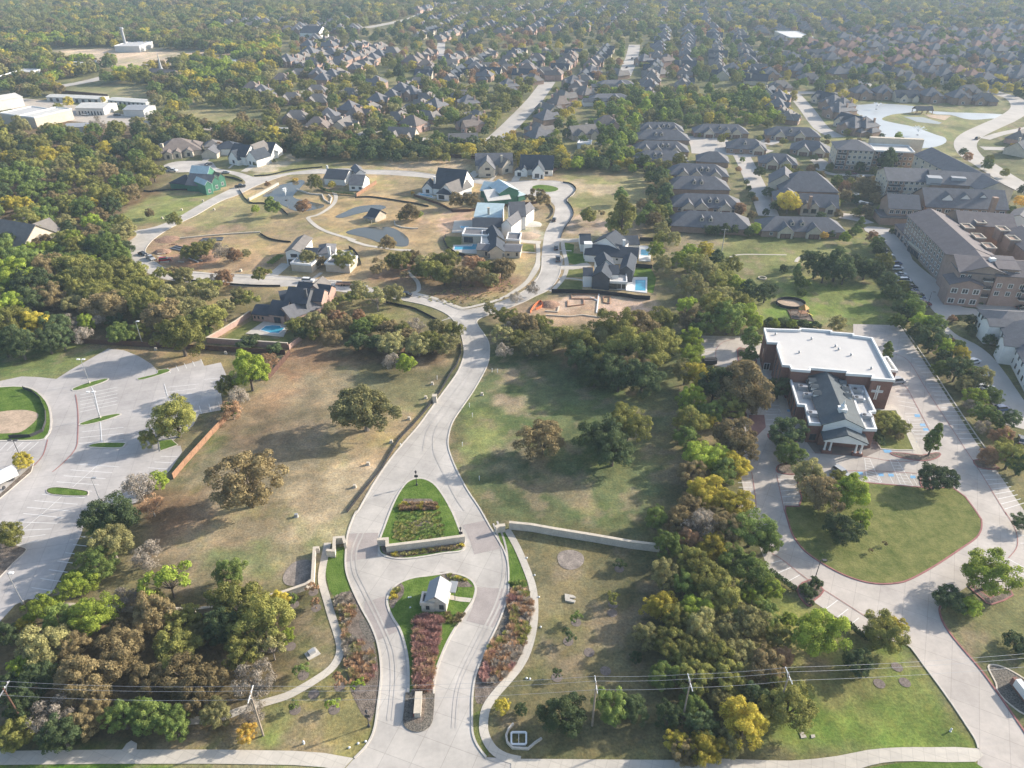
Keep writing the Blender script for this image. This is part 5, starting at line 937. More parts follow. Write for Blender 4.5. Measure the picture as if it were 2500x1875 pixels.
for u in (.15, .36, .8):
    q = blk(cb, f.w(f.L * u - 2.2, -1.2, 0)[:2], f.w(f.L * u + 2.2, -1.2, 0)[:2], 6, 4.6, 'gy', W_CREAM, R_GREY, .9, .3); win(cb, q, 'f', 2.2, 1.2, 2.4, 2.2, 'dark_window')
foot(pblk(cb, 'J', (600, 1290), (760, 1300), 13, 4.8, 'hip', W_BRK2, R_GREY, .7, .5)); q = P('J', 828, 1300, 8); chimney(cb, q[0], q[1], 4, 10, W_BRK2, 1.2)

# --- gatehouse on the median
gh = house('small limestone gatehouse with standing seam metal roof on the median island', 'S', 930, 1090, 'gatehouse', 'gatehouse')
f = pblk(gh, 'S', (762, 1035), (1040, 1060), (840, 770), 3.0, 'gy', W_STONE, R_METAL, .82, .22, th=.14); foot(f)
win(gh, f, 'f', f.L * .78, .9, .95, 1.3, 'dark_window'); c = f.w(f.L / 2, -.04, 4.3); mb = MB(); k0 = len(mb.v)
mb.poly([tuple(Vector(c) + Vector((f.ex.x * math.cos(t_ * math.pi / 8) * .32, f.ex.y * math.cos(t_ * math.pi / 8) * .32, math.sin(t_ * math.pi / 8) * .32))) for t_ in range(16)]).build('round_window', M_GLASS, gh)
w2 = pblk(gh, 'S', (708, 1075), (878, 1082), (740, 940), 2.4, 'flat', W_STONE, R_GREY, cap=W_STONE); win(gh, w2, 'f', w2.L * .5, .8, .75, 1.2, 'dark_window')
cn = pblk(gh, 'S', (1075, 905), (1165, 915), (1085, 768), 2.6, 'shed', W_STONE, R_METAL, .04, .1, z0=2.35); 
for u, v in ((cn.L - .1, .1), (cn.L - .1, cn.d - .1)): q = cn.w(u, v, 0); MB().tube((q[0], q[1], 0), (q[0], q[1], 2.5), .07).build('post', M_DGREY, gh)

# --- houses of the new subdivision
def sub(label, t, x, y): return house(label, t, x, y, 'house', 'house')
h = sub('white gabled house with dark slate roof and cedar fence near the cul-de-sac', 'K', 1150, 340)
f = foot(pblk(h, 'K', (1010, 300), (1160, 320), (1030, 235), 5.2, 'gx', W_WHITE, R_SLATE, .8, .4)); a = pblk(h, 'K', (1003, 330), (1095, 350), 9, 3.6, 'gy', W_WHITE, R_SLATE, 1.1, .3); win(h, a, 'f', a.L / 2, .8, 1.6, 1.9, 'dark_window')
a = pblk(h, 'K', (1170, 330), (1270, 350), 11, 4.4, 'gy', W_WHITE, R_SLATE, 1.0, .3); win(h, a, 'f', a.L * .35, .8, 1.3, 1.9, 'dark_window'); win(h, a, 'f', a.L * .7, .8, 1.3, 1.9, 'dark_window'); pblk(h, 'K', (1165, 270), (1285, 285), 12, 5.8, 'gy', W_WHITE, R_TAUPE, .9, .3)
h = sub('white garage wing with two rows of slate roof behind the cedar fence', 'K', 1340, 290); f = foot(pblk(h, 'K', (1290, 285), (1410, 295), (1300, 225), 3.6, 'gx', W_WHITE, R_SLATE, .8, .4)); pblk(h, 'K', (1400, 285), (1475, 280), 8, 3.4, 'gy', W_WHITE, R_SLATE, .8, .3)
h = sub('cream stone house with wine brown roof and arched entrance bays', 'K', 520, 260)
f = foot(pblk(h, 'K', (330, 290), (740, 250), (420, 205), 3.4, 'hip', W_CREAM, R_BROWN, .55, .5)); foot(pblk(h, 'K', (600, 235), (745, 225), 12, 3.6, 'hip', W_CREAM, R_BROWN, .6, .5))
for x in (425, 510, 620): a = pblk(h, 'K', (x - 40, 300 - (x - 425) * .12), (x + 40, 296 - (x - 425) * .12), 6, 3.3, 'gy', W_CREAM, R_BROWN, .7, .2); win(h, a, 'f', a.L / 2, .6, 1.6, 2.1, 'dark_window')
q = P('K', 375, 225, 6); chimney(h, q[0], q[1], 2, 7.5, W_CREAM, 1.4)
h = sub('grey roofed stone house with blue slate wing behind the cul-de-sac lawn', 'K', 900, 250); foot(pblk(h, 'K', (745, 290), (890, 290), 10, 3.2, 'gy', W_CREAM, R_GREY, .6, .4)); foot(pblk(h, 'K', (880, 245), (1095, 240), 11, 4.2, 'hip', W_WHITE, R_SLATE, .55, .4)); foot(pblk(h, 'K', (770, 225), (930, 215), 11, 4.0, 'hip', W_CREAM, R_TAUPE, .55, .4))
h = sub('house under construction in green sheathing with stacked shingles at the cul-de-sac', 'K', 700, 560)
f = foot(pblk(h, 'K', (445, 565), (610, 580), (540, 500), 3.4, 'hip', W_GREEN, R_SLATE, .5, .5)); foot(pblk(h, 'K', (600, 585), (830, 600), 12, 3.6, 'gx', W_GREEN, R_GREY, .7, .4)); foot(pblk(h, 'K', (625, 520), (790, 530), 11, 6.0, 'gx', W_GREEN, R_FELT, .9, .3))
for x in (810, 880, 935): a = pblk(h, 'K', (x - 30, 590 - (x - 810) * .55), (x + 32, 575 - (x - 810) * .55), 11, 5.5, 'gy', W_GREEN, R_FELT if x < 850 else R_BROWN, 1.0, .2); win(h, a, 'f', a.L / 2, 1, 1.3, 1.8)
h = sub('modern white house with long slate porch roof above the fountain pond', 'K', 2060, 520); foot(pblk(h, 'K', (1915, 522), (2110, 535), (1950, 450), 3.6, 'gx', W_WHITE, R_SLATE, .45, .4)); f = foot(pblk(h, 'L', (5, 480), (95, 470), 12, 5.6, 'gy', W_WHITE, R_GREY, .7, .3)); win(h, f, 'f', f.L / 2, 3, 2, 1.2, 'dark_window')
f = foot(pblk(h, 'L', (-60, 585), (70, 590), 12, 3.4, 'gx', W_WHITE, R_GREY, .6, .3)); win(h, f, 'f', f.L * .3, 1, 1.8, 1.2, 'dark_window'); win(h, f, 'f', f.L * .8, 1, 1.5, 1.2, 'dark_window'); MB().tube((*P('K', 1948, 440, 5), 3), (*P('K', 1948, 440, 5), 7), .6, .6, 4).build('chimney', W_WHITE, h)
h = sub('long white house with steep dark slate roofs and narrow pool beside the felted house', 'L', 880, 620)
f = foot(pblk(h, 'L', (740, 615), (1010, 640), (760, 505), 3.8, 'gx', W_WHITE, R_SLATE, .8, .4)); a = pblk(h, 'L', (640, 615), (735, 618), 8, 3.6, 'gy', W_WHITE, R_SLATE, 1.0, .3); win(h, a, 'f', a.L / 2, .8, 1.8, 1.8, 'dark_window'); a = foot(pblk(h, 'L', (775, 665), (905, 680), 11, 3.6, 'hip', W_WHITE, R_SLATE, .75, .3)); win(h, a, 'f', a.L * .35, .5, 3.2, 2.2, 'dark_window')
a = foot(pblk(h, 'L', (930, 670), (1110, 600), 9, 4.0, 'gx', W_WHITE, R_TAUPE, .9, .3)); q = P('L', 757, 545, 7); chimney(h, q[0], q[1], 3, 8.5, W_WHITE, 1); q = P('L', 795, 480, 8); chimney(h, q[0], q[1], 3, 9, W_WHITE, 1)
h = sub('half built house with blue green roofing felt and green sheathed walls', 'L', 1360, 690)
foot(pblk(h, 'L', (1195, 640), (1370, 660), (1250, 575), 3.8, 'gx', W_GREEN, R_FELT, .5, .4)); foot(pblk(h, 'L', (1375, 665), (1555, 640), 13, 5.8, 'gy', W_GREEN, R_FELT, .5, .4)); a = foot(pblk(h, 'L', (1270, 740), (1478, 720), 8, 3.2, 'shed', W_GREEN, R_PALE, .35, .4)); pblk(h, 'L', (1555, 695), (1625, 680), 7, 3, 'hip', W_GREEN, R_FELT, .4, .3)
h = sub('peach stone house with grey roof and tall twin gables by the turning island', 'L', 1330, 430)
f = foot(pblk(h, 'L', (1150, 400), (1500, 395), 13, 4.8, 'gx', W_CREAM, R_GREY, .75, .4)); a = pblk(h, 'L', (1175, 440), (1330, 440), 12, 4.6, 'gy', W_CREAM, R_GREY, 1.05, .3); win(h, a, 'f', a.L * .55, 4, 2.6, 1.3, 'dark_window'); win(h, a, 'f', a.L * .6, .8, 2.6, 1.2, 'dark_window'); a = pblk(h, 'L', (1400, 425), (1510, 400), 12, 4.0, 'gy', W_CREAM, R_TAUPE, 1.0, .3); win(h, a, 'f', a.L * .4, .8, 2.2, 1.8, 'dark_window'); q = P('L', 1395, 320, 9); chimney(h, q[0], q[1], 4, 9.5, W_CREAM, 1)
h = sub('white house with near black roof and three steep gables beside the cedar fence', 'L', 1700, 440)
f = foot(pblk(h, 'L', (1570, 430), (1880, 440), 13, 3.8, 'gx', W_WHITE, R_SLATE, .9, .4)); a = pblk(h, 'L', (1688, 460), (1800, 462), 9, 4.2, 'gy', W_WHITE, R_SLATE, 1.2, .3); win(h, a, 'f', a.L * .4, .5, 2.4, 2.3, 'dark_window'); win(h, a, 'f', a.L * .8, .2, 1.0, 2.1, 'door'); a = pblk(h, 'L', (1580, 450), (1640, 450), 8, 3.6, 'gy', W_WHITE, R_SLATE, 1.0, .2); a = pblk(h, 'L', (1520, 455), (1600, 460), 7, 3, 'gy', W_WHITE, R_SLATE, .4, .2); win(h, a, 'f', a.L * .6, .1, 2.6, 2.1, 'dark_window'); win(h, f, 'f', f.L * .82, .8, 1.8, 1.6, 'dark_window')
h = sub('large white house with slate and pale felt roofs in front of a chalky building plot', 'L', 1380, 930)
foot(pblk(h, 'L', (1125, 990), (1400, 985), 9, 4.4, 'gx', W_CREAM, R_SLATE, .55, .4)); foot(pblk(h, 'L', (1135, 890), (1390, 900), 11, 5, 'shed', W_WHITE, R_FELT, .25, .3)); a = foot(pblk(h, 'L', (1395, 960), (1490, 975), 26, 6.0, 'gy', W_WHITE, R_GREY, 1.0, .3)); foot(pblk(h, 'L', (1480, 890), (1625, 885), 12, 6.6, 'gx', W_WHITE, R_GREY, .8, .3)); q = P('L', 1270, 800, 9); chimney(h, q[0], q[1], 4, 8.5, W_CREAM, 1)
h = sub('low modern stone house with grey hip roofs and long blue pool beside the loop walk', 'L', 1330, 1130)
a = foot(pblk(h, 'L', (1022, 1068), (1270, 1078), 8, 3.9, 'flat', W_CREAM, R_GREY, cap=M_TRIM)); win(h, a, 'f', a.L * .22, .5, 4, 2.6, 'dark_window'); win(h, a, 'f', a.L * .8, .5, 2, 2.6, 'dark_window'); foot(pblk(h, 'L', (1200, 1160), (1300, 1160), 16, 3.4, 'flat', W_CREAM, R_PALE, cap=M_TRIM)); foot(pblk(h, 'L', (1285, 1130), (1430, 1120), 13, 3.9, 'gy', W_CREAM, R_SLATE, .8, .3)); foot(pblk(h, 'L', (1440, 1115), (1565, 1120), 8, 3.6, 'flat', W_CREAM, R_GREY, cap=M_TRIM))
a = foot(pblk(h, 'L', (1160, 1205), (1270, 1210), 8, 3.2, 'gx', W_CREAM, R_GREY, .25, .4)); win(h, a, 'f', a.L * .8, .6, .9, 1.8, 'dark_window'); a = foot(pblk(h, 'L', (1268, 1222), (1420, 1222), 10, 3.6, 'gy', W_CREAM, R_SLATE, .75, .3)); win(h, a, 'f', a.L * .05, .1, 1.0, 2.8); win(h, a, 'f', a.L * .95, .1, 1.0, 2.8); a = foot(pblk(h, 'L', (1422, 1215), (1570, 1222), 8, 3.2, 'gx', W_CREAM, R_GREY, .25, .4)); win(h, a, 'f', a.L * .25, .9, 1, 1, 'dark_window'); win(h, a, 'f', a.L * .8, .9, .9, 1.6, 'dark_window')
h = sub('white house with wide slate roofs and gable wall, first of two beside the lined lawns', 'V', 850, 700)
foot(pblk(h, 'V', (600, 600), (1035, 690), (720, 480), 5.4, 'gy', W_WHITE, R_SLATE, .62, .3)); a = foot(pblk(h, 'V', (500, 762), (1310, 825), 9, 3.4, 'gx', W_WHITE, R_SLATE, .6, .4)); win(h, a, 'f', a.L * .235, .8, 1.2, 1.9, 'dark_window'); win(h, a, 'f', a.L * .62, 1.6, .8, .8, 'dark_window'); foot(pblk(h, 'V', (435, 600), (590, 600), 10, 3.8, 'gx', W_WHITE, R_SLATE, .5, .3)); foot(pblk(h, 'V', (1060, 620), (1340, 610), 9, 3.6, 'gx', W_WHITE, R_SLATE, .5, .4)); q = P('V', 545, 600, 6); chimney(h, q[0], q[1] - 1, 0, 6.5, W_WHITE, 3.2); q = P('V', 1105, 590, 7); chimney(h, q[0], q[1], 3, 8, W_WHITE, 1)
h = sub('white and charcoal gabled house with square pool, in front of the dark screen fence', 'V', 830, 1150)
a = foot(pblk(h, 'V', (615, 1110), (885, 1140), 9, 5.2, 'gy', W_DARK, R_SLATE, .75, .3)); foot(pblk(h, 'V', (480, 1095), (612, 1098), 7, 5.0, 'gx', W_WHITE, R_SLATE, .5, .3)); foot(pblk(h, 'V', (700, 945), (960, 940), 8, 5.8, 'gy', W_WHITE, R_SLATE, .75, .3)); foot(pblk(h, 'V', (905, 1075), (1025, 1075), 8, 5.0, 'gx', W_WHITE, R_SLATE, .5, .3)); foot(pblk(h, 'V', (1040, 1010), (1245, 1030), 14, 5.0, 'gy', W_DARK, R_SLATE, .75, .3)); a = foot(pblk(h, 'V', (890, 1205), (1150, 1215), 11, 3.0, 'flat', W_WHITE, R_WHITE, cap=M_TRIM)); win(h, a, 'f', a.L * .2, .2, 3.2, 2.2, 'dark_window'); win(h, a, 'f', a.L * .7, .2, 3.8, 2.4, 'window')
h = sub('dark slate roofed house with rose brick walls and walled pool garden', 'U', 950, 800)
f = foot(pblk(h, 'U', (510, 905), (690, 925), (540, 795), 3.0, 'gx', W_PINK, R_SLATE, .45, .35)); win(h, f, 'f', f.L * .12, 1, .7, 1.1, 'dark_window'); win(h, f, 'f', f.L * .35, 1, .7, 1.1, 'dark_window'); win(h, f, 'f', f.L * .6, 1, .7, 1.1, 'dark_window')
f = foot(pblk(h, 'U', (680, 905), (850, 925), (730, 770), 3.8, 'gx', W_PINK, R_SLATE, .65, .35)); win(h, f, 'f', f.L * .55, .3, 2.6, 2.3, 'dark_window'); foot(pblk(h, 'U', (860, 780), (1090, 800), (880, 640), 6.2, 'gx', W_DARK, R_SLATE, .7, .3)); foot(pblk(h, 'U', (1100, 760), (1255, 770), (1110, 655), 5.6, 'gx', W_PINK, R_SLATE, .7, .3)); a = foot(pblk(h, 'U', (990, 650), (1335, 690), (1010, 575), 5.2, 'gx', W_PINK, R_SLATE, .7, .3)); pblk(h, 'U', (1100, 655), (1260, 670), 8, 5.2, 'gy', W_PINK, R_TAUPE, .8, .3)
foot(pblk(h, 'U', (860, 900), (1110, 860), 12, 3.2, 'shed', W_DARK, R_SLATE, .25, .3)); foot(pblk(h, 'U', (930, 960), (1260, 830), 9, 3.4, 'gx', W_PINK, R_GREY, .6, .3)); q = P('U', 1090, 690, 9); chimney(h, q[0], q[1], 3, 10.5, W_DARK, .9)
h = sub('white and black modern house with long gable roof behind leafy oaks and a hedge', 'U', 1150, 300)
f = foot(pblk(h, 'U', (870, 235), (1025, 240), (1100, 90), 6.0, 'gy', W_WHITE, R_TAUPE, .45, .5)); win(h, f, 'f', f.L * .55, 3.4, 2.8, 1.5, 'dark_window'); win(h, f, 'f', f.L * .5, .1, 5, 2.4, 'door'); foot(pblk(h, 'U', (1020, 280), (1190, 290), 9, 3.8, 'gx', W_DARK, R_SLATE, .4, .4)); foot(pblk(h, 'U', (930, 370), (1150, 390), 9, 3.2, 'flat', W_CREAM, R_PALE, cap=M_TRIM)); foot(pblk(h, 'U', (1220, 260), (1400, 250), 10, 4.2, 'hip', W_WHITE, R_GREY, .5, .3)); foot(pblk(h, 'U', (1300, 370), (1560, 390), 9, 3.4, 'flat', W_CREAM, R_GREY, cap=M_TRIM)); q = P('U', 1345, 240, 5); chimney(h, q[0], q[1], 2, 7, W_WHITE, 1)
h = house('small stone pavilion with blue grey hipped roof between the two lower ponds', 'L', 180, 900, 'pavilion', 'pavilion'); f = pblk(h, 'L', (110, 880), (190, 900), 7.5, 2.6, 'gx', W_CREAM, R_SLATE, .7, .4); foot(f)
for u in (.1, .5, .9): q = f.w(f.L * u, -2.2, 0); MB().tube((q[0], q[1], 0), (q[0], q[1], 2.3), .14).build('post', W_CREAM, h)
slab([[f.w(-.3, -2.6, 2.3), f.w(f.L + .3, -2.6, 2.3), f.w(f.L + .3, -.5, 2.7), f.w(-.3, -.5, 2.7)]], .12).build('porch_roof', R_SLATE, h)
# --- works and shops on the far left
IND = [('W', (0, 560), (200, 590), (0, 440), 7, 'flat', W_CREAM, R_WHITE, 'white roofed school hall with cream walls nearest the wood'), ('W', (200, 590), (370, 610), 30, 7, 'flat', W_CREAM, R_PALE, 'cream gabled annex joined beside the school hall'),
       ('W', (-60, 430), (240, 380), 20, 7, 'gx', W_METAL, R_PALE, 'pale metal warehouse with grey roof at the edge of the photo'), ('W', (810, 500), (1110, 505), (850, 440), 5, 'gx', W_METAL, R_PALE, 'white metal workshop with cream roof and many bay doors'),
       ('W', (1325, 520), (1545, 525), (1400, 465), 5, 'gx', W_METAL, R_METAL, 'white metal workshop with grey roof beside the green trees'), ('W', (495, 380), (1080, 405), (560, 350), 3.5, 'gx', W_METAL, R_PALE, 'very long low storage building with pale roof'),
       ('W', (1160, 415), (1570, 445), 11, 3.5, 'gx', W_METAL, R_PALE, 'second long low storage building, in line with the first'), ('W', (690, 710), (1010, 700), (760, 665), 4, 'gx', W_METAL, R_METAL, 'blue grey shed roof behind the leafless tree'),
       ('H', (1670, 860), (1800, 865), (1700, 820), 4, 'gx', W_METAL, R_METAL, 'light blue metal shed beside the dark treeline'), ('H', (380, 440), (640, 420), 30, 5, 'flat', W_CREAM, R_PALE, 'flat roofed tan shop building near the highway'),
       ('H', (-20, 500), (100, 500), 40, 6, 'flat', W_WHITE, R_WHITE, 'white shop building at the picture edge by the highway'), ('H', (740, 300), (900, 300), 35, 6, 'flat', W_METAL, R_WHITE, 'white roofed hall beside the tall pale tower'),
       ('H', (930, 490), (1090, 505), 20, 5, 'gx', W_BRK2, R_BROWN, 'brown roofed chapel with a thin blue spire'), ('H', (1080, 500), (1170, 500), 24, 4, 'flat', W_WHITE, R_WHITE, 'round fronted pale hall beside the chapel'),
       ('H', (1370, 410), (1450, 420), 25, 5, 'flat', W_METAL, R_WHITE, 'small white shop with paved yard'), ('H', (1940, 210), (2060, 215), 25, 7, 'gx', W_WHITE, R_SLATE, 'white building with dark slate roof beyond the far rooftops'),
       ('J', (700, 245), (850, 245), 60, 6, 'flat', W_CREAM, R_PALE, 'pale flat roofed school far beyond the townhouses'), ('I', (1530, 930), (1610, 935), 9, 3, 'flat', W_WHITE, R_WHITE, 'white trailer home beside the bushes')]
for t, a, b, d, zw, kd, wm_, rm_, lab in IND:
    h = house(lab, t, (a[0] + b[0]) / 2, (a[1] + b[1]) / 2, 'commercial_building', 'building'); f = foot(pblk(h, t, a, b, d, zw, kd, wm_, rm_, .18 if wm_ is W_METAL else .5, .3)); FOOT.append((*f.w(f.L * .15, f.d / 2, 0)[:2], f.d * .6)); FOOT.append((*f.w(f.L * .85, f.d / 2, 0)[:2], f.d * .6))
    if f.L > 20 and zw <= 5 and t == 'W': wrow(h, f, 'f', 8, .1, f.L / 20, 2.6, 'door')
for x, y, zt, lab in ((1040, 440, 22, 'thin blue spire above the brown roofed chapel'), (803, 255, 22, 'pale tower standing beside the white roofed hall')):
    q = P('H', x, y, 10); o = MB().lathe([(2.2, 0), (2.2, 9), (1.5, 10), (.1, zt)] if x > 900 else [(1.6, 0), (1.5, zt - 2), (2.4, zt - 1.8), (2.0, zt)], 8, 0, 0).build('steeple' if x > 900 else 'tower', R_METAL, None, org=(0, 0, 0)); o.location = (q[0], q[1], 0); tag(o, lab, 'steeple' if x > 900 else 'tower')
MH = [(1790, 585, 'modern hillside villa with pale stepped roofs above a clipped garden'), (1750, 680, 'modern villa with blue grey flat roofs and paved forecourt')]
for x, y, lab in MH:
    q = P('I', x, y); h = empty('house', q, lab, 'house'); foot(blk(h, (q[0] - 16, q[1]), (q[0] + 14, q[1] + 2), 12, 4.5, 'hip', W_WHITE, R_GREY, .45, .5)); blk(h, (q[0] - 22, q[1] - 5), (q[0] - 4, q[1] - 4), 9, 3.5, 'gx', W_WHITE, R_SLATE, .4, .4); f = blk(h, (q[0] - 2, q[1] - 3), (q[0] + 8, q[1] - 3), 10, 4.2, 'gy', W_CREAM, R_GREY, .6, .3); win(h, f, 'f', 5, .5, 5, 2.5, 'dark_window')

# --- brick suburb houses: a few kinds, copied along the streets
def suburb(kind, wm, rm, two=True):
    o = empty('suburban_house', (0, 0, 0)); z = 5.6 if kind % 2 else 3.6
    if kind == 0: blk(o, (-9, -5), (9, -5), 11, z, 'hip', wm, rm, .8, .5); a = blk(o, (-8, -8), (-1, -8), 8, 3.4, 'gy', wm, rm, .9, .4); b = blk(o, (2, -7), (8, -7), 6, 3.2, 'hip', wm, rm, .8, .4)
    if kind == 1: blk(o, (-8, -5), (7, -5), 12, z, 'hip', wm, rm, .8, .5); a = blk(o, (1, -8), (8, -8), 9, 5.2, 'gy', wm, rm, .9, .4); blk(o, (-9, -7.5), (-3, -7.5), 7, 3.2, 'gy', wm, rm, .8, .4)
    if kind == 2: blk(o, (-9, -6), (9, -6), 12, z, 'gx', wm, rm, .75, .4); a = blk(o, (-7, -8.5), (-1, -8.5), 8, 3.6, 'gy', wm, rm, 1.0, .3); blk(o, (3, -8), (7.5, -8), 7, 3.6, 'gy', wm, rm, 1.0, .3)
    if kind == 3: blk(o, (-7, -7), (7, -7), 14, z, 'hip', wm, rm, .75, .5); a = blk(o, (-3, -9), (3.5, -9), 7, 5.0, 'gy', wm, rm, .9, .3); blk(o, (6, -5), (11, -5), 9, 3.2, 'hip', wm, rm, .75, .4)
    chimney(o, 4.5, 3.5, 3, z + 4.2, wm, 1.1); win(o, a, 'f', a.L / 2, .8, 2.2, 1.8); return o
PROTO = []
for k, (wm_, rm_) in enumerate(((W_BRK2, R_TAUPE), (W_PINK, R_BROWN), (W_CREAM, R_TAUPE), (W_BRK2, R_GREY), (W_PINK, R_TAUPE), (W_BRICK, R_GREY), (W_CREAM, R_SLATE), (W_BRK2, R_CLAY))): PROTO.append(suburb(k % 4, wm_, rm_))
RN = {0: 'tan house with taupe hipped roof', 1: 'rose house with brown roof', 2: 'cream house with taupe gable roof', 3: 'tan house with grey roof', 4: 'rose house with taupe roof', 5: 'dark red house with grey roof', 6: 'cream house with slate roof', 7: 'tan house with clay brown roof'}
HSE = []
def hs(t, s, ks, rot=0, zc=3.0):
    for i, q in enumerate(s.split()):
        v = q.split(','); x, y = float(v[0]), float(v[1]); r = math.radians(float(v[2])) if len(v) > 2 else math.radians(rot); X, Y = P(t, x, y, zc); HSE.append([X, Y, r, ks[i % len(ks)], 1.0])
hs('I', "60,610,-25 240,665,70 200,710,70 105,760,75 20,815,75 455,615,-20 500,540,0 610,700,-30 550,760,160 465,815,150 400,875,-10 60,720,70 780,625,10 820,680,-60 880,760,-60 840,815,-60 790,915,5 1080,570,-60 1240,515,-60 1500,545,-60 1440,625,120 1410,680,120 1340,715,120 1330,780,120 1280,845,120 1280,900,120 1570,600,-60 1720,820,0 1560,860,20 1620,480,-60 1790,480,120 1960,400,-60 2050,470,-60 2100,400,-60 960,440,0 870,450,0 1080,450,0 1200,440,0 1320,470,0 550,435,0 690,420,0", (0, 3, 4, 1, 2, 3))
hs('J', "560,605,60 620,650,60 610,700,60 690,760,60 650,740,60 930,640,-60 970,680,-60 1000,730,-60 1090,790,-60 1170,830,-60 1030,700,-60 630,560,10 820,510,0 960,560,0 1150,610,0 1290,610,0 1440,625,0 1600,630,0 1780,640,0 1950,645,-10 700,430,0 480,450,0 320,460,0 560,490,0 1020,470,0 1230,490,0 1480,580,0 1850,590,0 2190,890,40 2190,960,40 1100,830,-60", (6, 3, 3, 0, 4, 6, 3, 3))
hs('H', "1700,610 1640,590 1890,640 1940,480 2060,490 1830,530 2050,590 2060,650 2130,770 2060,830 2190,800 1920,760 2040,260 2150,280", (3, 1, 4, 0))
hs('A', "", (0,)); hs('H', "120,1560,160", (2,))
for q in HSE[-1:]: q[4] = 1.5
# street grids of the far suburbs, laid out street by street
def in_any(x, y, polys): return any(inpoly(np.array(x), np.array(y), p) for p in polys)
ROADS = [pl('F', s) for s in ("1180,180 1210,180 1100,310 1040,310", "1370,100 1400,100 1360,190 1330,190")]
def grid(t, outline, ang, sp, rowgap, seed, kinds, keep=.93):
    q = pl(t, outline, 3); R = random.Random(seed); ca, sa = math.cos(ang), math.sin(ang); cx = sum(p[0] for p in q) / len(q); cy = sum(p[1] for p in q) / len(q); n = 0
    for i in range(-60, 61):
        for side in (-1, 1):
            v = i * rowgap + side * (rowgap / 2 - rowgap * .24)
            for j in range(-60, 61):
                u = j * sp + R.uniform(-1.5, 1.5); vv_ = v + R.uniform(-1.5, 1.5); x = cx + u * ca - vv_ * sa; y = cy + u * sa + vv_ * ca
                if not inpoly(np.array(x), np.array(y), q) or R.random() > keep or in_any(x, y, ROADS): continue
                if any((x - a) ** 2 + (y - b) ** 2 < (c_ + 9) ** 2 for a, b, c_ in FOOT) or any((x - h_[0]) ** 2 + (y - h_[1]) ** 2 < 15 ** 2 for h_ in HSE): continue
                HSE.append([x, y, ang + (0 if side > 0 else math.pi) + R.choice((0, 0, 0, math.pi / 2)), R.choice(kinds), R.uniform(.88, 1.12)]); n += 1
    return n
D1 = P('I', 1340, 530); D2 = P('I', 1000, 900); A1 = math.atan2(D1[1] - D2[1], D1[0] - D2[0])
grid('F', "620,120 700,85 840,100 860,120 760,160 700,180 620,140", A1, 17, 52, 1, (3, 0, 4))
grid('F', "470,50 760,45 790,60 760,70 480,75", 0.1, 17, 50, 2, (3, 0))
grid('F', "880,120 1180,110 1340,100 1400,110 1380,170 1300,210 1230,190 1190,165 960,180 900,160", A1, 19, 58, 3, (3, 0, 1, 4, 6))
grid('F', "1400,60 1650,60 1660,150 1640,175 1560,170 1420,200 1390,210 1400,120", A1, 19, 60, 4, (3, 0, 6, 4))
grid('F', "1680,80 2212,60 2300,120 2300,190 2212,190 2050,175 1700,160 1640,120", A1 + .3, 19, 58, 5, (3, 6, 0, 3, 7))
grid('F', "900,10 2300,10 2300,55 1700,75 1400,55 900,90", A1, 19, 62, 6, (3, 0, 6, 4, 1), .9)
grid('F', "780,250 800,180 930,190 940,240 880,280", A1, 22, 60, 7, (3, 0))
grid('F', "2150,90 2400,80 2400,250 2230,210", A1, 19, 58, 9, (3, 6))
HSE = [h_ for h_ in HSE if h_[1] > 150]
for h_ in HSE: h_.append(1 / (h_[1] * cP + CAMH * sP))
HSE.sort(key=lambda h_: -h_[5]); NEARH = [h_ for h_ in HSE[:290]]; FARH = HSE[290:]
HF = [(h_[0], h_[1], 9.5) for h_ in HSE]
LM = [('the wide street', *P('I', 1150, 750)), ('the lake fountain', *P('J', 1255, 690)), ('the chapel spire', *P('H', 1040, 440)), ('the diagonal street', *P('I', 420, 740)), ('the twin roofed villas', *P('I', 1780, 620)), ('the far straight avenue', *P('I', 1870, 400)), ('the crowded rooftops', *P('I', 180, 330)), ('the pale far school', *P('J', 780, 240)), ('the curving boulevard', *P('J', 2050, 620)), ('the slate roofed hall', *P('H', 2000, 200))]
cnt = {}
def house_label(h_):
    nm, lx, ly = min(LM, key=lambda l: (l[1] - h_[0]) ** 2 + (l[2] - h_[1]) ** 2); key = (h_[3], nm); return key, math.hypot(lx - h_[0], ly - h_[1])
grp = {}
for h_ in NEARH: k_, dd = house_label(h_); grp.setdefault(k_, []).append((dd, h_))
used = set()
for (kd, nm), L_ in grp.items():
    L_.sort(key=lambda q: q[0])
    for i, (dd, h_) in enumerate(L_):
        txt = f"{RN[kd]}, {ordn(i)} such from {nm}"
        if kd not in used: o = PROTO[kd]; used.add(kd); o.location = (h_[0], h_[1], 0); o.rotation_euler = (0, 0, h_[2]); o.scale = (h_[4],) * 3
        else: o = dup(PROTO[kd], (h_[0], h_[1], 0), h_[2], h_[4])
        tag(o, txt, 'house', 'brick houses of the suburb behind')
print('houses', len(NEARH), len(FARH))
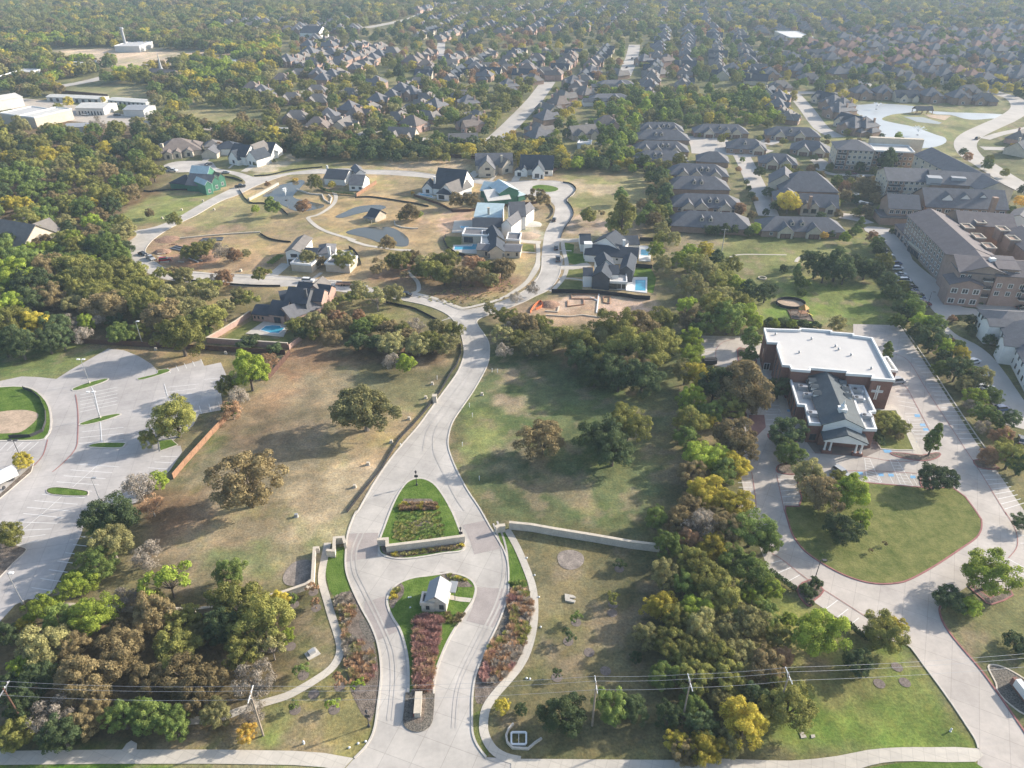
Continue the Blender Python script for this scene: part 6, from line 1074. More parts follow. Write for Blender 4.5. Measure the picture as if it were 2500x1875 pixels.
# the far rooftops nobody could single out: one object
if FARH:
    V, F_ = [], []; MI = []; base = {}
    for kd in range(8):
        vs_, fs_, ms_ = [], [], []
        for c in PROTO[kd].children:
            if c.name.startswith('window'): continue
            k0 = len(vs_); vs_ += [tuple(v.co) for v in c.data.vertices]; fs_ += [tuple(i + k0 for i in p.vertices) for p in c.data.polygons]; ms_ += [c.data.materials[0]] * len(c.data.polygons)
        base[kd] = (vs_, fs_, ms_)
    mats = []; 
    for x, y, r, kd, s, _ in FARH:
        vs_, fs_, ms_ = base[kd]; k0 = len(V); ca, sa = math.cos(r) * s, math.sin(r) * s
        V += [(x + a * ca - b * sa, y + a * sa + b * ca, c * s) for a, b, c in vs_]; F_ += [tuple(i + k0 for i in q) for q in fs_]
        for m_ in ms_:
            if m_ not in mats: mats.append(m_)
            MI.append(mats.index(m_))
    mb = MB(); mb.v = V; mb.f = F_; o = mb.build('distant_rooftops', mats); o.data.polygons.foreach_set('material_index', MI[:len(o.data.polygons)]); tag(o, 'hazy mass of brown grey rooftops far off between the trees', 'rooftops', kind='stuff')
# ---------------------------------------------------------------- place the trees
R = random.Random(77)
def far_scatter(t, outline, gap, rmin, rmax, cols, shp, seed, avoid_h=True, lim=30000):
    q = pl(t, outline, 5); Rn = random.Random(seed); xs = [p[0] for p in q]; ys = [p[1] for p in q]; x = min(xs)
    n = 0
    gx_ = np.arange(min(xs), max(xs), gap); gy_ = np.arange(min(ys), max(ys), gap); X, Y = np.meshgrid(gx_, gy_); rs_ = np.random.RandomState(seed)
    X = X + rs_.uniform(-.48, .48, X.shape) * gap; Y = Y + rs_.uniform(-.48, .48, Y.shape) * gap; m = inpoly(X, Y, q)
    X, Y = X[m], Y[m]; hf = np.array(HF + FOOT); ok = np.ones(len(X), bool)
    for a, b, c in hf: ok &= (X - a) ** 2 + (Y - b) ** 2 > (c * .92 + (0 if c < 10 else 1)) ** 2
    for rp in ROADS + KEEP: ok &= ~inpoly(X, Y, rp)
    cl = cols.split(); sh = shp.split()
    nz_ = fbm(X, Y, 60, 91)
    for x, y, o_, z_ in zip(X, Y, ok, nz_):
        if not o_: continue
        r = Rn.uniform(rmin, rmax); c = cl[min(len(cl) - 1, max(0, int((z_ * 1.2 + .5) * len(cl) + Rn.uniform(-2.2, 2.2))))]
        TREES.append([2 * r * FPX / (y * cP + CAMH * sP) * .8, x, y, r, Rn.choice(sh), c, 'z'])
KEEP = [pl('J', s) for s in ("1080,660 1700,690 2120,720 2120,800 1800,900 1700,950 1300,890 1100,760", "1850,600 2212,650 2300,1300 1830,960 1760,900", "700,590 860,600 1040,900 900,900", "1300,650 2100,650 2200,760 1800,830 1300,780")] + [pl('H', s) for s in ("300,310 1400,335 1400,410 1100,430 700,420 320,400", "430,540 1000,560 1000,640 400,640", "330,540 640,480 900,410 1100,390 1100,440 900,490 660,540 440,620 330,620", "1140,770 1290,720 1700,730 1640,800 1520,850 1100,810", "-50,640 300,620 480,660 1000,680 1000,790 400,860 0,800", "1980,620 2100,530 2170,510 2150,560 2020,630", "1400,380 1530,370 1500,440 1400,420")] + \
    [pl('I', s) for s in ("150,175 400,125 480,100 640,35 660,60 500,150 400,190 170,220", "940,930 1100,930 1180,780 1300,640 1400,520 1290,515 1160,700 1050,830", "120,890 300,820 430,740 560,690 560,640 430,640 400,720 200,820", "1800,500 1880,500 1930,290 1870,290", "60,480 200,380 300,280 230,280 130,370 40,460", "1650,950 1850,880 1860,770 1830,770 1800,880 1640,920", "380,890 720,890 720,925 380,925", "600,300 600,400 690,400 680,250")] + [pl('F', "440,415 560,385 600,330 760,335 1000,340 1030,345 1190,350 1440,380 1460,660 1240,660 1000,660 640,620 250,600 240,480")]
far_scatter('F', "-500,-4 2700,-4 2700,60 -500,60", 12.5, 5, 8, 'olive khaki green olive gold brown khaki dark', 'round clumpy', 101)
far_scatter('F', "-500,60 600,60 600,140 560,190 330,200 -500,150", 10.5, 5, 8, 'olive green olive brown khaki dark gold lime', 'round clumpy', 102)
far_scatter('F', "300,200 560,190 640,150 900,190 1180,170 1160,215 1060,300 960,260 760,300 640,320 330,260", 12.5, 3.8, 6.4, 'olive brown olive gold green khaki green olive', 'round clumpy', 103)
far_scatter('F', "600,60 2700,60 2700,150 1700,150 1660,190 1500,170 1420,160 1180,170 900,190 640,150", 16.5, 3.4, 5.8, 'green olive dark olive khaki green gold rust', 'round clumpy tall', 104)
far_scatter('F', "1290,190 1640,190 1690,262 1500,262 1385,258 1355,340 1250,340 1300,260", 9, 3.2, 5.4, 'green lime olive khaki lime gold green', 'round clumpy tall', 105)
far_scatter('F', "1040,300 1180,170 1420,160 1300,260 1240,350 1100,340", 16, 3.2, 5, 'green dark olive gold green olive', 'round clumpy', 106)
far_scatter('F', "-500,140 130,100 330,190 150,200 -500,230", 13, 4, 6.5, 'olive green khaki brown', 'round clumpy', 107)
far_scatter('F', "330,240 620,285 560,292 330,296 340,280", 9, 3.8, 6, 'olive green brown khaki', 'round clumpy', 108)
far_scatter('F', "1640,140 2300,140 2212,250 1900,230 1700,260 1640,190", 16, 3, 5, 'green dark olive khaki gold', 'round clumpy tall', 109)
far_scatter('F', "640,290 1040,300 960,320 640,320", 10, 3.5, 5.5, 'green olive dark', 'round clumpy', 110)
far_scatter('F', "1680,270 1950,280 2040,420 1800,480 1690,420", 13, 2, 3.4, 'green dark brown olive', 'round', 111)
far_scatter('F', "2080,340 2230,320 2300,500 2200,480", 14, 2, 3.6, 'green dark olive', 'round', 112)
far_scatter('F', "1650,70 2700,70 2700,200 1950,200 1700,170", 17, 3, 5, 'green olive dark olive khaki gold', 'round clumpy', 114)
far_scatter('F', "-1400,150 -250,150 -200,500 -130,700 -300,735 -1900,800", 13, 4.5, 7.5, 'olive green khaki dark', 'round clumpy', 115)
def keepclear(T):
    out = []
    for t_ in T:
        if t_[6] in 'zx' and t_[2] > 330 and any((t_[1] - a) ** 2 + (t_[2] - b) ** 2 < (c * .75) ** 2 for a, b, c in FOOT): continue
        out.append(t_)
    return out
TREES = keepclear(TREES)
def inview(t_):
    x, y, r = t_[1], t_[2], t_[3]; d = y * cP + (CAMH - r) * sP; u = FPX * x / d; v = FPX * ((CAMH - r) * cP - y * sP) / d
    return abs(u) < 1250 + t_[0] * .45 and abs(v) < 937 + t_[0] * .4
vis = [t_ for t_ in TREES if inview(t_)]; out_ = [t_ for t_ in TREES if not inview(t_) and t_[2] > 45]
vis.sort(key=lambda q: -q[0]); NEAR = vis[:318]; REST = vis[318:] + [t_ for t_ in out_ if t_[6] in 'zy']
print('trees', len(NEAR), len(REST), 'cut', NEAR[-1][0])
SHN = {'broad': 'broad', 'round': 'round', 'clumpy': 'full crowned', 'tall': 'tall', 'cone': 'pointed', 'open': 'thin crowned', 'twig': 'twiggy', 'bush': 'bushy'}
KIND = {'broad': 'oak_tree', 'round': 'leafy_tree', 'clumpy': 'oak_tree', 'tall': 'tall_tree', 'cone': 'pointed_tree', 'open': 'thin_tree', 'twig': 'bare_tree', 'bush': 'bushy_tree'}
groups = {}
for i, t_ in enumerate(NEAR): groups.setdefault((t_[5], t_[4], t_[6]), []).append(t_)
for (c, s, z), L_ in groups.items():
    place, (ax, ay) = ZONES[z]; L_.sort(key=lambda q: (q[1] - ax) ** 2 + (q[2] - ay) ** 2)
    for i, t_ in enumerate(L_):
        v = R.randrange(6); rt = empty(KIND[s], (t_[1], t_[2], 0), rz=R.uniform(0, 6.28)); r = t_[3]; rt.scale = (r * R.uniform(.9, 1.1), r * R.uniform(.9, 1.1), r * R.uniform(.9, 1.12))
        co = bpy.data.objects.new('crown', crown_mesh(s, v, c)); SC.collection.objects.link(co); co.parent = rt
        tk = bpy.data.objects.new('trunk', trunk_mesh(s, v, c in ('bare', 'rust', 'khaki'))); SC.collection.objects.link(tk); tk.parent = rt
        cn = PAL[c][2] if not (c == 'bare') else 'grey leafless'
        size = 'big ' if t_[3] > 7.5 else ('small ' if t_[3] < 2.6 else '')
        o1 = '' if len(L_) == 1 else f", {ordn(i)} from {ZN[z]}"
        tag(rt, f"{size}{cn} {SHN[s]} tree {place}{o1}", 'tree', 'trees ' + place)
# all the trees past the nearest three hundred: one far woodland made of instances
srcs = []; keys = [(s, v, c) for s in ('round', 'clumpy') for v in (0, 1) for c in ('olive', 'brown', 'khaki', 'green', 'dark', 'lime', 'gold', 'rust')] + [('tall', 0, c) for c in ('olive', 'green', 'dark', 'lime')] + [('open', 0, 'olive'), ('twig', 0, 'bare'), ('bush', 0, 'dark'), ('open', 1, 'brown'), ('round', 2, 'orange'), ('bush', 0, 'orange'), ('cone', 0, 'green')]
kidx = {k: i for i, k in enumerate(keys)}
def kfor(s, c):
    if s == 'broad': s = 'clumpy'
    opts = [i for k, i in kidx.items() if k[0] == s and k[2] == c]
    if not opts: opts = [i for k, i in kidx.items() if k[0] == 'round' and k[2] == c] or [0]
    return R.choice(opts)
ng = bpy.data.node_groups.new('woodland', 'GeometryNodeTree'); ng.interface.new_socket('Geometry', in_out='INPUT', socket_type='NodeSocketGeometry'); ng.interface.new_socket('Geometry', in_out='OUTPUT', socket_type='NodeSocketGeometry')
gi = ng.nodes.new('NodeGroupInput'); go = ng.nodes.new('NodeGroupOutput'); ip = ng.nodes.new('GeometryNodeInstanceOnPoints')
g2i = ng.nodes.new('GeometryNodeGeometryToInstance')
wood_src = bpy.data.collections.new('crown_shapes')
for i, k in enumerate(keys):
    o = bpy.data.objects.new(f"woodland_crown_{i:03d}", crown_mesh(*k)); wood_src.objects.link(o)
ci = ng.nodes.new('GeometryNodeCollectionInfo'); ci.inputs['Collection'].default_value = wood_src; ci.inputs['Separate Children'].default_value = True; ci.inputs['Reset Children'].default_value = True
ng.links.new(gi.outputs[0], ip.inputs['Points']); ng.links.new(ci.outputs[0], ip.inputs['Instance']); ip.inputs['Pick Instance'].default_value = True
def named(nm, ty):
    a = ng.nodes.new('GeometryNodeInputNamedAttribute'); a.data_type = ty; a.inputs['Name'].default_value = nm; return [o for o in a.outputs if o.enabled][0]
ng.links.new(named('kind', 'INT'), ip.inputs['Instance Index']); ng.links.new(named('size', 'FLOAT_VECTOR'), ip.inputs['Scale'])
rn = named('turn', 'FLOAT_VECTOR'); e2r = ng.nodes.new('FunctionNodeEulerToRotation'); ng.links.new(rn, e2r.inputs[0]); ng.links.new(e2r.outputs[0], ip.inputs['Rotation'])
ng.links.new(ip.outputs[0], go.inputs[0])
me = bpy.data.meshes.new('distant_woodland'); me.from_pydata([(t_[1], t_[2], 0) for t_ in REST], [], [])
a = me.attributes.new('kind', 'INT', 'POINT'); a.data.foreach_set('value', [kfor(t_[4], t_[5]) for t_ in REST])
a = me.attributes.new('size', 'FLOAT_VECTOR', 'POINT'); a.data.foreach_set('vector', [q for t_ in REST for q in (t_[3], t_[3], t_[3] * R.uniform(.9, 1.15))])
a = me.attributes.new('turn', 'FLOAT_VECTOR', 'POINT'); a.data.foreach_set('vector', [q for t_ in REST for q in (0, 0, R.uniform(0, 6.28))])
wd = bpy.data.objects.new('distant_woodland', me); SC.collection.objects.link(wd); md = wd.modifiers.new('woodland', 'NODES'); md.node_group = ng
tag(wd, 'hazy autumn tree cover filling the suburbs all the way to the distance', 'woodland', kind='stuff')
# ---------------------------------------------------------------- air
hz = MB().box(-2700, -70, -1.5, 2700, 3700, 128).build('haze', None) if False else None
me = bpy.data.meshes.new('haze'); mb = MB().box(-2650, -65, -1.0, 2650, 3650, 127); me.from_pydata(mb.v, [], mb.f)
hm = bpy.data.materials.new('haze_air'); hm.use_nodes = True; n = hm.node_tree; n.nodes.remove(n.nodes["Principled BSDF"]); pv = n.nodes.new("ShaderNodeVolumePrincipled")
pv.inputs["Color"].default_value = (.64, .82, 1.0, 1); pv.inputs["Density"].default_value = HAZE; pv.inputs["Anisotropy"].default_value = .12
n.links.new(pv.outputs[0], n.nodes["Material Output"].inputs["Volume"]); me.materials.append(hm); hz = bpy.data.objects.new('haze', me); SC.collection.objects.link(hz); tag(hz, kind='stuff')
# ---------------------------------------------------------------- water
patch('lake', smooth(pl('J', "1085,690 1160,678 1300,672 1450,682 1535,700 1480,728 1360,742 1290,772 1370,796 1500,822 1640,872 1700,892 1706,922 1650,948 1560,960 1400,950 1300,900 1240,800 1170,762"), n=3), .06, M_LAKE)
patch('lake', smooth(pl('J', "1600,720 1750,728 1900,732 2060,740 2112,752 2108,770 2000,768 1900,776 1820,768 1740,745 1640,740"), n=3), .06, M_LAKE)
patch('pond', smooth(pl('N', "480,722 560,708 680,705 770,720 740,790 655,850 640,920 700,945 770,955 765,990 650,1002 600,965 598,880 560,830 500,780"), n=3), .06, M_POND)
patch('pond', smooth(pl('K', "1330,695 1400,640 1470,600 1560,578 1680,545 1735,562 1690,620 1625,690 1650,722 1760,745 1870,770 1915,780 1905,805 1800,832 1660,842 1560,805 1480,762 1400,712"), n=3), .06, M_POND)
patch('pond', smooth(pl('L', "-190,895 -100,850 0,805 120,786 240,783 295,805 235,832 80,855 -40,885 -120,905"), n=3), .06, M_POND)
patch('pond', smooth(pl('L', "-90,1045 30,1003 200,990 330,995 420,1030 490,1080 512,1120 500,1170 430,1180 340,1160 250,1150 150,1110 40,1080"), n=3), .06, M_POND)
def fountain(t, x, y, h, r, lab):
    q = P(t, x, y); R_ = random.Random(3); o = empty('fountain', (q[0], q[1], .07), lab, 'fountain'); mb = MB().lathe([(.7, .07), (.7, .3), (.4, .35)], 10, q[0], q[1]); mb.build('nozzle', M_DGREY, o); mb = MB()
    for i in range(90):
        a = R_.uniform(0, 6.28); k = R_.uniform(.1, 1); pr = None
        for s in range(4):
            f_ = s / 3 * k; p = (q[0] + math.cos(a) * r * f_, q[1] + math.sin(a) * r * f_, .3 + h * 4 * (f_ * .5 + .12) * (1 - (f_ * .5 + .12)) * (1.2 - .5 * k))
            if pr: mb.tube(pr, p, .045, .045, 3)
            pr = p
    mb.build('spray', M_SPRAY, o)
M_SPRAY = nmat('water_spray', (.85, .87, .88), .6, 0)
fountain('J', 1255, 708, 5, 4.5, 'white fountain spray in the farther part of the lake'); fountain('J', 1522, 875, 6, 5, 'white fountain spray in the near arm of the lake')
fountain('K', 1558, 738, 7, 1.5, 'tall thin fountain jet in the pond by the oaks'); fountain('N', 645, 760, 4, 2.5, 'small bubbling fountain in the dark pond between apartments and hall')
def pool(lab, t, deck, water, cat='swimming pool'):
    d = pl(t, deck); c = (sum(p[0] for p in d) / len(d), sum(p[1] for p in d) / len(d)); o = empty('swimming_pool', (c[0], c[1], 0), lab, cat)
    MB().prism(d, 0, .22).build('deck', M_WALK if t != 'V' else W_WHITE, o); w = pl(t, water); MB().prism(w, .05, .24).build('water', M_POOL, o); MB().wallpath(w, .3, .2, .30, True).build('coping', M_TRIM, o)
pool('blue pool on a pale deck inside the rose brick garden wall', 'U', "650,990 925,995 850,1165 440,1130", "735,1040 820,1045 825,1065 870,1070 800,1130 710,1125 600,1095 655,1050")
pool('small blue pool on a white terrace behind the first slate roofed house', 'V', "1345,640 1530,650 1520,885 1335,880", "1365,703 1502,708 1496,800 1365,795")
pool('deep blue square pool on a white terrace beside the charcoal gables', 'V', "1170,1135 1470,1132 1465,1378 1135,1342", "1278,1176 1450,1176 1450,1352 1272,1345")
pool('long blue lap pool before the low stone house', 'L', "935,1165 1010,1165 1185,1150 1160,1250 1050,1245 925,1222", "948,1177 1110,1178 1120,1160 1168,1160 1152,1213 940,1215")
pool('green tinted pool on the unfinished terrace behind the big white house', 'L', "945,935 1130,930 1110,1045 920,1050", "1000,985 1080,990 1070,1012 1005,1008")
pool('narrow grey pool beside the long white house', 'L', "610,665 780,705 760,725 580,690", "622,674 740,702 732,712 612,688")
pool('little blue pool at the back of the oak shaded modern house', 'U', "1440,225 1620,235 1600,290 1430,275", "1500,250 1580,255 1570,275 1490,270")
pool('turquoise pool behind the hedge of oaks', 'L', "840,250 905,250 905,288 840,288", "850,258 895,258 895,280 850,280")
# ---------------------------------------------------------------- walls and fences
def wall(name, lab, t, s, th, h, m, cat, capm=None, z0=0, closed=False):
    p = pl(t, s, z0); o = empty(name, (p[0][0], p[0][1], 0), lab, cat); MB().wallpath(p, th, 0, h, closed).build('wall', m, o)
    if capm: MB().wallpath(p, th + .18, h + .003, h + .14, closed).build('coping', capm, o)
    return o
wall('stone_wall', 'long stepped limestone wall from the walk to the tree belt', 'B', "1088,108 1230,122 1385,150 1630,190 1870,232 2060,256", .55, 2.0, W_STONE, 'wall', W_CREAM, 0)
wall('stone_wall', 'short limestone end wall between the exit lane and the walk', 'B', "1000,140 1020,128 1062,124", .7, 1.9, W_STONE, 'wall', W_CREAM)
w_ = wall('stone_wall', 'cornered limestone wall across the planted median', 'S', "125,290 185,285 258,280 262,372 860,298 1120,262 1250,245 1300,238", .6, 1.9, W_STONE, 'wall', W_CREAM)
wall('stone_wall', 'limestone wall that turns beside the left walk and runs to the trees', 'A', "2072,262 2042,265 2030,470 1985,500 1840,550 1560,620 1282,660", .5, 1.5, W_STONE, 'wall', W_CREAM)
wall('stone_wall', 'low limestone wall showing in pieces through the corner wood', 'A', "1270,655 1000,650 800,640 600,632 400,622", .5, 1.2, W_STONE, 'wall', W_CREAM)
wall('stone_wall', 'zigzag limestone gate wall where the left walk begins', 'A', "2120,285 2168,290 2172,205 2230,200 2240,240", .5, 1.8, W_STONE, 'wall', W_CREAM)
wall('seat_wall', 'curved low grey stone wall round the white square frame', 'B', "1115,1375 1085,1410 1068,1450 1075,1495 1110,1532 1210,1538 1255,1500 1298,1470", .34, .45, W_STONE, 'wall')
wall('garden_wall', 'rose brick garden wall with piers behind the pool', 'U', "500,935 330,1050 35,1225 200,1240 560,1262 905,1285", .35, 2.0, W_PINK, 'wall', W_CREAM)
def fence(lab, t, s, h, m, name='wooden_fence', step=2.4, th=.08, cat='fence'):
    p = pl(t, s); p2 = []; o = empty(name, (p[0][0], p[0][1], 0), lab, cat); MB().wallpath(p, th, .03, h).build('boards', m, o); mb = MB()
    for a, b in zip(p, p[1:]):
        L = math.dist(a, b); n_ = max(1, int(L / step))
        for k in range(n_): x = a[0] + (b[0] - a[0]) * k / n_; y = a[1] + (b[1] - a[1]) * k / n_; mb.box(x - .08, y - .08, 0, x + .08, y + .08, h + .08)
    mb.build('posts', m, o); return o
fence('orange cedar fence running from the bare tree to the rust shrubs at the school lot', 'D', "1125,1445 1200,1355 1290,1255 1380,1155 1470,1062", 1.9, M_WOOD)
fence('dark stained fence between the school grass and the oak wood', 'D', "430,560 700,575 1020,595 1340,612 1600,628 1850,640", 1.9, M_WOODD)
fence('dark stained fence from the garden corner down to the lime tree', 'D', "1880,640 1800,735 1740,800", 2.0, M_WOODD)
fence('rose fence piece with sunlight in its colour at the pool garden corner', 'U', "915,1300 1000,1235 1060,1195", 1.9, W_PINK)  # lit stretch of the dark fence, sunlight put into its colour
fence('cedar fence behind the white garage wing', 'K', "1290,400 1400,345 1560,275", 1.9, M_WOOD); fence('cedar fence beside the fountain pond house', 'L', "15,705 110,640 205,580", 1.9, M_WOOD)
fence('cedar fence beside the near black roofed house', 'L', "1885,478 1940,430 2010,370", 2.0, M_WOOD)
fence('brown fence at the back of the vacant lots under the treeline', 'L', "-200,318 150,322 430,318 800,322 1150,345", 1.9, M_WOODD); fence('dark fence under the bushes behind the far vacant lot', 'M', "310,590 600,600 900,612 1130,625", 1.9, M_WOODD)
fence('black screen fence between the white house and the building site', 'V', "-20,1375 300,1378 700,1395 1130,1440 1290,1470 1510,1482", 1.7, M_BLACK, 'screen_fence', 3); fence('black screen fence between the two slate roofed houses', 'V', "1255,975 1400,985 1540,992", 1.7, M_BLACK, 'screen_fence', 3)
fence('black screen fence behind the first slate roofed house', 'V', "1350,560 1600,570", 1.7, M_BLACK, 'screen_fence', 3)
fence('dark curved fence in front of the felted house', 'L', "560,700 820,790 930,850 1100,845 1280,815 1500,790 1740,768", 1.3, M_WOODD, 'wooden_fence', 3); fence('black curved fence round the lap pool lawn', 'L', "862,1085 845,1130 880,1200 960,1252 1060,1282 1170,1298", 1.3, M_BLACK, 'screen_fence', 2.5)
fence('black fence curving behind the oak shaded house', 'U', "1560,210 1620,250 1665,310 1690,390", 1.5, M_BLACK, 'screen_fence', 2.5); fence('dark wall along the storage buildings', 'W', "660,340 900,360 1170,385", 2.2, M_WOODD)
def silt(lab, t, s, h=.75):
    p = smooth(pl(t, s), False, 3); o = empty('silt_fence', (p[0][0], p[0][1], 0), lab, 'silt fence'); MB().wallpath(p, .12, 0, h).build('fabric', M_BLACK, o); mb = MB()
    for x, y in p[::2]: mb.box(x - .04, y - .04, 0, x + .04, y + .04, h + .15)
    mb.build('stakes', M_WOODD, o)
silt('black silt fence along the meadow side of the entrance road', 'E', "768,540 776,620 745,712 712,755 640,880 560,985 460,1100 372,1195 265,1370 140,1530 40,1660")
silt('black silt fence at the bend below the street fork', 'E', "290,302 380,322 480,347 590,402 672,445"); silt('black silt fence round the outer bend of the bulb street', 'M', "290,765 370,782 415,830 380,880 322,935 360,985 392,1060 352,1140 300,1210 270,1290")
silt('black silt fence on the inner side of the bulb street', 'L', "1830,770 1880,820 1880,870 1840,912"); silt('black silt fence beside the fountain pond lawns', 'K', "1110,640 1200,760 1340,770 1480,800 1570,880")
silt('black silt fence beside the loop street junction', 'K', "960,515 1060,530 1140,560"); silt('black silt fence along the loop street above the pond', 'K', "1250,510 1400,500 1600,455 1900,425")
silt('black silt fence along the sandy lots and the ponds', 'L', "0,715 100,710 200,715 400,745 560,770 700,800"); silt('black silt fence winding below the pipe stacks', 'K', "1310,1060 1390,1105 1500,1130 1600,1140")
silt('black silt fence below the green sheathed house', 'K', "200,650 270,660 350,648 600,640 800,655"); silt('black silt fence on the curb of the lower loop street', 'K', "480,1490 620,1505 900,1530 1200,1555 1500,1560")
wall('retaining_wall', 'low pale retaining wall across the building site by the loop street', 'K', "545,1105 800,1080 1060,1060 1310,1045", .5, .6, W_CREAM, 'wall'); wall('retaining_wall', 'pale stone bank wall between street and fountain pond', 'K', "1200,740 1300,690 1400,635 1480,588", 1.0, 1.2, W_CREAM, 'wall')
wall('retaining_wall', 'curved low stone wall round the grove of oaks by the ponds', 'L', "375,940 380,975 450,1000 560,1010 600,1008", .6, .5, W_CREAM, 'wall'); wall('retaining_wall', 'stepped stone terraces behind the fountain pond', 'K', "1660,640 1780,680 1900,690 1920,740 1975,770 1990,720 1960,690", .5, .7, W_STONE, 'wall')
wall('field_fence', 'dark rail fence round the ball field', 'D', "150,862 210,885 262,930 298,1010 300,1080 280,1140 200,1175 60,1180", .06, 1.1, M_DGREY, 'fence')
# ---------------------------------------------------------------- poles, lamps and wires
def pole_at(t, x, y, h): return P(t, x, y, h)
PH = 12.0; PT = [pole_at('A', -900, 1100, PH), pole_at('A', 20, 1142, PH), pole_at('A', 1620, 1172, PH), pole_at('B', 1652, 1108, PH), pole_at('C', 52, 1095, PH), pole_at('C', 692, 1050, PH), pole_at('C', 3000, 880, PH)]
dirs = Vector((PT[5][0] - PT[2][0], PT[5][1] - PT[2][1])).normalized(); nv = Vector((-dirs.y, dirs.x)); OFF = [(1.25, .1), (0.35, .1), (-1.3, .1)]
for i, lab in ((1, 'brown wooden power pole at the edge of the corner wood'), (2, 'leaning pale power pole with a crossarm by the orange tree'), (3, 'power pole with double crossarm between the pecan trees'), (4, 'power pole rising out of the tall tree belt'), (5, 'power pole with braced crossarm above the last pecan tree')):
    x, y = PT[i]; o = empty('power_pole', (x, y, 0), lab, 'power pole', 'power poles along the front street'); MB().tube((x, y, 0), (x, y, PH), .2, .13, 8).build('pole', nmat('pole_wood', (.30, .25, .20), .9, .2, 2) if i != 1 else M_WOODD, o)
    mb = MB(); a = nv * 1.7; mb.tube((x - a.x, y - a.y, PH - .35), (x + a.x, y + a.y, PH - .35), .09, .09, 4); mb.tube((x - a.x * .5, y - a.y * .5, PH - .35), (x, y, PH - 1.4), .04, .04, 4); mb.tube((x + a.x * .5, y + a.y * .5, PH - .35), (x, y, PH - 1.4), .04, .04, 4); mb.build('crossarm', M_TRIM if i != 1 else M_GALV, o)
    for u, _ in OFF: MB().lathe([(.07, PH - .27), (.1, PH - .1), (.05, PH + .08)], 6, x + nv.x * u, y + nv.y * u).build('insulator', M_TRIM, o)
for k, (u, _) in enumerate(OFF):
    mb = MB()
    for a, b in zip(PT, PT[1:]):
        L = math.dist(a, b); sag = min(1.3, L * .018); pr = None
        for s in range(9):
            f_ = s / 8; p = (a[0] + (b[0] - a[0]) * f_ + nv.x * u, a[1] + (b[1] - a[1]) * f_ + nv.y * u, PH + .1 - sag * 4 * f_ * (1 - f_))
            if pr: mb.tube(pr, p, .024, .024, 3)
            pr = p
    tag(mb.build('power_line', nmat('wire', (.32, .33, .34), .5, 0, metal=.3)), ('power line on the road side ends of the crossarms', 'middle power line of the three over the front lawns', 'power line on the far side ends of the crossarms')[(2, 1, 0)[k]], 'power line', 'power lines along the front street')
def lamp(lab, t, base, h, m=None, heads=2, name='lot_light', hs_=.9):
    x, y = P(t, *base); o = empty(name, (x, y, 0), lab, 'light pole'); MB().lathe([(.3, 0), (.3, .7), (.26, .72)], 8, x, y).build('base', M_KERB, o); MB().tube((x, y, .7), (x, y, h), .11, .07, 6).build('pole', m or M_GALV, o)
    for s in ((-1, 1) if heads == 2 else (1,)):
        hd = MB(); hd.box(x + s * .35 - .02, y - .28, h - .1, x + s * (.35 + hs_) - .02, y + .28, h + .1) if s > 0 else hd.box(x - .35 - hs_, y - .28, h - .1, x - .35, y + .28, h + .1)
        hd.tube((x, y, h - .02), (x + s * .37, y, h - .02), .04, .04, 4); hd.build('lamp_head', M_TRIM if m is None else m, o)
for a in (('twin headed light pole on the longest island of the school lot', 'D', (650, 1050), 9.0), ('twin headed light pole on the slanting island by the lot entrance', 'D', (580, 825), 8.6), ('single headed light pole on the grass behind the school lot', 'D', (922, 568), 8.5, None, 1), ('dark light pole at the lower edge of the school lot near the bare tree', 'D', (650, 1590), 7.5, M_GALV, 1), ('grey light pole at the corner wood end of the school lot', 'A', (150, 592), 9.0, None, 1), ('dark twin light pole behind the small golden tree', 'D', (150, 1340), 7.5, M_DGREY), ('black lamp post among the clipped round shrubs of the church lot', 'C', (852, 452), 6.5, M_DGREY, 1), ('thin lamp post by the red car at the end of the parked row', 'R', (1040, 1062), 6, M_DGREY, 1)): lamp(*a)
def sign_lamp(lab, t, x, y, h):
    X, Y = P(t, x, y); o = empty('street_lamp', (X, Y, 0), lab, 'street lamp'); MB().lathe([(.3, 0), (.22, .5), (.09, .6), (.07, h - .6)], 8, X, Y).build('pole', M_DGREY, o); MB().lathe([(.16, h - .6), (.28, h - .1), (.3, h), (.05, h + .3)], 8, X, Y).build('lantern', M_DGREY, o); MB().box(X - .45, Y - .05, h - 1.9, X + .45, Y + .05, h - 1.2).build('sign_panel', M_DGREY, o)
sign_lamp('black street lamp with sign at the tip of the upper median', 'E', 490, 1485, 4.5); sign_lamp('black street lamp on the grass at the left kerb of the entrance', 'B', 180, 1388, 4.5); sign_lamp('small black lamp at the wall end of the upper median', 'B', 775, 165, 3.0)
for x0, y0, h, lab in ((1770, 1205, 11, 'tall utility pole in front of the nearest townhouse row'), (1795, 1460, 12, 'utility pole at the top of the park beside the woods')):
    x, y = P('M', x0, y0); o = empty('utility_pole', (x, y, 0), lab, 'power pole'); MB().tube((x, y, 0), (x, y, h), .2, .13, 6).build('pole', M_GALV, o); MB().tube((x - 1.6, y, h - .5), (x + 1.6, y, h - .5), .1, .1, 4).build('crossarm', M_GALV, o)
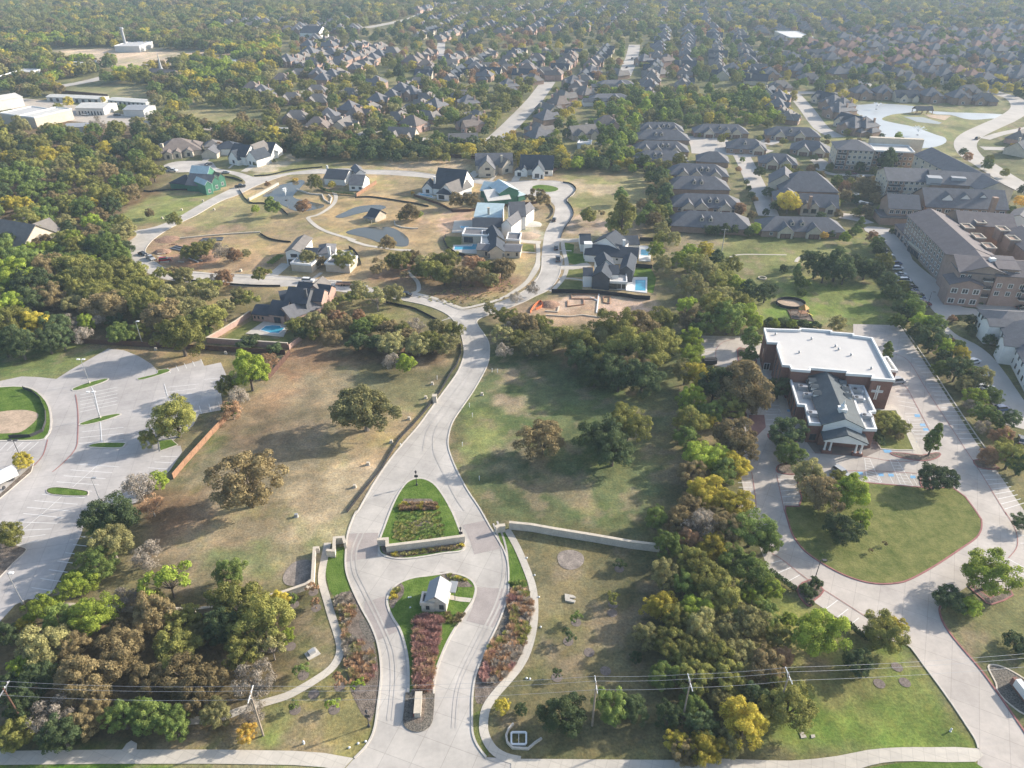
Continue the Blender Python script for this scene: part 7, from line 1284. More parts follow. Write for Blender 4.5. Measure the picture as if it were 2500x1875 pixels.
# ---------------------------------------------------------------- entrance sign, frame, boxes
x, y = P('B', 503, 1262); o = empty('entrance_sign', (x, y, 0), 'long pale limestone entrance sign wall in the gravel tip of the median', 'sign'); s0, s1 = P('B', 506, 1200), P('B', 496, 1335)
MB().obox(((s0[0] + s1[0]) / 2, (s0[1] + s1[1]) / 2), (s0[0] - s1[0], s0[1] - s1[1]), math.dist(s0, s1), 1.1, 0, 1.5).build('wall', W_STONE, o); MB().obox(((s0[0] + s1[0]) / 2, (s0[1] + s1[1]) / 2), (s0[0] - s1[0], s0[1] - s1[1]), math.dist(s0, s1) + .2, 1.3, 1.503, 1.65).build('coping', W_CREAM, o)
MB().obox(((s0[0] + s1[0]) / 2 - .62, (s0[1] + s1[1]) / 2 - .8), (s0[0] - s1[0], s0[1] - s1[1]), 2.6, .06, .5, 1.2).build('panel', nmat('red_panel', (.35, .06, .05), .7, .1, 2), o)
fr = pl('B', "1102,1440 1110,1434 1190,1434 1198,1440 1198,1504 1190,1512 1110,1512 1102,1504"); o = empty('white_frame', (*P('B', 1150, 1475), 0), 'white rounded square frame lying on the lawn inside the curved seat wall', 'frame'); MB().wallpath(fr, .3, .15, .5, True).build('frame', M_TRIM, o); c0, c1 = P('B', 1150, 1436), P('B', 1150, 1515); MB().wallpath([c0, c1], .09, .2, .42).build('crossbar', M_TRIM, o)
q = pl('A', "1970,920 2040,875 2078,920 2000,962"); o = empty('transformer_box', (*q[0], 0), 'grey ground transformer on a white pad beside the left walk', 'utility box'); MB().prism(q, 0, .12).build('pad', M_KERB, o); q2 = P('A', 2020, 915); MB().obox(q2, (q[1][0] - q[0][0], q[1][1] - q[0][1]), 1.3, .9, .123, .8).build('cabinet', M_GALV, o)
o = MB().prism(pl('B', "1447,535 1500,545 1520,558 1512,562 1480,560 1478,568 1518,580 1510,592 1450,580"), 0, .35).build('culvert_end', M_WALK); tag(o, 'white forked concrete culvert end on the shaded lawn', 'culvert')
for s, lab in (("755,1425 785,1425 805,1462 770,1468", 'larger white concrete pad at the foot of the last pecan tree'), ("830,1445 855,1443 860,1462 835,1466", 'smaller white concrete pad beside the larger one on the sunny lawn')): tag(MB().prism(pl('C', s), 0, .15).build('concrete_pad', M_WALK), lab, 'concrete pad')
def hydrant(lab, t, x, y, m=None):
    X, Y = P(t, x, y); o = empty('fire_hydrant', (X, Y, 0), lab, 'fire hydrant'); MB().lathe([(.2, 0), (.2, .08), (.13, .1), (.13, .6), (.18, .62), (.14, .8), (.03, .9)], 10, X, Y).build('barrel', m or M_TRIM, o)
    for s in (-1, 1): MB().tube((X + s * .1, Y, .5), (X + s * .25, Y, .5), .07, .07, 6).build('nozzle', m or M_TRIM, o)
hydrant('white fire hydrant on the lawn near the leaning power pole', 'A', 1968, 1500); hydrant('white fire hydrant on the bright lawn beside the church driveway', 'C', 1735, 1420); hydrant('white fire hydrant at the silt fence below the stone pillar', 'E', 385, 1230)
UB = [('E', 175, 1352, 'half way down the silt fence'), ('E', 440, 1058, 'below the twisted oak'), ('E', 325, 1208, 'the largest beside the silt fence'), ('E', 88, 1498, 'lowest beside the silt fence'), ('E', 590, 832, 'near the yellow bush'), ('E', 548, 922, 'beside the stone pillar'), ('D', 1010, 608, 'first behind the school lot'), ('D', 1463, 632, 'beside the lime tree fence'), ('A', 1920, 30, 'on the pale sand of the meadow'), ('K', 765, 748, 'on the green lot below the sheathed house'), ('K', 562, 832, 'on the green lot beside the loop street'), ('K', 376, 912, 'near the lone small oak'), ('K', 870, 830, 'across the loop street'), ('E', 912, 900, 'on the right meadow by the kerb'), ('K', 1125, 1410, 'at the lower loop street'), ('U', 390, 455, 'under the bare oaks')]
for t, x, y, lab in UB:
    X, Y = P(t, x, y); o = empty('utility_box', (X, Y, 0), 'pale metal utility box ' + lab, 'utility box', 'utility boxes on the empty lots'); MB().box(X - .36, Y - .32, .1, X + .36, Y + .32, .85).build('cabinet', W_CREAM if t != 'A' else M_GALV, o); MB().box(X - .5, Y - .45, 0, X + .5, Y + .45, .1 - .003).build('pad', M_KERB, o)
for t, x, y, lab in (('E', 895, 1452, 'lowest on the shaded meadow'), ('E', 850, 1042, 'above the lone brown oak'), ('E', 830, 978, 'nearest the kerb of the shaded meadow'), ('E', 785, 1232, 'by the bright green grass patch'), ('E', 1012, 755, 'right one of the pair below the pink shrub'), ('E', 977, 752, 'left one of the pair below the pink shrub'), ('E', 622, 800, 'beyond the kerb opposite the meadow')):
    X, Y = P(t, x, y); o = MB().tube((X, Y, 0), (X, Y, 1.2), .09, .09, 6).lathe([(.13, 1.2), (.13, 1.35), (.05, 1.4)], 6, X, Y).build('marker_post', M_TRIM); tag(o, 'thin white marker post ' + lab, 'marker post', 'white marker posts on the meadows')
X, Y = P('E', 607, 945); o = empty('stone_pillar', (X, Y, 0), 'square limestone pillar at the kerb of the entrance road', 'pillar'); MB().box(X - .6, Y - .6, 0, X + .6, Y + .6, 2.2).build('shaft', W_STONE, o); MB().box(X - .7, Y - .7, 2.203, X + .7, Y + .7, 2.4).build('cap', W_CREAM, o)
LG = [('B', 1252, 410), ('B', 1292, 746), ('B', 1200, 1078), ('B', 1222, 1082), ('B', 1145, 920), ('S', 540, 992), ('S', 568, 988), ('S', 562, 1128), ('B', 110, 1500), ('B', 52, 1527), ('B', 158, 1487), ('B', 1280, 552), ('B', 1202, 298)]
for i, (t, x, y) in enumerate(LG):
    X, Y = P(t, x, y); o = MB().lathe([(.2, 0), (.24, .1), (.12, .28), (.02, .32)], 8, X, Y).build('garden_light', M_TRIM); tag(o, ('small white lawn light beside the right hand walk, ' if t == 'B' and x > 900 else 'small white lawn light beside the gatehouse, ' if t == 'S' else 'small white valve cover by the entrance kerb, ') + ordn([q for q in range(len(LG)) if (LG[q][0] == t and (LG[q][1] > 900) == (x > 900))].index(i)) + ' of its row', 'lawn light', 'white lawn lights and covers at the entrance')
# sign bed on the far right
qb = smooth(pl('C', "1980,1005 2030,992 2110,1020 2212,1080 2330,1160 2330,1330 2212,1310 2100,1230 2040,1160 2030,1110")); patch('sign_bed', qb, .04, M_GRAVEL); kerb(qb, W_CREAM, .3, .12)
X, Y = P('C', 2200, 1200); o = empty('brick_sign', (X, Y, 0), 'brick sign wall with white panel at the photo edge beside the church driveway', 'sign'); a = Vector((P('C', 2240, 1260)[0] - P('C', 2155, 1150)[0], P('C', 2240, 1260)[1] - P('C', 2155, 1150)[1])); MB().obox((X, Y), a, 6, .8, 0, 1.8).build('wall', W_BRICK, o); MB().obox((X, Y), a, 4.4, 1.0, .6, 2.3).build('panel', M_TRIM, o)
X, Y = P('D', 30, 1470); o = empty('shed', (X, Y, 0), 'white box truck roof at the photo edge on the school lot', 'box truck'); MB().obox((X, Y), (.6, .8), 6.5, 2.4, 1.0, 3.2).build('cargo_box', M_TRIM, o); MB().obox((X - 2.6, Y - 3.4), (.6, .8), 1.9, 2.2, .5, 2.4).build('cab', W_WHITE, o); o.name = 'box_truck'; W0[o.name] = tuple(o.location)
for a, b in ((-1.6, -3), (1.4, -2.4), (-1, 1.5), (1.6, 1.2)): MB().tube((X + a - .15, Y + b, .5), (X + a + .15, Y + b, .5), .45, .45, 10).build('wheel', M_DGREY, o)
# playground
patch('play_pit', pl('G', "680,352 812,352 850,425 708,408"), .06, M_BED); kerb(pl('G', "680,352 812,352 850,425 708,408"), M_WOODD, .2, .25)
X, Y = P('G', 775, 388); o = empty('play_tower', (X, Y, 0), 'wooden playground tower with orange roof and slide behind the church', 'playground tower')
for dx in (-1.2, 1.2):
    for dy in (-1.2, 1.2): MB().tube((X + dx, Y + dy, 0), (X + dx, Y + dy, 3.2), .09, .09, 5).build('post', M_WOOD, o)
MB().box(X - 1.35, Y - 1.35, 1.4, X + 1.35, Y + 1.35, 1.55).build('platform', M_WOOD, o); MB().lathe([(2.1, 3.1), (.05, 4.6)], 4, X, Y).build('roof', nmat('play_roof', (.42, .22, .05), .7, .1, 1), o); MB().poly([(X + 1.3, Y - .4, 1.5), (X + 1.3, Y + .4, 1.5), (X + 3.8, Y + .4, .2), (X + 3.8, Y - .4, .2)]).build('slide', nmat('slide_yellow', (.5, .36, .05), .5, .05, 1), o); MB().tube((X - 1.3, Y, 2.6), (X - 4.5, Y, 2.6), .08, .08, 5).tube((X - 4.5, Y - .9, 0), (X - 4.5, Y, 2.6), .07, .07, 5).tube((X - 4.5, Y + .9, 0), (X - 4.5, Y, 2.6), .07, .07, 5).build('swing_beam', M_WOOD, o)
X, Y = P('G', 700, 312); o = empty('ball_pit', (X, Y, 0), 'black sided oval pit filled with sand on the church lawn', 'ball pit'); el = [(X + 5.2 * math.cos(k * math.pi / 12), Y + 4.2 * math.sin(k * math.pi / 12)) for k in range(24)]; MB().wallpath(el, .2, 0, 1.1, True).build('side_wall', M_BLACK, o); MB().poly([(a, b, .09) for a, b in el]).build('sand', M_DIRT, o)
X, Y = P('G', 517, 145); el = [(X + 1.5 * math.cos(k * math.pi / 8), Y + 1.3 * math.sin(k * math.pi / 8)) for k in range(16)]; tag(MB().wallpath(el, .3, 0, .45, True).build('fire_ring', W_CREAM), 'small round stone fire ring at the edge of the park woods', 'fire ring')
X, Y = P('G', 175, 695); o = empty('dumpster_pen', (X, Y, 0), 'dark dumpster in a low pen beside the church side lot', 'dumpster'); MB().obox((X, Y), (1, .1), 4.2, 2.0, .2, 1.6).build('bin', M_DGREY, o); MB().obox((X, Y + .2), (1, .1), 4.4, 1.2, 1.603, 1.75).build('lid', M_BLACK, o)
# clipped shrubs
def shrub(lab, t, x, y, r, c='dark', name='clipped_shrub', h=1.0, grp='clipped shrubs in the church lot islands'):
    X, Y = P(t, x, y, r * .6); o = bpy.data.objects.new(name, crown_mesh('bush', R.randrange(2), c)); SC.collection.objects.link(o); o.location = (X, Y, 0); o.scale = (r, r, r * 1.5 * h); o.rotation_euler = (0, 0, R.uniform(0, 6)); return tag(o, lab, 'shrub', grp)
R = random.Random(5)
for x, y, r, lab in ((862, 468, 1.55, 'large round clipped shrub right at the lamp post'), (800, 508, 1.45, 'second large round clipped shrub near the lamp post'), (862, 528, .6, 'small clipped shrub ball nearest the two large ones'), (832, 547, .6, 'small clipped shrub ball second in the island row'), (808, 572, .6, 'small clipped shrub ball third in the island row'), (836, 590, .65, 'small clipped shrub ball at the lower end of the island')): shrub(lab, 'C', x, y, r)
def hedge(lab, t, s, w, h, c='dark'):
    p = pl(t, s); V = []; T_ = []; rs_ = np.random.RandomState(len(lab)); n_ = 0
    for a, b in zip(p, p[1:]):
        L = math.dist(a, b); k = int(L * 130); u = rs_.rand(k); e = np.array([b[0] - a[0], b[1] - a[1]]) / L; nn = np.array([-e[1], e[0]]); c0 = np.array(a) + u[:, None] * L * e + nn * ((rs_.rand(k) - .5) * w)[:, None]
        z = h * (.55 + .45 * rs_.rand(k)); V.append(np.concatenate([c0, z[:, None]], 1))
    V = np.concatenate(V); k = len(V); d = rs_.normal(size=(k, 3)); d /= np.linalg.norm(d, axis=1)[:, None]; t_ = np.cross(d, rs_.normal(size=(k, 3))); t_ /= np.linalg.norm(t_, axis=1)[:, None]; bb = np.cross(d, t_); s_ = .17
    v = np.stack([V - t_ * s_, V - bb * s_, V + t_ * s_, V + bb * s_], 1).reshape(-1, 3); me = npmesh('hedge', v, np.arange(k * 4).reshape(-1, 4), [leafmat(c)]); ca = me.color_attributes.new("leaf", 'FLOAT_COLOR', 'POINT'); q = np.repeat(rs_.rand(k), 4); ca.data.foreach_set("color", np.stack([q, .8 + .4 * q, q, q * 0 + 1], 1).astype(np.float32).ravel())
    o = bpy.data.objects.new('hedge', me); SC.collection.objects.link(o); return tag(o, lab, 'hedge')
hedge('clipped hedge below the first slanted parking bays of the church', 'C', "560,392 650,460 730,515", 1.3, 1.1); hedge('clipped hedge between the lime tree and the last slanted bays', 'C', "1050,722 1110,770 1170,825 1250,850", 1.2, 1.1); hedge('dark hedge at the east corner of the church portico lawn', 'G', "1250,1140 1262,1190 1290,1240", 1.6, 1.3)
hedge('dark hedge along the driveway of the modern oak shaded house', 'U', "700,400 760,360 830,310", 3, 1.8, 'green'); hedge('dark curved hedge walk around the fountain pond house', 'K', "1880,630 1960,665 2060,680 2200,690", 1.5, 1.2)
# ornamental planting, past counting
def plants(name, lab, t, outline, cols, dens, h, rad, seed, blade=.024):
    q = pl(t, outline); rs_ = np.random.RandomState(seed); xs = [p[0] for p in q]; ys = [p[1] for p in q]; A_ = (max(xs) - min(xs)) * (max(ys) - min(ys)); n_ = int(A_ * dens); X = rs_.uniform(min(xs), max(xs), n_); Y = rs_.uniform(min(ys), max(ys), n_); m = inpoly(X, Y, q); X, Y = X[m], Y[m]; k = 84; N_ = len(X)
    hh = h * (.7 + .5 * rs_.rand(N_)); a = rs_.rand(N_, k) * 6.28; rr = rad * np.sqrt(rs_.rand(N_, k)); zt = hh[:, None] * (.45 + .55 * rs_.rand(N_, k)); bx = X[:, None] + rr * .5 * np.cos(a); by = Y[:, None] + rr * .5 * np.sin(a); tx = X[:, None] + rr * 1.2 * np.cos(a); ty = Y[:, None] + rr * 1.2 * np.sin(a); px_, py_ = -np.sin(a) * blade, np.cos(a) * blade; z0_ = zt * .45
    v = np.stack([np.stack([bx - px_, by - py_, z0_], -1), np.stack([bx + px_, by + py_, z0_], -1), np.stack([tx + px_ * 1.4, ty + py_ * 1.4, zt], -1), np.stack([tx - px_ * 1.4, ty - py_ * 1.4, zt * .96], -1)], 2).reshape(-1, 3); F_ = np.arange(N_ * k * 4).reshape(-1, 4)
    me = npmesh(name, v, F_, [leafmat(c) for c in cols]); nzv = fbm(X, Y, 5, seed); ci_ = np.clip(((nzv * 1.3 + .5) * len(cols) + rs_.uniform(-.4, .4, N_)).astype(int), 0, len(cols) - 1); me.polygons.foreach_set('material_index', np.repeat(ci_, k).astype(np.int32)); ca = me.color_attributes.new("leaf", 'FLOAT_COLOR', 'POINT'); g = np.repeat(rs_.rand(N_), k * 4) * .6 + .4 * np.repeat(rs_.rand(N_ * k), 4); ca.data.foreach_set("color", np.stack([g, .75 + .5 * g, g, g * 0 + 1], 1).astype(np.float32).ravel())
    o = bpy.data.objects.new(name, me); SC.collection.objects.link(o); return tag(o, lab, 'planting', kind='stuff')
PAL['pink'] = ((.15, .078, .068), (.24, .145, .122), 'rose red'); PAL['straw'] = ((.19, .13, .08), (.26, .18, .11), 'straw')
plants('ornamental_grass', 'rose red ornamental grass filling the bed below the gatehouse', 'B', "472,700 560,682 660,700 640,810 604,960 592,1080 585,1165 478,1165 472,1000 470,850", ('pink', 'pink', 'straw', 'pink', 'pink'), 4.5, 1.1, .7, 21)
plants('ornamental_grass', 'rust and rose shrubs in the bed right of the exit lane', 'B', "1095,495 1205,505 1235,565 1240,640 1218,760 1180,880 1130,985 1060,1080 990,1110 930,1110 905,1060 950,900 985,830 1060,790 1105,700 1090,640 1080,560", ('pink', 'rust', 'bare', 'rust', 'olive', 'straw'), 2.8, .8, .6, 22)
plants('ornamental_grass', 'rust and straw shrubs in the bed left of the entrance lane', 'F', "722,1295 758,1285 768,1330 745,1370 800,1400 812,1450 800,1480 760,1480 742,1400 738,1340", ('pink', 'straw', 'rust', 'khaki', 'bare'), 2.8, .8, .6, 23)
plants('flower_bed', 'low green and brown ground plants on the upper median', 'F', "862,1108 948,1108 958,1140 962,1168 850,1170 855,1130", ('green', 'olive', 'khaki', 'olive', 'green'), 2.6, .35, .45, 24); plants('flower_bed', 'straw coloured grass strip across the upper median', 'F', "866,1089 942,1089 948,1103 861,1104", ('straw', 'gold', 'straw'), 5, .8, .5, 31)
plants('flower_bed', 'low shrubs in front of the median wall', 'S', "285,400 500,390 900,335 1180,300 1290,270 1280,330 1100,350 700,400 400,440 300,440", ('olive', 'brown', 'khaki', 'gold'), 3.4, .55, .45, 25)
plants('flower_bed', 'low shrubs in the bed behind the gatehouse', 'S', "1050,660 1200,700 1320,770 1345,800 1180,770 1060,720", ('gold', 'olive', 'green', 'brown'), 3.2, .55, .45, 26); plants('flower_bed', 'yellow green shrubs in the curved bed left of the gatehouse', 'S', "380,830 420,900 400,990 330,1030 285,1010 300,930", ('gold', 'olive', 'khaki'), 3.0, .55, .45, 27)
plants('flower_bed', 'green shrubs in front of the gatehouse', 'S', "950,1230 1080,1210 1280,1215 1240,1330 1190,1370 1080,1330 1000,1290", ('green', 'olive', 'brown', 'green'), 3.0, .6, .5, 28); plants('flower_bed', 'green shrub strip at the foot of the right verge lawn', 'B', "1090,455 1195,455 1200,490 1092,490", ('green', 'olive'), 3, .6, .5, 29)
plants('meadow_tufts', 'dry brush tufts on the meadow below the oak grove', 'F', "900,640 1100,600 1120,640 1000,665 920,650", ('khaki', 'brown'), .25, .35, .5, 30)
# saplings in mulch rings
def sapling(lab, t, x, y, rx, ry, wpx, c):
    X, Y = P(t, rx, ry); r = wpx / 2 * pxm(t, rx, ry) * 1.05; q = [(X + 1.05 * math.cos(k * math.pi / 8), Y + 1.05 * math.sin(k * math.pi / 8)) for k in range(16)]; patch('mulch_ring', q, .02, nmat('mulch_ring', (.17, .14, .12), .95, .3, 2, fine=.3, finescale=6))
    if c: o = empty('sapling', (X, Y, 0), lab, 'sapling', 'young staked trees on the entrance lawns', R.uniform(0, 6)); o.scale = (r, r, r * 1.1); k = bpy.data.objects.new('crown', crown_mesh('open', R.randrange(2), c)); SC.collection.objects.link(k); k.parent = o; k = bpy.data.objects.new('trunk', trunk_mesh('open', 0, True)); SC.collection.objects.link(k); k.parent = o
for a in (('rust brown young tree beside the top bend of the left walk', 'A', 2025, 480, 2030, 520, 80, 'rust'), ('rust young tree just below its twin at the top bend of the left walk', 'A', 2040, 570, 2048, 622, 80, 'rust'), ('green young bush tree nearest the limestone wall', 'A', 1915, 570, 1905, 600, 90, 'green'), ('mid green young tree between the transformer and the left walk', 'A', 1965, 985, 1965, 1060, 100, 'green'), ('green young tree between the left walk and the hydrant', 'A', 1905, 1215, 1912, 1282, 80, 'green'), ('lime young tree right of the hydrant lawn', 'A', 2155, 1210, 2165, 1280, 90, 'lime'), ('', 'A', 0, 0, 2032, 1180, 50, None), ('rust young tree on the curve of the left walk', 'A', 2200, 1060, 2200, 1130, 100, 'rust'), ('', 'A', 0, 0, 1882, 872, 50, None), ('green young tree by the white culvert end', 'B', 1525, 645, 1522, 716, 85, 'green'), ('dark young tree below the culvert end', 'B', 1455, 795, 1470, 840, 95, 'dark'), ('dark slim young tree above the pecan trees', 'B', 1405, 1000, 1397, 1072, 75, 'dark'), ('', 'B', 0, 0, 1755, 655, 50, None), ('', 'B', 0, 0, 1606, 910, 50, None), ('', 'B', 0, 0, 1712, 1030, 50, None), ('olive young tree in the shade under the belt', 'B', 1750, 540, 1760, 600, 100, 'olive'), ('young dark tree in the corner below the long stone wall', 'B', 1800, 335, 1800, 370, 80, 'dark'), ('lime green shrub tree in the bed left of the entrance', 'B', 115, 1100, 118, 1150, 90, 'lime'), ('', 'C', 0, 0, 1275, 1112, 50, None), ('', 'C', 0, 0, 1440, 1104, 50, None), ('', 'C', 0, 0, 1390, 1005, 50, None)): sapling(*a)
patch('ash_patch', smooth(pl('B', "1400,290 1430,255 1500,248 1560,275 1572,320 1540,360 1480,375 1420,350")), .02, nmat('ash', (.25, .21, .175), .95, .35, .6, fine=.3, finescale=3)); patch('ash_patch', smooth(pl('A', "1840,400 1900,330 1990,310 2030,350 2010,460 1900,480 1840,460")), .02, nmat('ash', (0, 0, 0)))
# ---------------------------------------------------------------- vehicles
def car(kind, paint):
    o = empty('parked_car', (0, 0, 0)); L, Wd, H = {'sedan': (4.7, 1.8, 1.42), 'suv': (4.9, 1.95, 1.8), 'pickup': (5.7, 2.0, 1.85), 'van': (5.2, 2.0, 2.0)}[kind]
    if kind == 'sedan': prof = [(-2.35, .35), (2.3, .35), (2.35, .62), (2.2, .82), (1.15, .92), (-1.75, .95), (-2.3, .9), (-2.35, .6)]; cab = [(1.1, .9), (.35, 1.36), (-.9, 1.42), (-1.75, .93)]
    elif kind == 'suv': prof = [(-2.4, .4), (2.4, .4), (2.45, .8), (2.3, 1.05), (1.2, 1.15), (-2.35, 1.15), (-2.45, .8)]; cab = [(1.2, 1.13), (.65, 1.72), (-2.0, 1.78), (-2.4, 1.13)]
    elif kind == 'pickup': prof = [(-2.85, .5), (2.8, .5), (2.85, .9), (2.7, 1.15), (1.5, 1.22), (-2.8, 1.22), (-2.85, .8)]; cab = [(1.5, 1.2), (.9, 1.8), (-.7, 1.83), (-.95, 1.2)]
    else: prof = [(-2.6, .4), (2.5, .4), (2.6, .8), (2.45, 1.1), (1.7, 1.2), (-2.6, 1.2), (-2.6, .7)]; cab = [(1.7, 1.18), (1.1, 1.92), (-2.4, 1.98), (-2.6, 1.18)]
    def loft(pr, w0, w1, top):
        mb = MB(); n_ = len(pr); 
        for s in (-1, 1):
            for (x, z) in pr: mb.v.append((x, s * (w1 if z > top else w0) / 2, z))
        for i in range(n_): j = (i + 1) % n_; mb.f.append((i, j, n_ + j, n_ + i))
        mb.f.append(tuple(range(n_ - 1, -1, -1))); mb.f.append(tuple(range(n_, 2 * n_))); return mb
    b = loft(prof, Wd, Wd * .94, .9).build('body', paint, o); md = b.modifiers.new('soft', 'BEVEL'); md.width = .08; md.segments = 2
    c = loft(cab, Wd * .9, Wd * .72, cab[0][1] + .1).build('cabin', M_GLASS, o); rf = loft([(cab[1][0] - .05, cab[1][1]), (cab[1][0] - .1, cab[1][1] + .06), (cab[2][0] + .05, cab[2][1] + .06), (cab[2][0], cab[2][1])], Wd * .74, Wd * .70, 9).build('roof', paint, o)
    for x in (prof[0][0] + .85, prof[1][0] - .85):
        for s in (-1, 1): w = MB().tube((x, s * (Wd / 2 - .2), .34), (x, s * (Wd / 2 + .02), .34), .34, .34, 12).build('wheel', M_BLACK, o); MB().tube((x, s * (Wd / 2 + .022), .34), (x, s * (Wd / 2 + .035), .34), .19, .19, 8).build('rim', M_GALV, w)
    for s in (-1, 1): MB().box(prof[1][0] - .02, s * .65 - .2, .62, prof[1][0] + .07, s * .65 + .2, .78).build('headlight', M_TRIM, o); MB().box(prof[0][0] - .06, s * .7 - .16, .65, prof[0][0] + .02, s * .7 + .16, .85).build('tail_light', nmat('tail_lamp', (.3, .02, .02), .4, 0), o)
    if kind == 'pickup': MB().box(-2.7, -.82, 1.221, -1.05, .82, 1.235).build('bed_liner', M_BLACK, o)
    return o
def paintm(nm, c): return nmat('car_paint_' + nm, c, .25, .02, 1, spec=.6, obj=True)
PA = {'white': (.65, .65, .64), 'silver': (.35, .36, .37), 'black': (.02, .02, .022), 'grey': (.10, .105, .115), 'blue': (.05, .08, .16), 'red': (.30, .02, .02), 'maroon': (.14, .02, .03)}
CARP = {}
CARS = [('G', 1030, 1402, 'suv', 'silver', -60, 'parked by the lower church lawn'), ('G', 1388, 810, 'van', 'silver', 10, 'half hidden at the church east corner'), ('E', 420, 250, 'suv', 'black', -8, 'at the kerb by the mulched grove'), ('U', 1115, 550, 'suv', 'white', -3, 'on the street behind the rose brick house'), ('V', 48, 665, 'sedan', 'black', 88, 'on the bulb street, first before the lined lawns'), ('V', 78, 840, 'pickup', 'grey', 88, 'on the bulb street, second before the lined lawns'),
        ('L', 1895, 918, 'sedan', 'black', 80, 'on the bulb street beside the sandy plot'), ('L', 1640, 835, 'suv', 'black', 10, 'beside the tall white gable wall'), ('K', 425, 437, 'pickup', 'black', -25, 'in the cul-de-sac, nearer its rim'), ('K', 475, 452, 'pickup', 'white', -15, 'in the cul-de-sac, behind the black one'), ('K', 815, 390, 'sedan', 'grey', 60, 'on the stone drive by the cul-de-sac'), ('K', 190, 1243, 'sedan', 'black', -30, 'on the outer bend of the loop street'),
        ('K', 262, 1285, 'pickup', 'silver', -45, 'at the building site gate on the loop'), ('K', 400, 1302, 'suv', 'red', 20, 'on the dirt of the building site'), ('K', 1118, 603, 'pickup', 'black', 20, 'at the junction below the green sheathed house'), ('G', 1885, 683, 'suv', 'white', 20, 'on the apartment lane beside the golden tree'), ('G', 1922, 842, 'sedan', 'silver', 25, 'on the lane, first of a close pair'), ('G', 1975, 848, 'sedan', 'white', 25, 'on the lane, second of a close pair'), ('G', 2070, 988, 'suv', 'blue', 10, 'on the apartment lane beside the dark round tree'), ('G', 2200, 1190, 'sedan', 'grey', 60, 'at the photo edge on the lane'),
        ('R', 738, 645, 'suv', 'blue', 5, 'rearmost of the dark cars in the hedgerow row'), ('R', 755, 690, 'suv', 'white', 3, 'under the rust tip of the hedgerow'), ('R', 790, 746, 'sedan', 'white', 3, 'just behind the long white wagon'), ('R', 806, 772, 'sedan', 'grey', 3, 'squeezed beside the long white wagon'), ('R', 822, 808, 'van', 'white', 2, 'longest in the hedgerow row'), ('R', 885, 872, 'suv', 'black', 3, 'first in front of the long white wagon'), ('R', 893, 897, 'sedan', 'blue', 3, 'second in front of the white wagon'), ('R', 905, 918, 'sedan', 'grey', 3, 'third in front of the white wagon'), ('R', 945, 945, 'suv', 'black', 3, 'fourth in front of the white wagon'), ('R', 965, 972, 'sedan', 'blue', 3, 'fifth in front of the white wagon'), ('R', 985, 1002, 'sedan', 'silver', 3, 'beside the maroon one at the row end'), ('R', 1015, 1035, 'suv', 'maroon', 3, 'last of the hedgerow row at the lamp post'),
        ('R', 612, 512, 'sedan', 'black', 5, 'behind the dark green tree of the row'), ('R', 668, 562, 'sedan', 'white', 5, 'between tree gaps of the hedgerow row'), ('R', 592, 428, 'sedan', 'silver', 5, 'farthest back in the hedgerow row'), ('R', 1960, 1065, 'sedan', 'black', 10, 'in the small court of the white apartment houses'), ('W', 920, 572, 'pickup', 'white', -10, 'before the cream roofed workshop'), ('W', 1265, 577, 'suv', 'black', 10, 'between the two metal workshops'), ('W', 820, 422, 'van', 'white', 5, 'at the long storage building'), ('J', 712, 1216, 'sedan', 'silver', 5, 'under the hall carport'), ('J', 1912, 895, 'suv', 'black', 40, 'driving on the curving boulevard'), ('J', 1105, 1122, 'sedan', 'maroon', 10, 'on the drive in front of the lakeside apartments'), ('H', 1470, 845, 'sedan', 'red', 0, 'in the yard before the dark treeline'), ('H', 1620, 812, 'sedan', 'white', 0, 'on the far side of the yard road'), ('I', 1850, 435, 'sedan', 'black', 70, 'on the far straight avenue'), ('I', 1885, 378, 'suv', 'grey', 70, 'higher up the far straight avenue'), ('K', 980, 470, 'sedan', 'silver', 10, 'at the neck of the cul-de-sac')]
for t, x, y, kd, pa, a, lab in CARS:
    X, Y = P(t, x, y, .7); k = (kd, pa); nm = {'sedan': 'car', 'suv': 'suv', 'pickup': 'pickup truck', 'van': 'van'}[kd]; txt = f"{pa} {nm} {lab}"
    if k not in CARP: o = CARP[k] = car(kd, paintm(pa, PA[pa])); o.location = (X, Y, .05); o.rotation_euler = (0, 0, math.radians(a))
    else: o = dup(CARP[k], (X, Y, .05), math.radians(a))
    o.name = {'sedan': 'parked_car', 'suv': 'parked_suv', 'pickup': 'pickup_truck', 'van': 'parked_van'}[kd]; tag(o, txt, 'car', 'parked vehicles')
X, Y = P('U', 1500, 602); o = empty('flatbed_trailer', (X, Y, 0), 'flatbed trailer with rusty deck on the street behind the rose brick house', 'trailer'); MB().obox((X, Y), (1, -.08), 6.0, 2.1, .6, .72).build('deck', M_WOOD, o); MB().wallpath([(X - 3, Y + 1.2), (X + 3, Y + .8)], .08, .75, 1.1).build('rail', M_GALV, o)
for s in (-.6, .4): MB().tube((X + s, Y - 1.15, .36), (X + s + .02, Y - .95, .36), .36, .36, 10).build('wheel', M_BLACK, o)
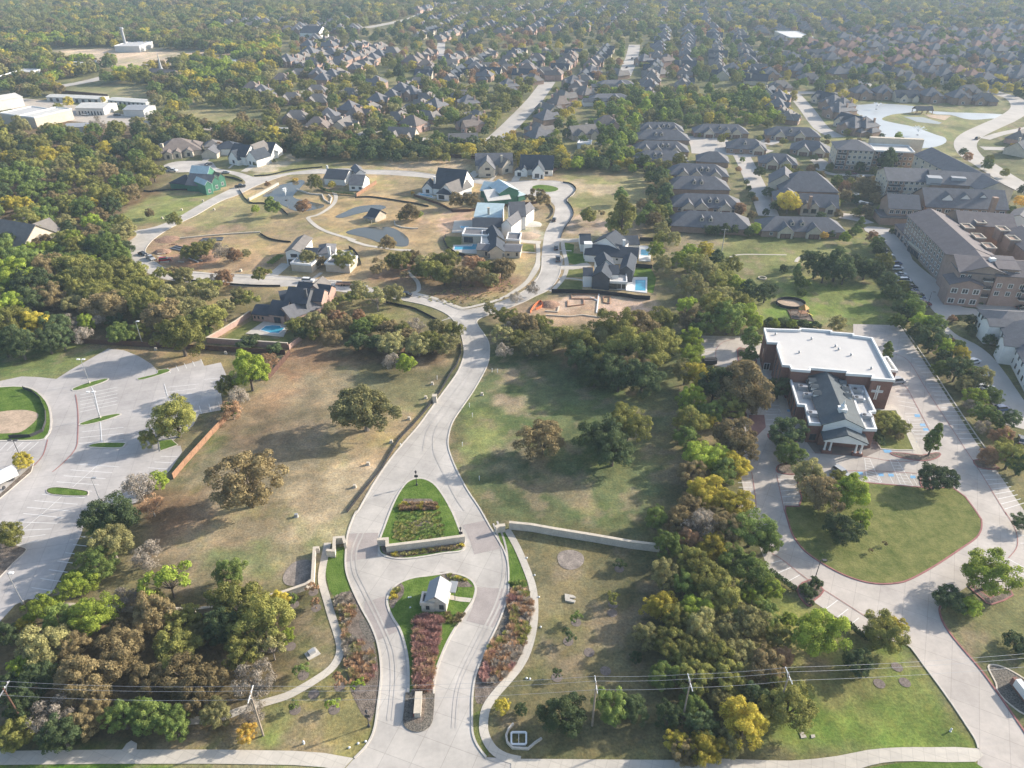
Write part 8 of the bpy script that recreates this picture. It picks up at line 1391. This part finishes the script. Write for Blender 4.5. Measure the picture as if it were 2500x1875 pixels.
# ---------------------------------------------------------------- building sites
def mound(lab, t, x, y, r, h, m):
    X, Y = P(t, x, y); R_ = random.Random(int(x + y)); mb = MB(); n_ = 16; k = len(mb.v)
    for j, (f_, z) in enumerate(((1.0, 0), (.75, .45), (.42, .82), (.12, 1.0))):
        for i in range(n_): a = 6.283 * i / n_; q = f_ * r * (1 + R_.uniform(-.16, .16)); mb.v.append((X + q * math.cos(a), Y + q * .8 * math.sin(a), z * h * (1 + R_.uniform(-.12, .12)) - .02))
    for j in range(3):
        for i in range(n_): i2 = (i + 1) % n_; mb.f.append((j * n_ + i, j * n_ + i2, (j + 1) * n_ + i2, (j + 1) * n_ + i))
    mb.f.append(tuple(range(3 * n_, 4 * n_))); o = mb.build('dirt_mound', m, smoothf=True); tag(o, lab, 'dirt mound')
M_RED = nmat('red_soil', (.27, .17, .115), .95, .35, .7, fine=.3, finescale=2.5, bump=1)
mound('brown soil heap beside the orange netting at the foundation trenches', 'E', 1345, 315, 4, 1.4, M_RED); mound('red soil heap among the pipe stacks by the loop street', 'K', 380, 1230, 4, 1.3, M_RED); mound('long red soil heap behind the pipe stacks', 'K', 430, 1110, 6, .7, M_RED); mound('pale rubble heap on the chalky plot by the white house', 'L', 1690, 965, 5, .6, M_KERB); mound('sandy heap at the plot in front of the low stone house', 'L', 1640, 1075, 6, .9, M_DIRT); mound('red soil heap near the leafy oaks of the site', 'K', 810, 1290, 5, 1.2, M_RED)
V_ = ["285,1400 290,1470 690,1475 700,1400 285,1400", "470,1475 480,1560 230,1590 225,1500", "780,1440 890,1445 880,1545 790,1530 780,1440", "580,1450 700,1500"]
o = empty('foundation_forms', (*P('V', 500, 1500), 0), 'dug foundation trenches and form boards on the bare house plot', 'foundation')
for s in V_: MB().wallpath(pl('V', s), .3, .0, .4).build('form_board', M_WOOD if s is not V_[3] else M_TRIM, o); 
MB().wallpath(pl('V', "715,1400 700,1520 680,1690"), .45, .0, .35).build('pipe_run', M_TRIM, o); MB().wallpath(pl('E', "1325,385 1480,395 1560,385 1680,400"), .4, 0, .4).build('form_board', W_CREAM, o); MB().wallpath(pl('E', "1320,360 1400,365 1410,330"), .4, 0, .4).build('form_board', W_CREAM, o)
tag(MB().wallpath(smooth(pl('E', "1225,370 1250,330 1290,300 1300,330 1262,350"), False, 3), .08, 0, 1.0).build('safety_netting', nmat('orange_net', (.6, .16, .06), .8, .2, 2)), 'orange safety netting beside the foundation trenches', 'netting')
for i, (x, y, w, a) in enumerate(((855, 1115, 9, 10), (540, 1200, 7, -25), (680, 1270, 11, -38), (700, 1300, 8, -38))):
    X, Y = P('K', x, y); o = empty('pipe_stack', (X, Y, 0), ('black pipe stack hung by the low retaining wall', 'black pipe stack between the red heaps', 'longest black pipe stack behind the oaks', 'black pipe stack lowest beside the oaks')[i], 'pipe stack', 'pipe stacks on the building site'); ca, sa = math.cos(math.radians(a)), math.sin(math.radians(a))
    for k in range(6): u = (k - 2.5) * .62; MB().tube((X - ca * w / 2 - sa * u, Y - sa * w / 2 + ca * u, .32), (X + ca * w / 2 - sa * u, Y + sa * w / 2 + ca * u, .32), .3, .3, 8).build('pipe', M_DGREY if k % 3 else M_GALV, o)
R_ = random.Random(9); gx0, gy0 = P('K', 400, 1302); LB = []
for i in range(26):
    X, Y = P('K', R_.uniform(330, 800), R_.uniform(1140, 1340)); L = R_.uniform(1.5, 4); a = R_.uniform(0, 3.1); o = MB().obox((0, 0), (math.cos(a), math.sin(a)), L, R_.uniform(.3, 1.1), 0, R_.uniform(.15, .6)).build('lumber_stack', R_.choice((M_WOOD, W_CREAM, M_TRIM, W_CREAM, M_RED))); o.location = (X, Y, 0); LB.append((math.hypot(X - gx0, Y - gy0), o))
for i, (d_, o) in enumerate(sorted(LB, key=lambda q: q[0])): tag(o, f"stack of lumber on the red building site, {ordn(i)} from the red car", 'lumber', 'stacked lumber on the building site')
# telehandler on the green sheathed house plot
X, Y = P('K', 648, 628); o = empty('lift_machine', (X, Y, 0), 'red lift machine with raised pale boom at the green sheathed house', 'lift'); MB().obox((X, Y), (1, 0), 3.2, 1.8, .6, 1.5).build('chassis', nmat('machine_red', (.4, .05, .04), .5, .1, 1), o); MB().tube((X, Y, 1.4), (X - .8, Y + 1.5, 7.5), .22, .16, 6).build('boom', W_CREAM, o)
for dx in (-1.1, 1.1):
    for dy in (-.9, .9): MB().tube((X + dx, Y + dy - .15, .5), (X + dx, Y + dy + .15, .5), .5, .5, 10).build('wheel', M_BLACK, o)
# lake pavilion and play court
X, Y = P('J', 1550, 735); o = empty('lake_pavilion', (X, Y, 0), 'open timber pavilion with two slate gables on the lake peninsula', 'pavilion'); f = Fr((X - 6, Y - 3), (X + 6, Y - 3), 6); slab(roofpolys(f, 'gx', 3.2, .7, .5)[0], .2).build('roof', R_SLATE, o)
for u in (0, 4, 8, 12):
    for v in (0, 6): q = f.w(u, v, 0); MB().tube((q[0], q[1], 0), (q[0], q[1], 3.2), .25, .25, 4).build('post', M_WOOD, o)
patch('play_court', pl('J', "1430,755 1560,760 1680,795 1660,805 1520,790"), .07, nmat('court_blue', (.27, .30, .30), .8, .1, .3)); patch('play_court', pl('J', "1560,740 1740,750 1700,780 1600,760"), .07, M_DIRT)
for k in PROTO:
    if k.get('label') is None:
        for c in list(k.children): bpy.data.objects.remove(c)
        bpy.data.objects.remove(k)
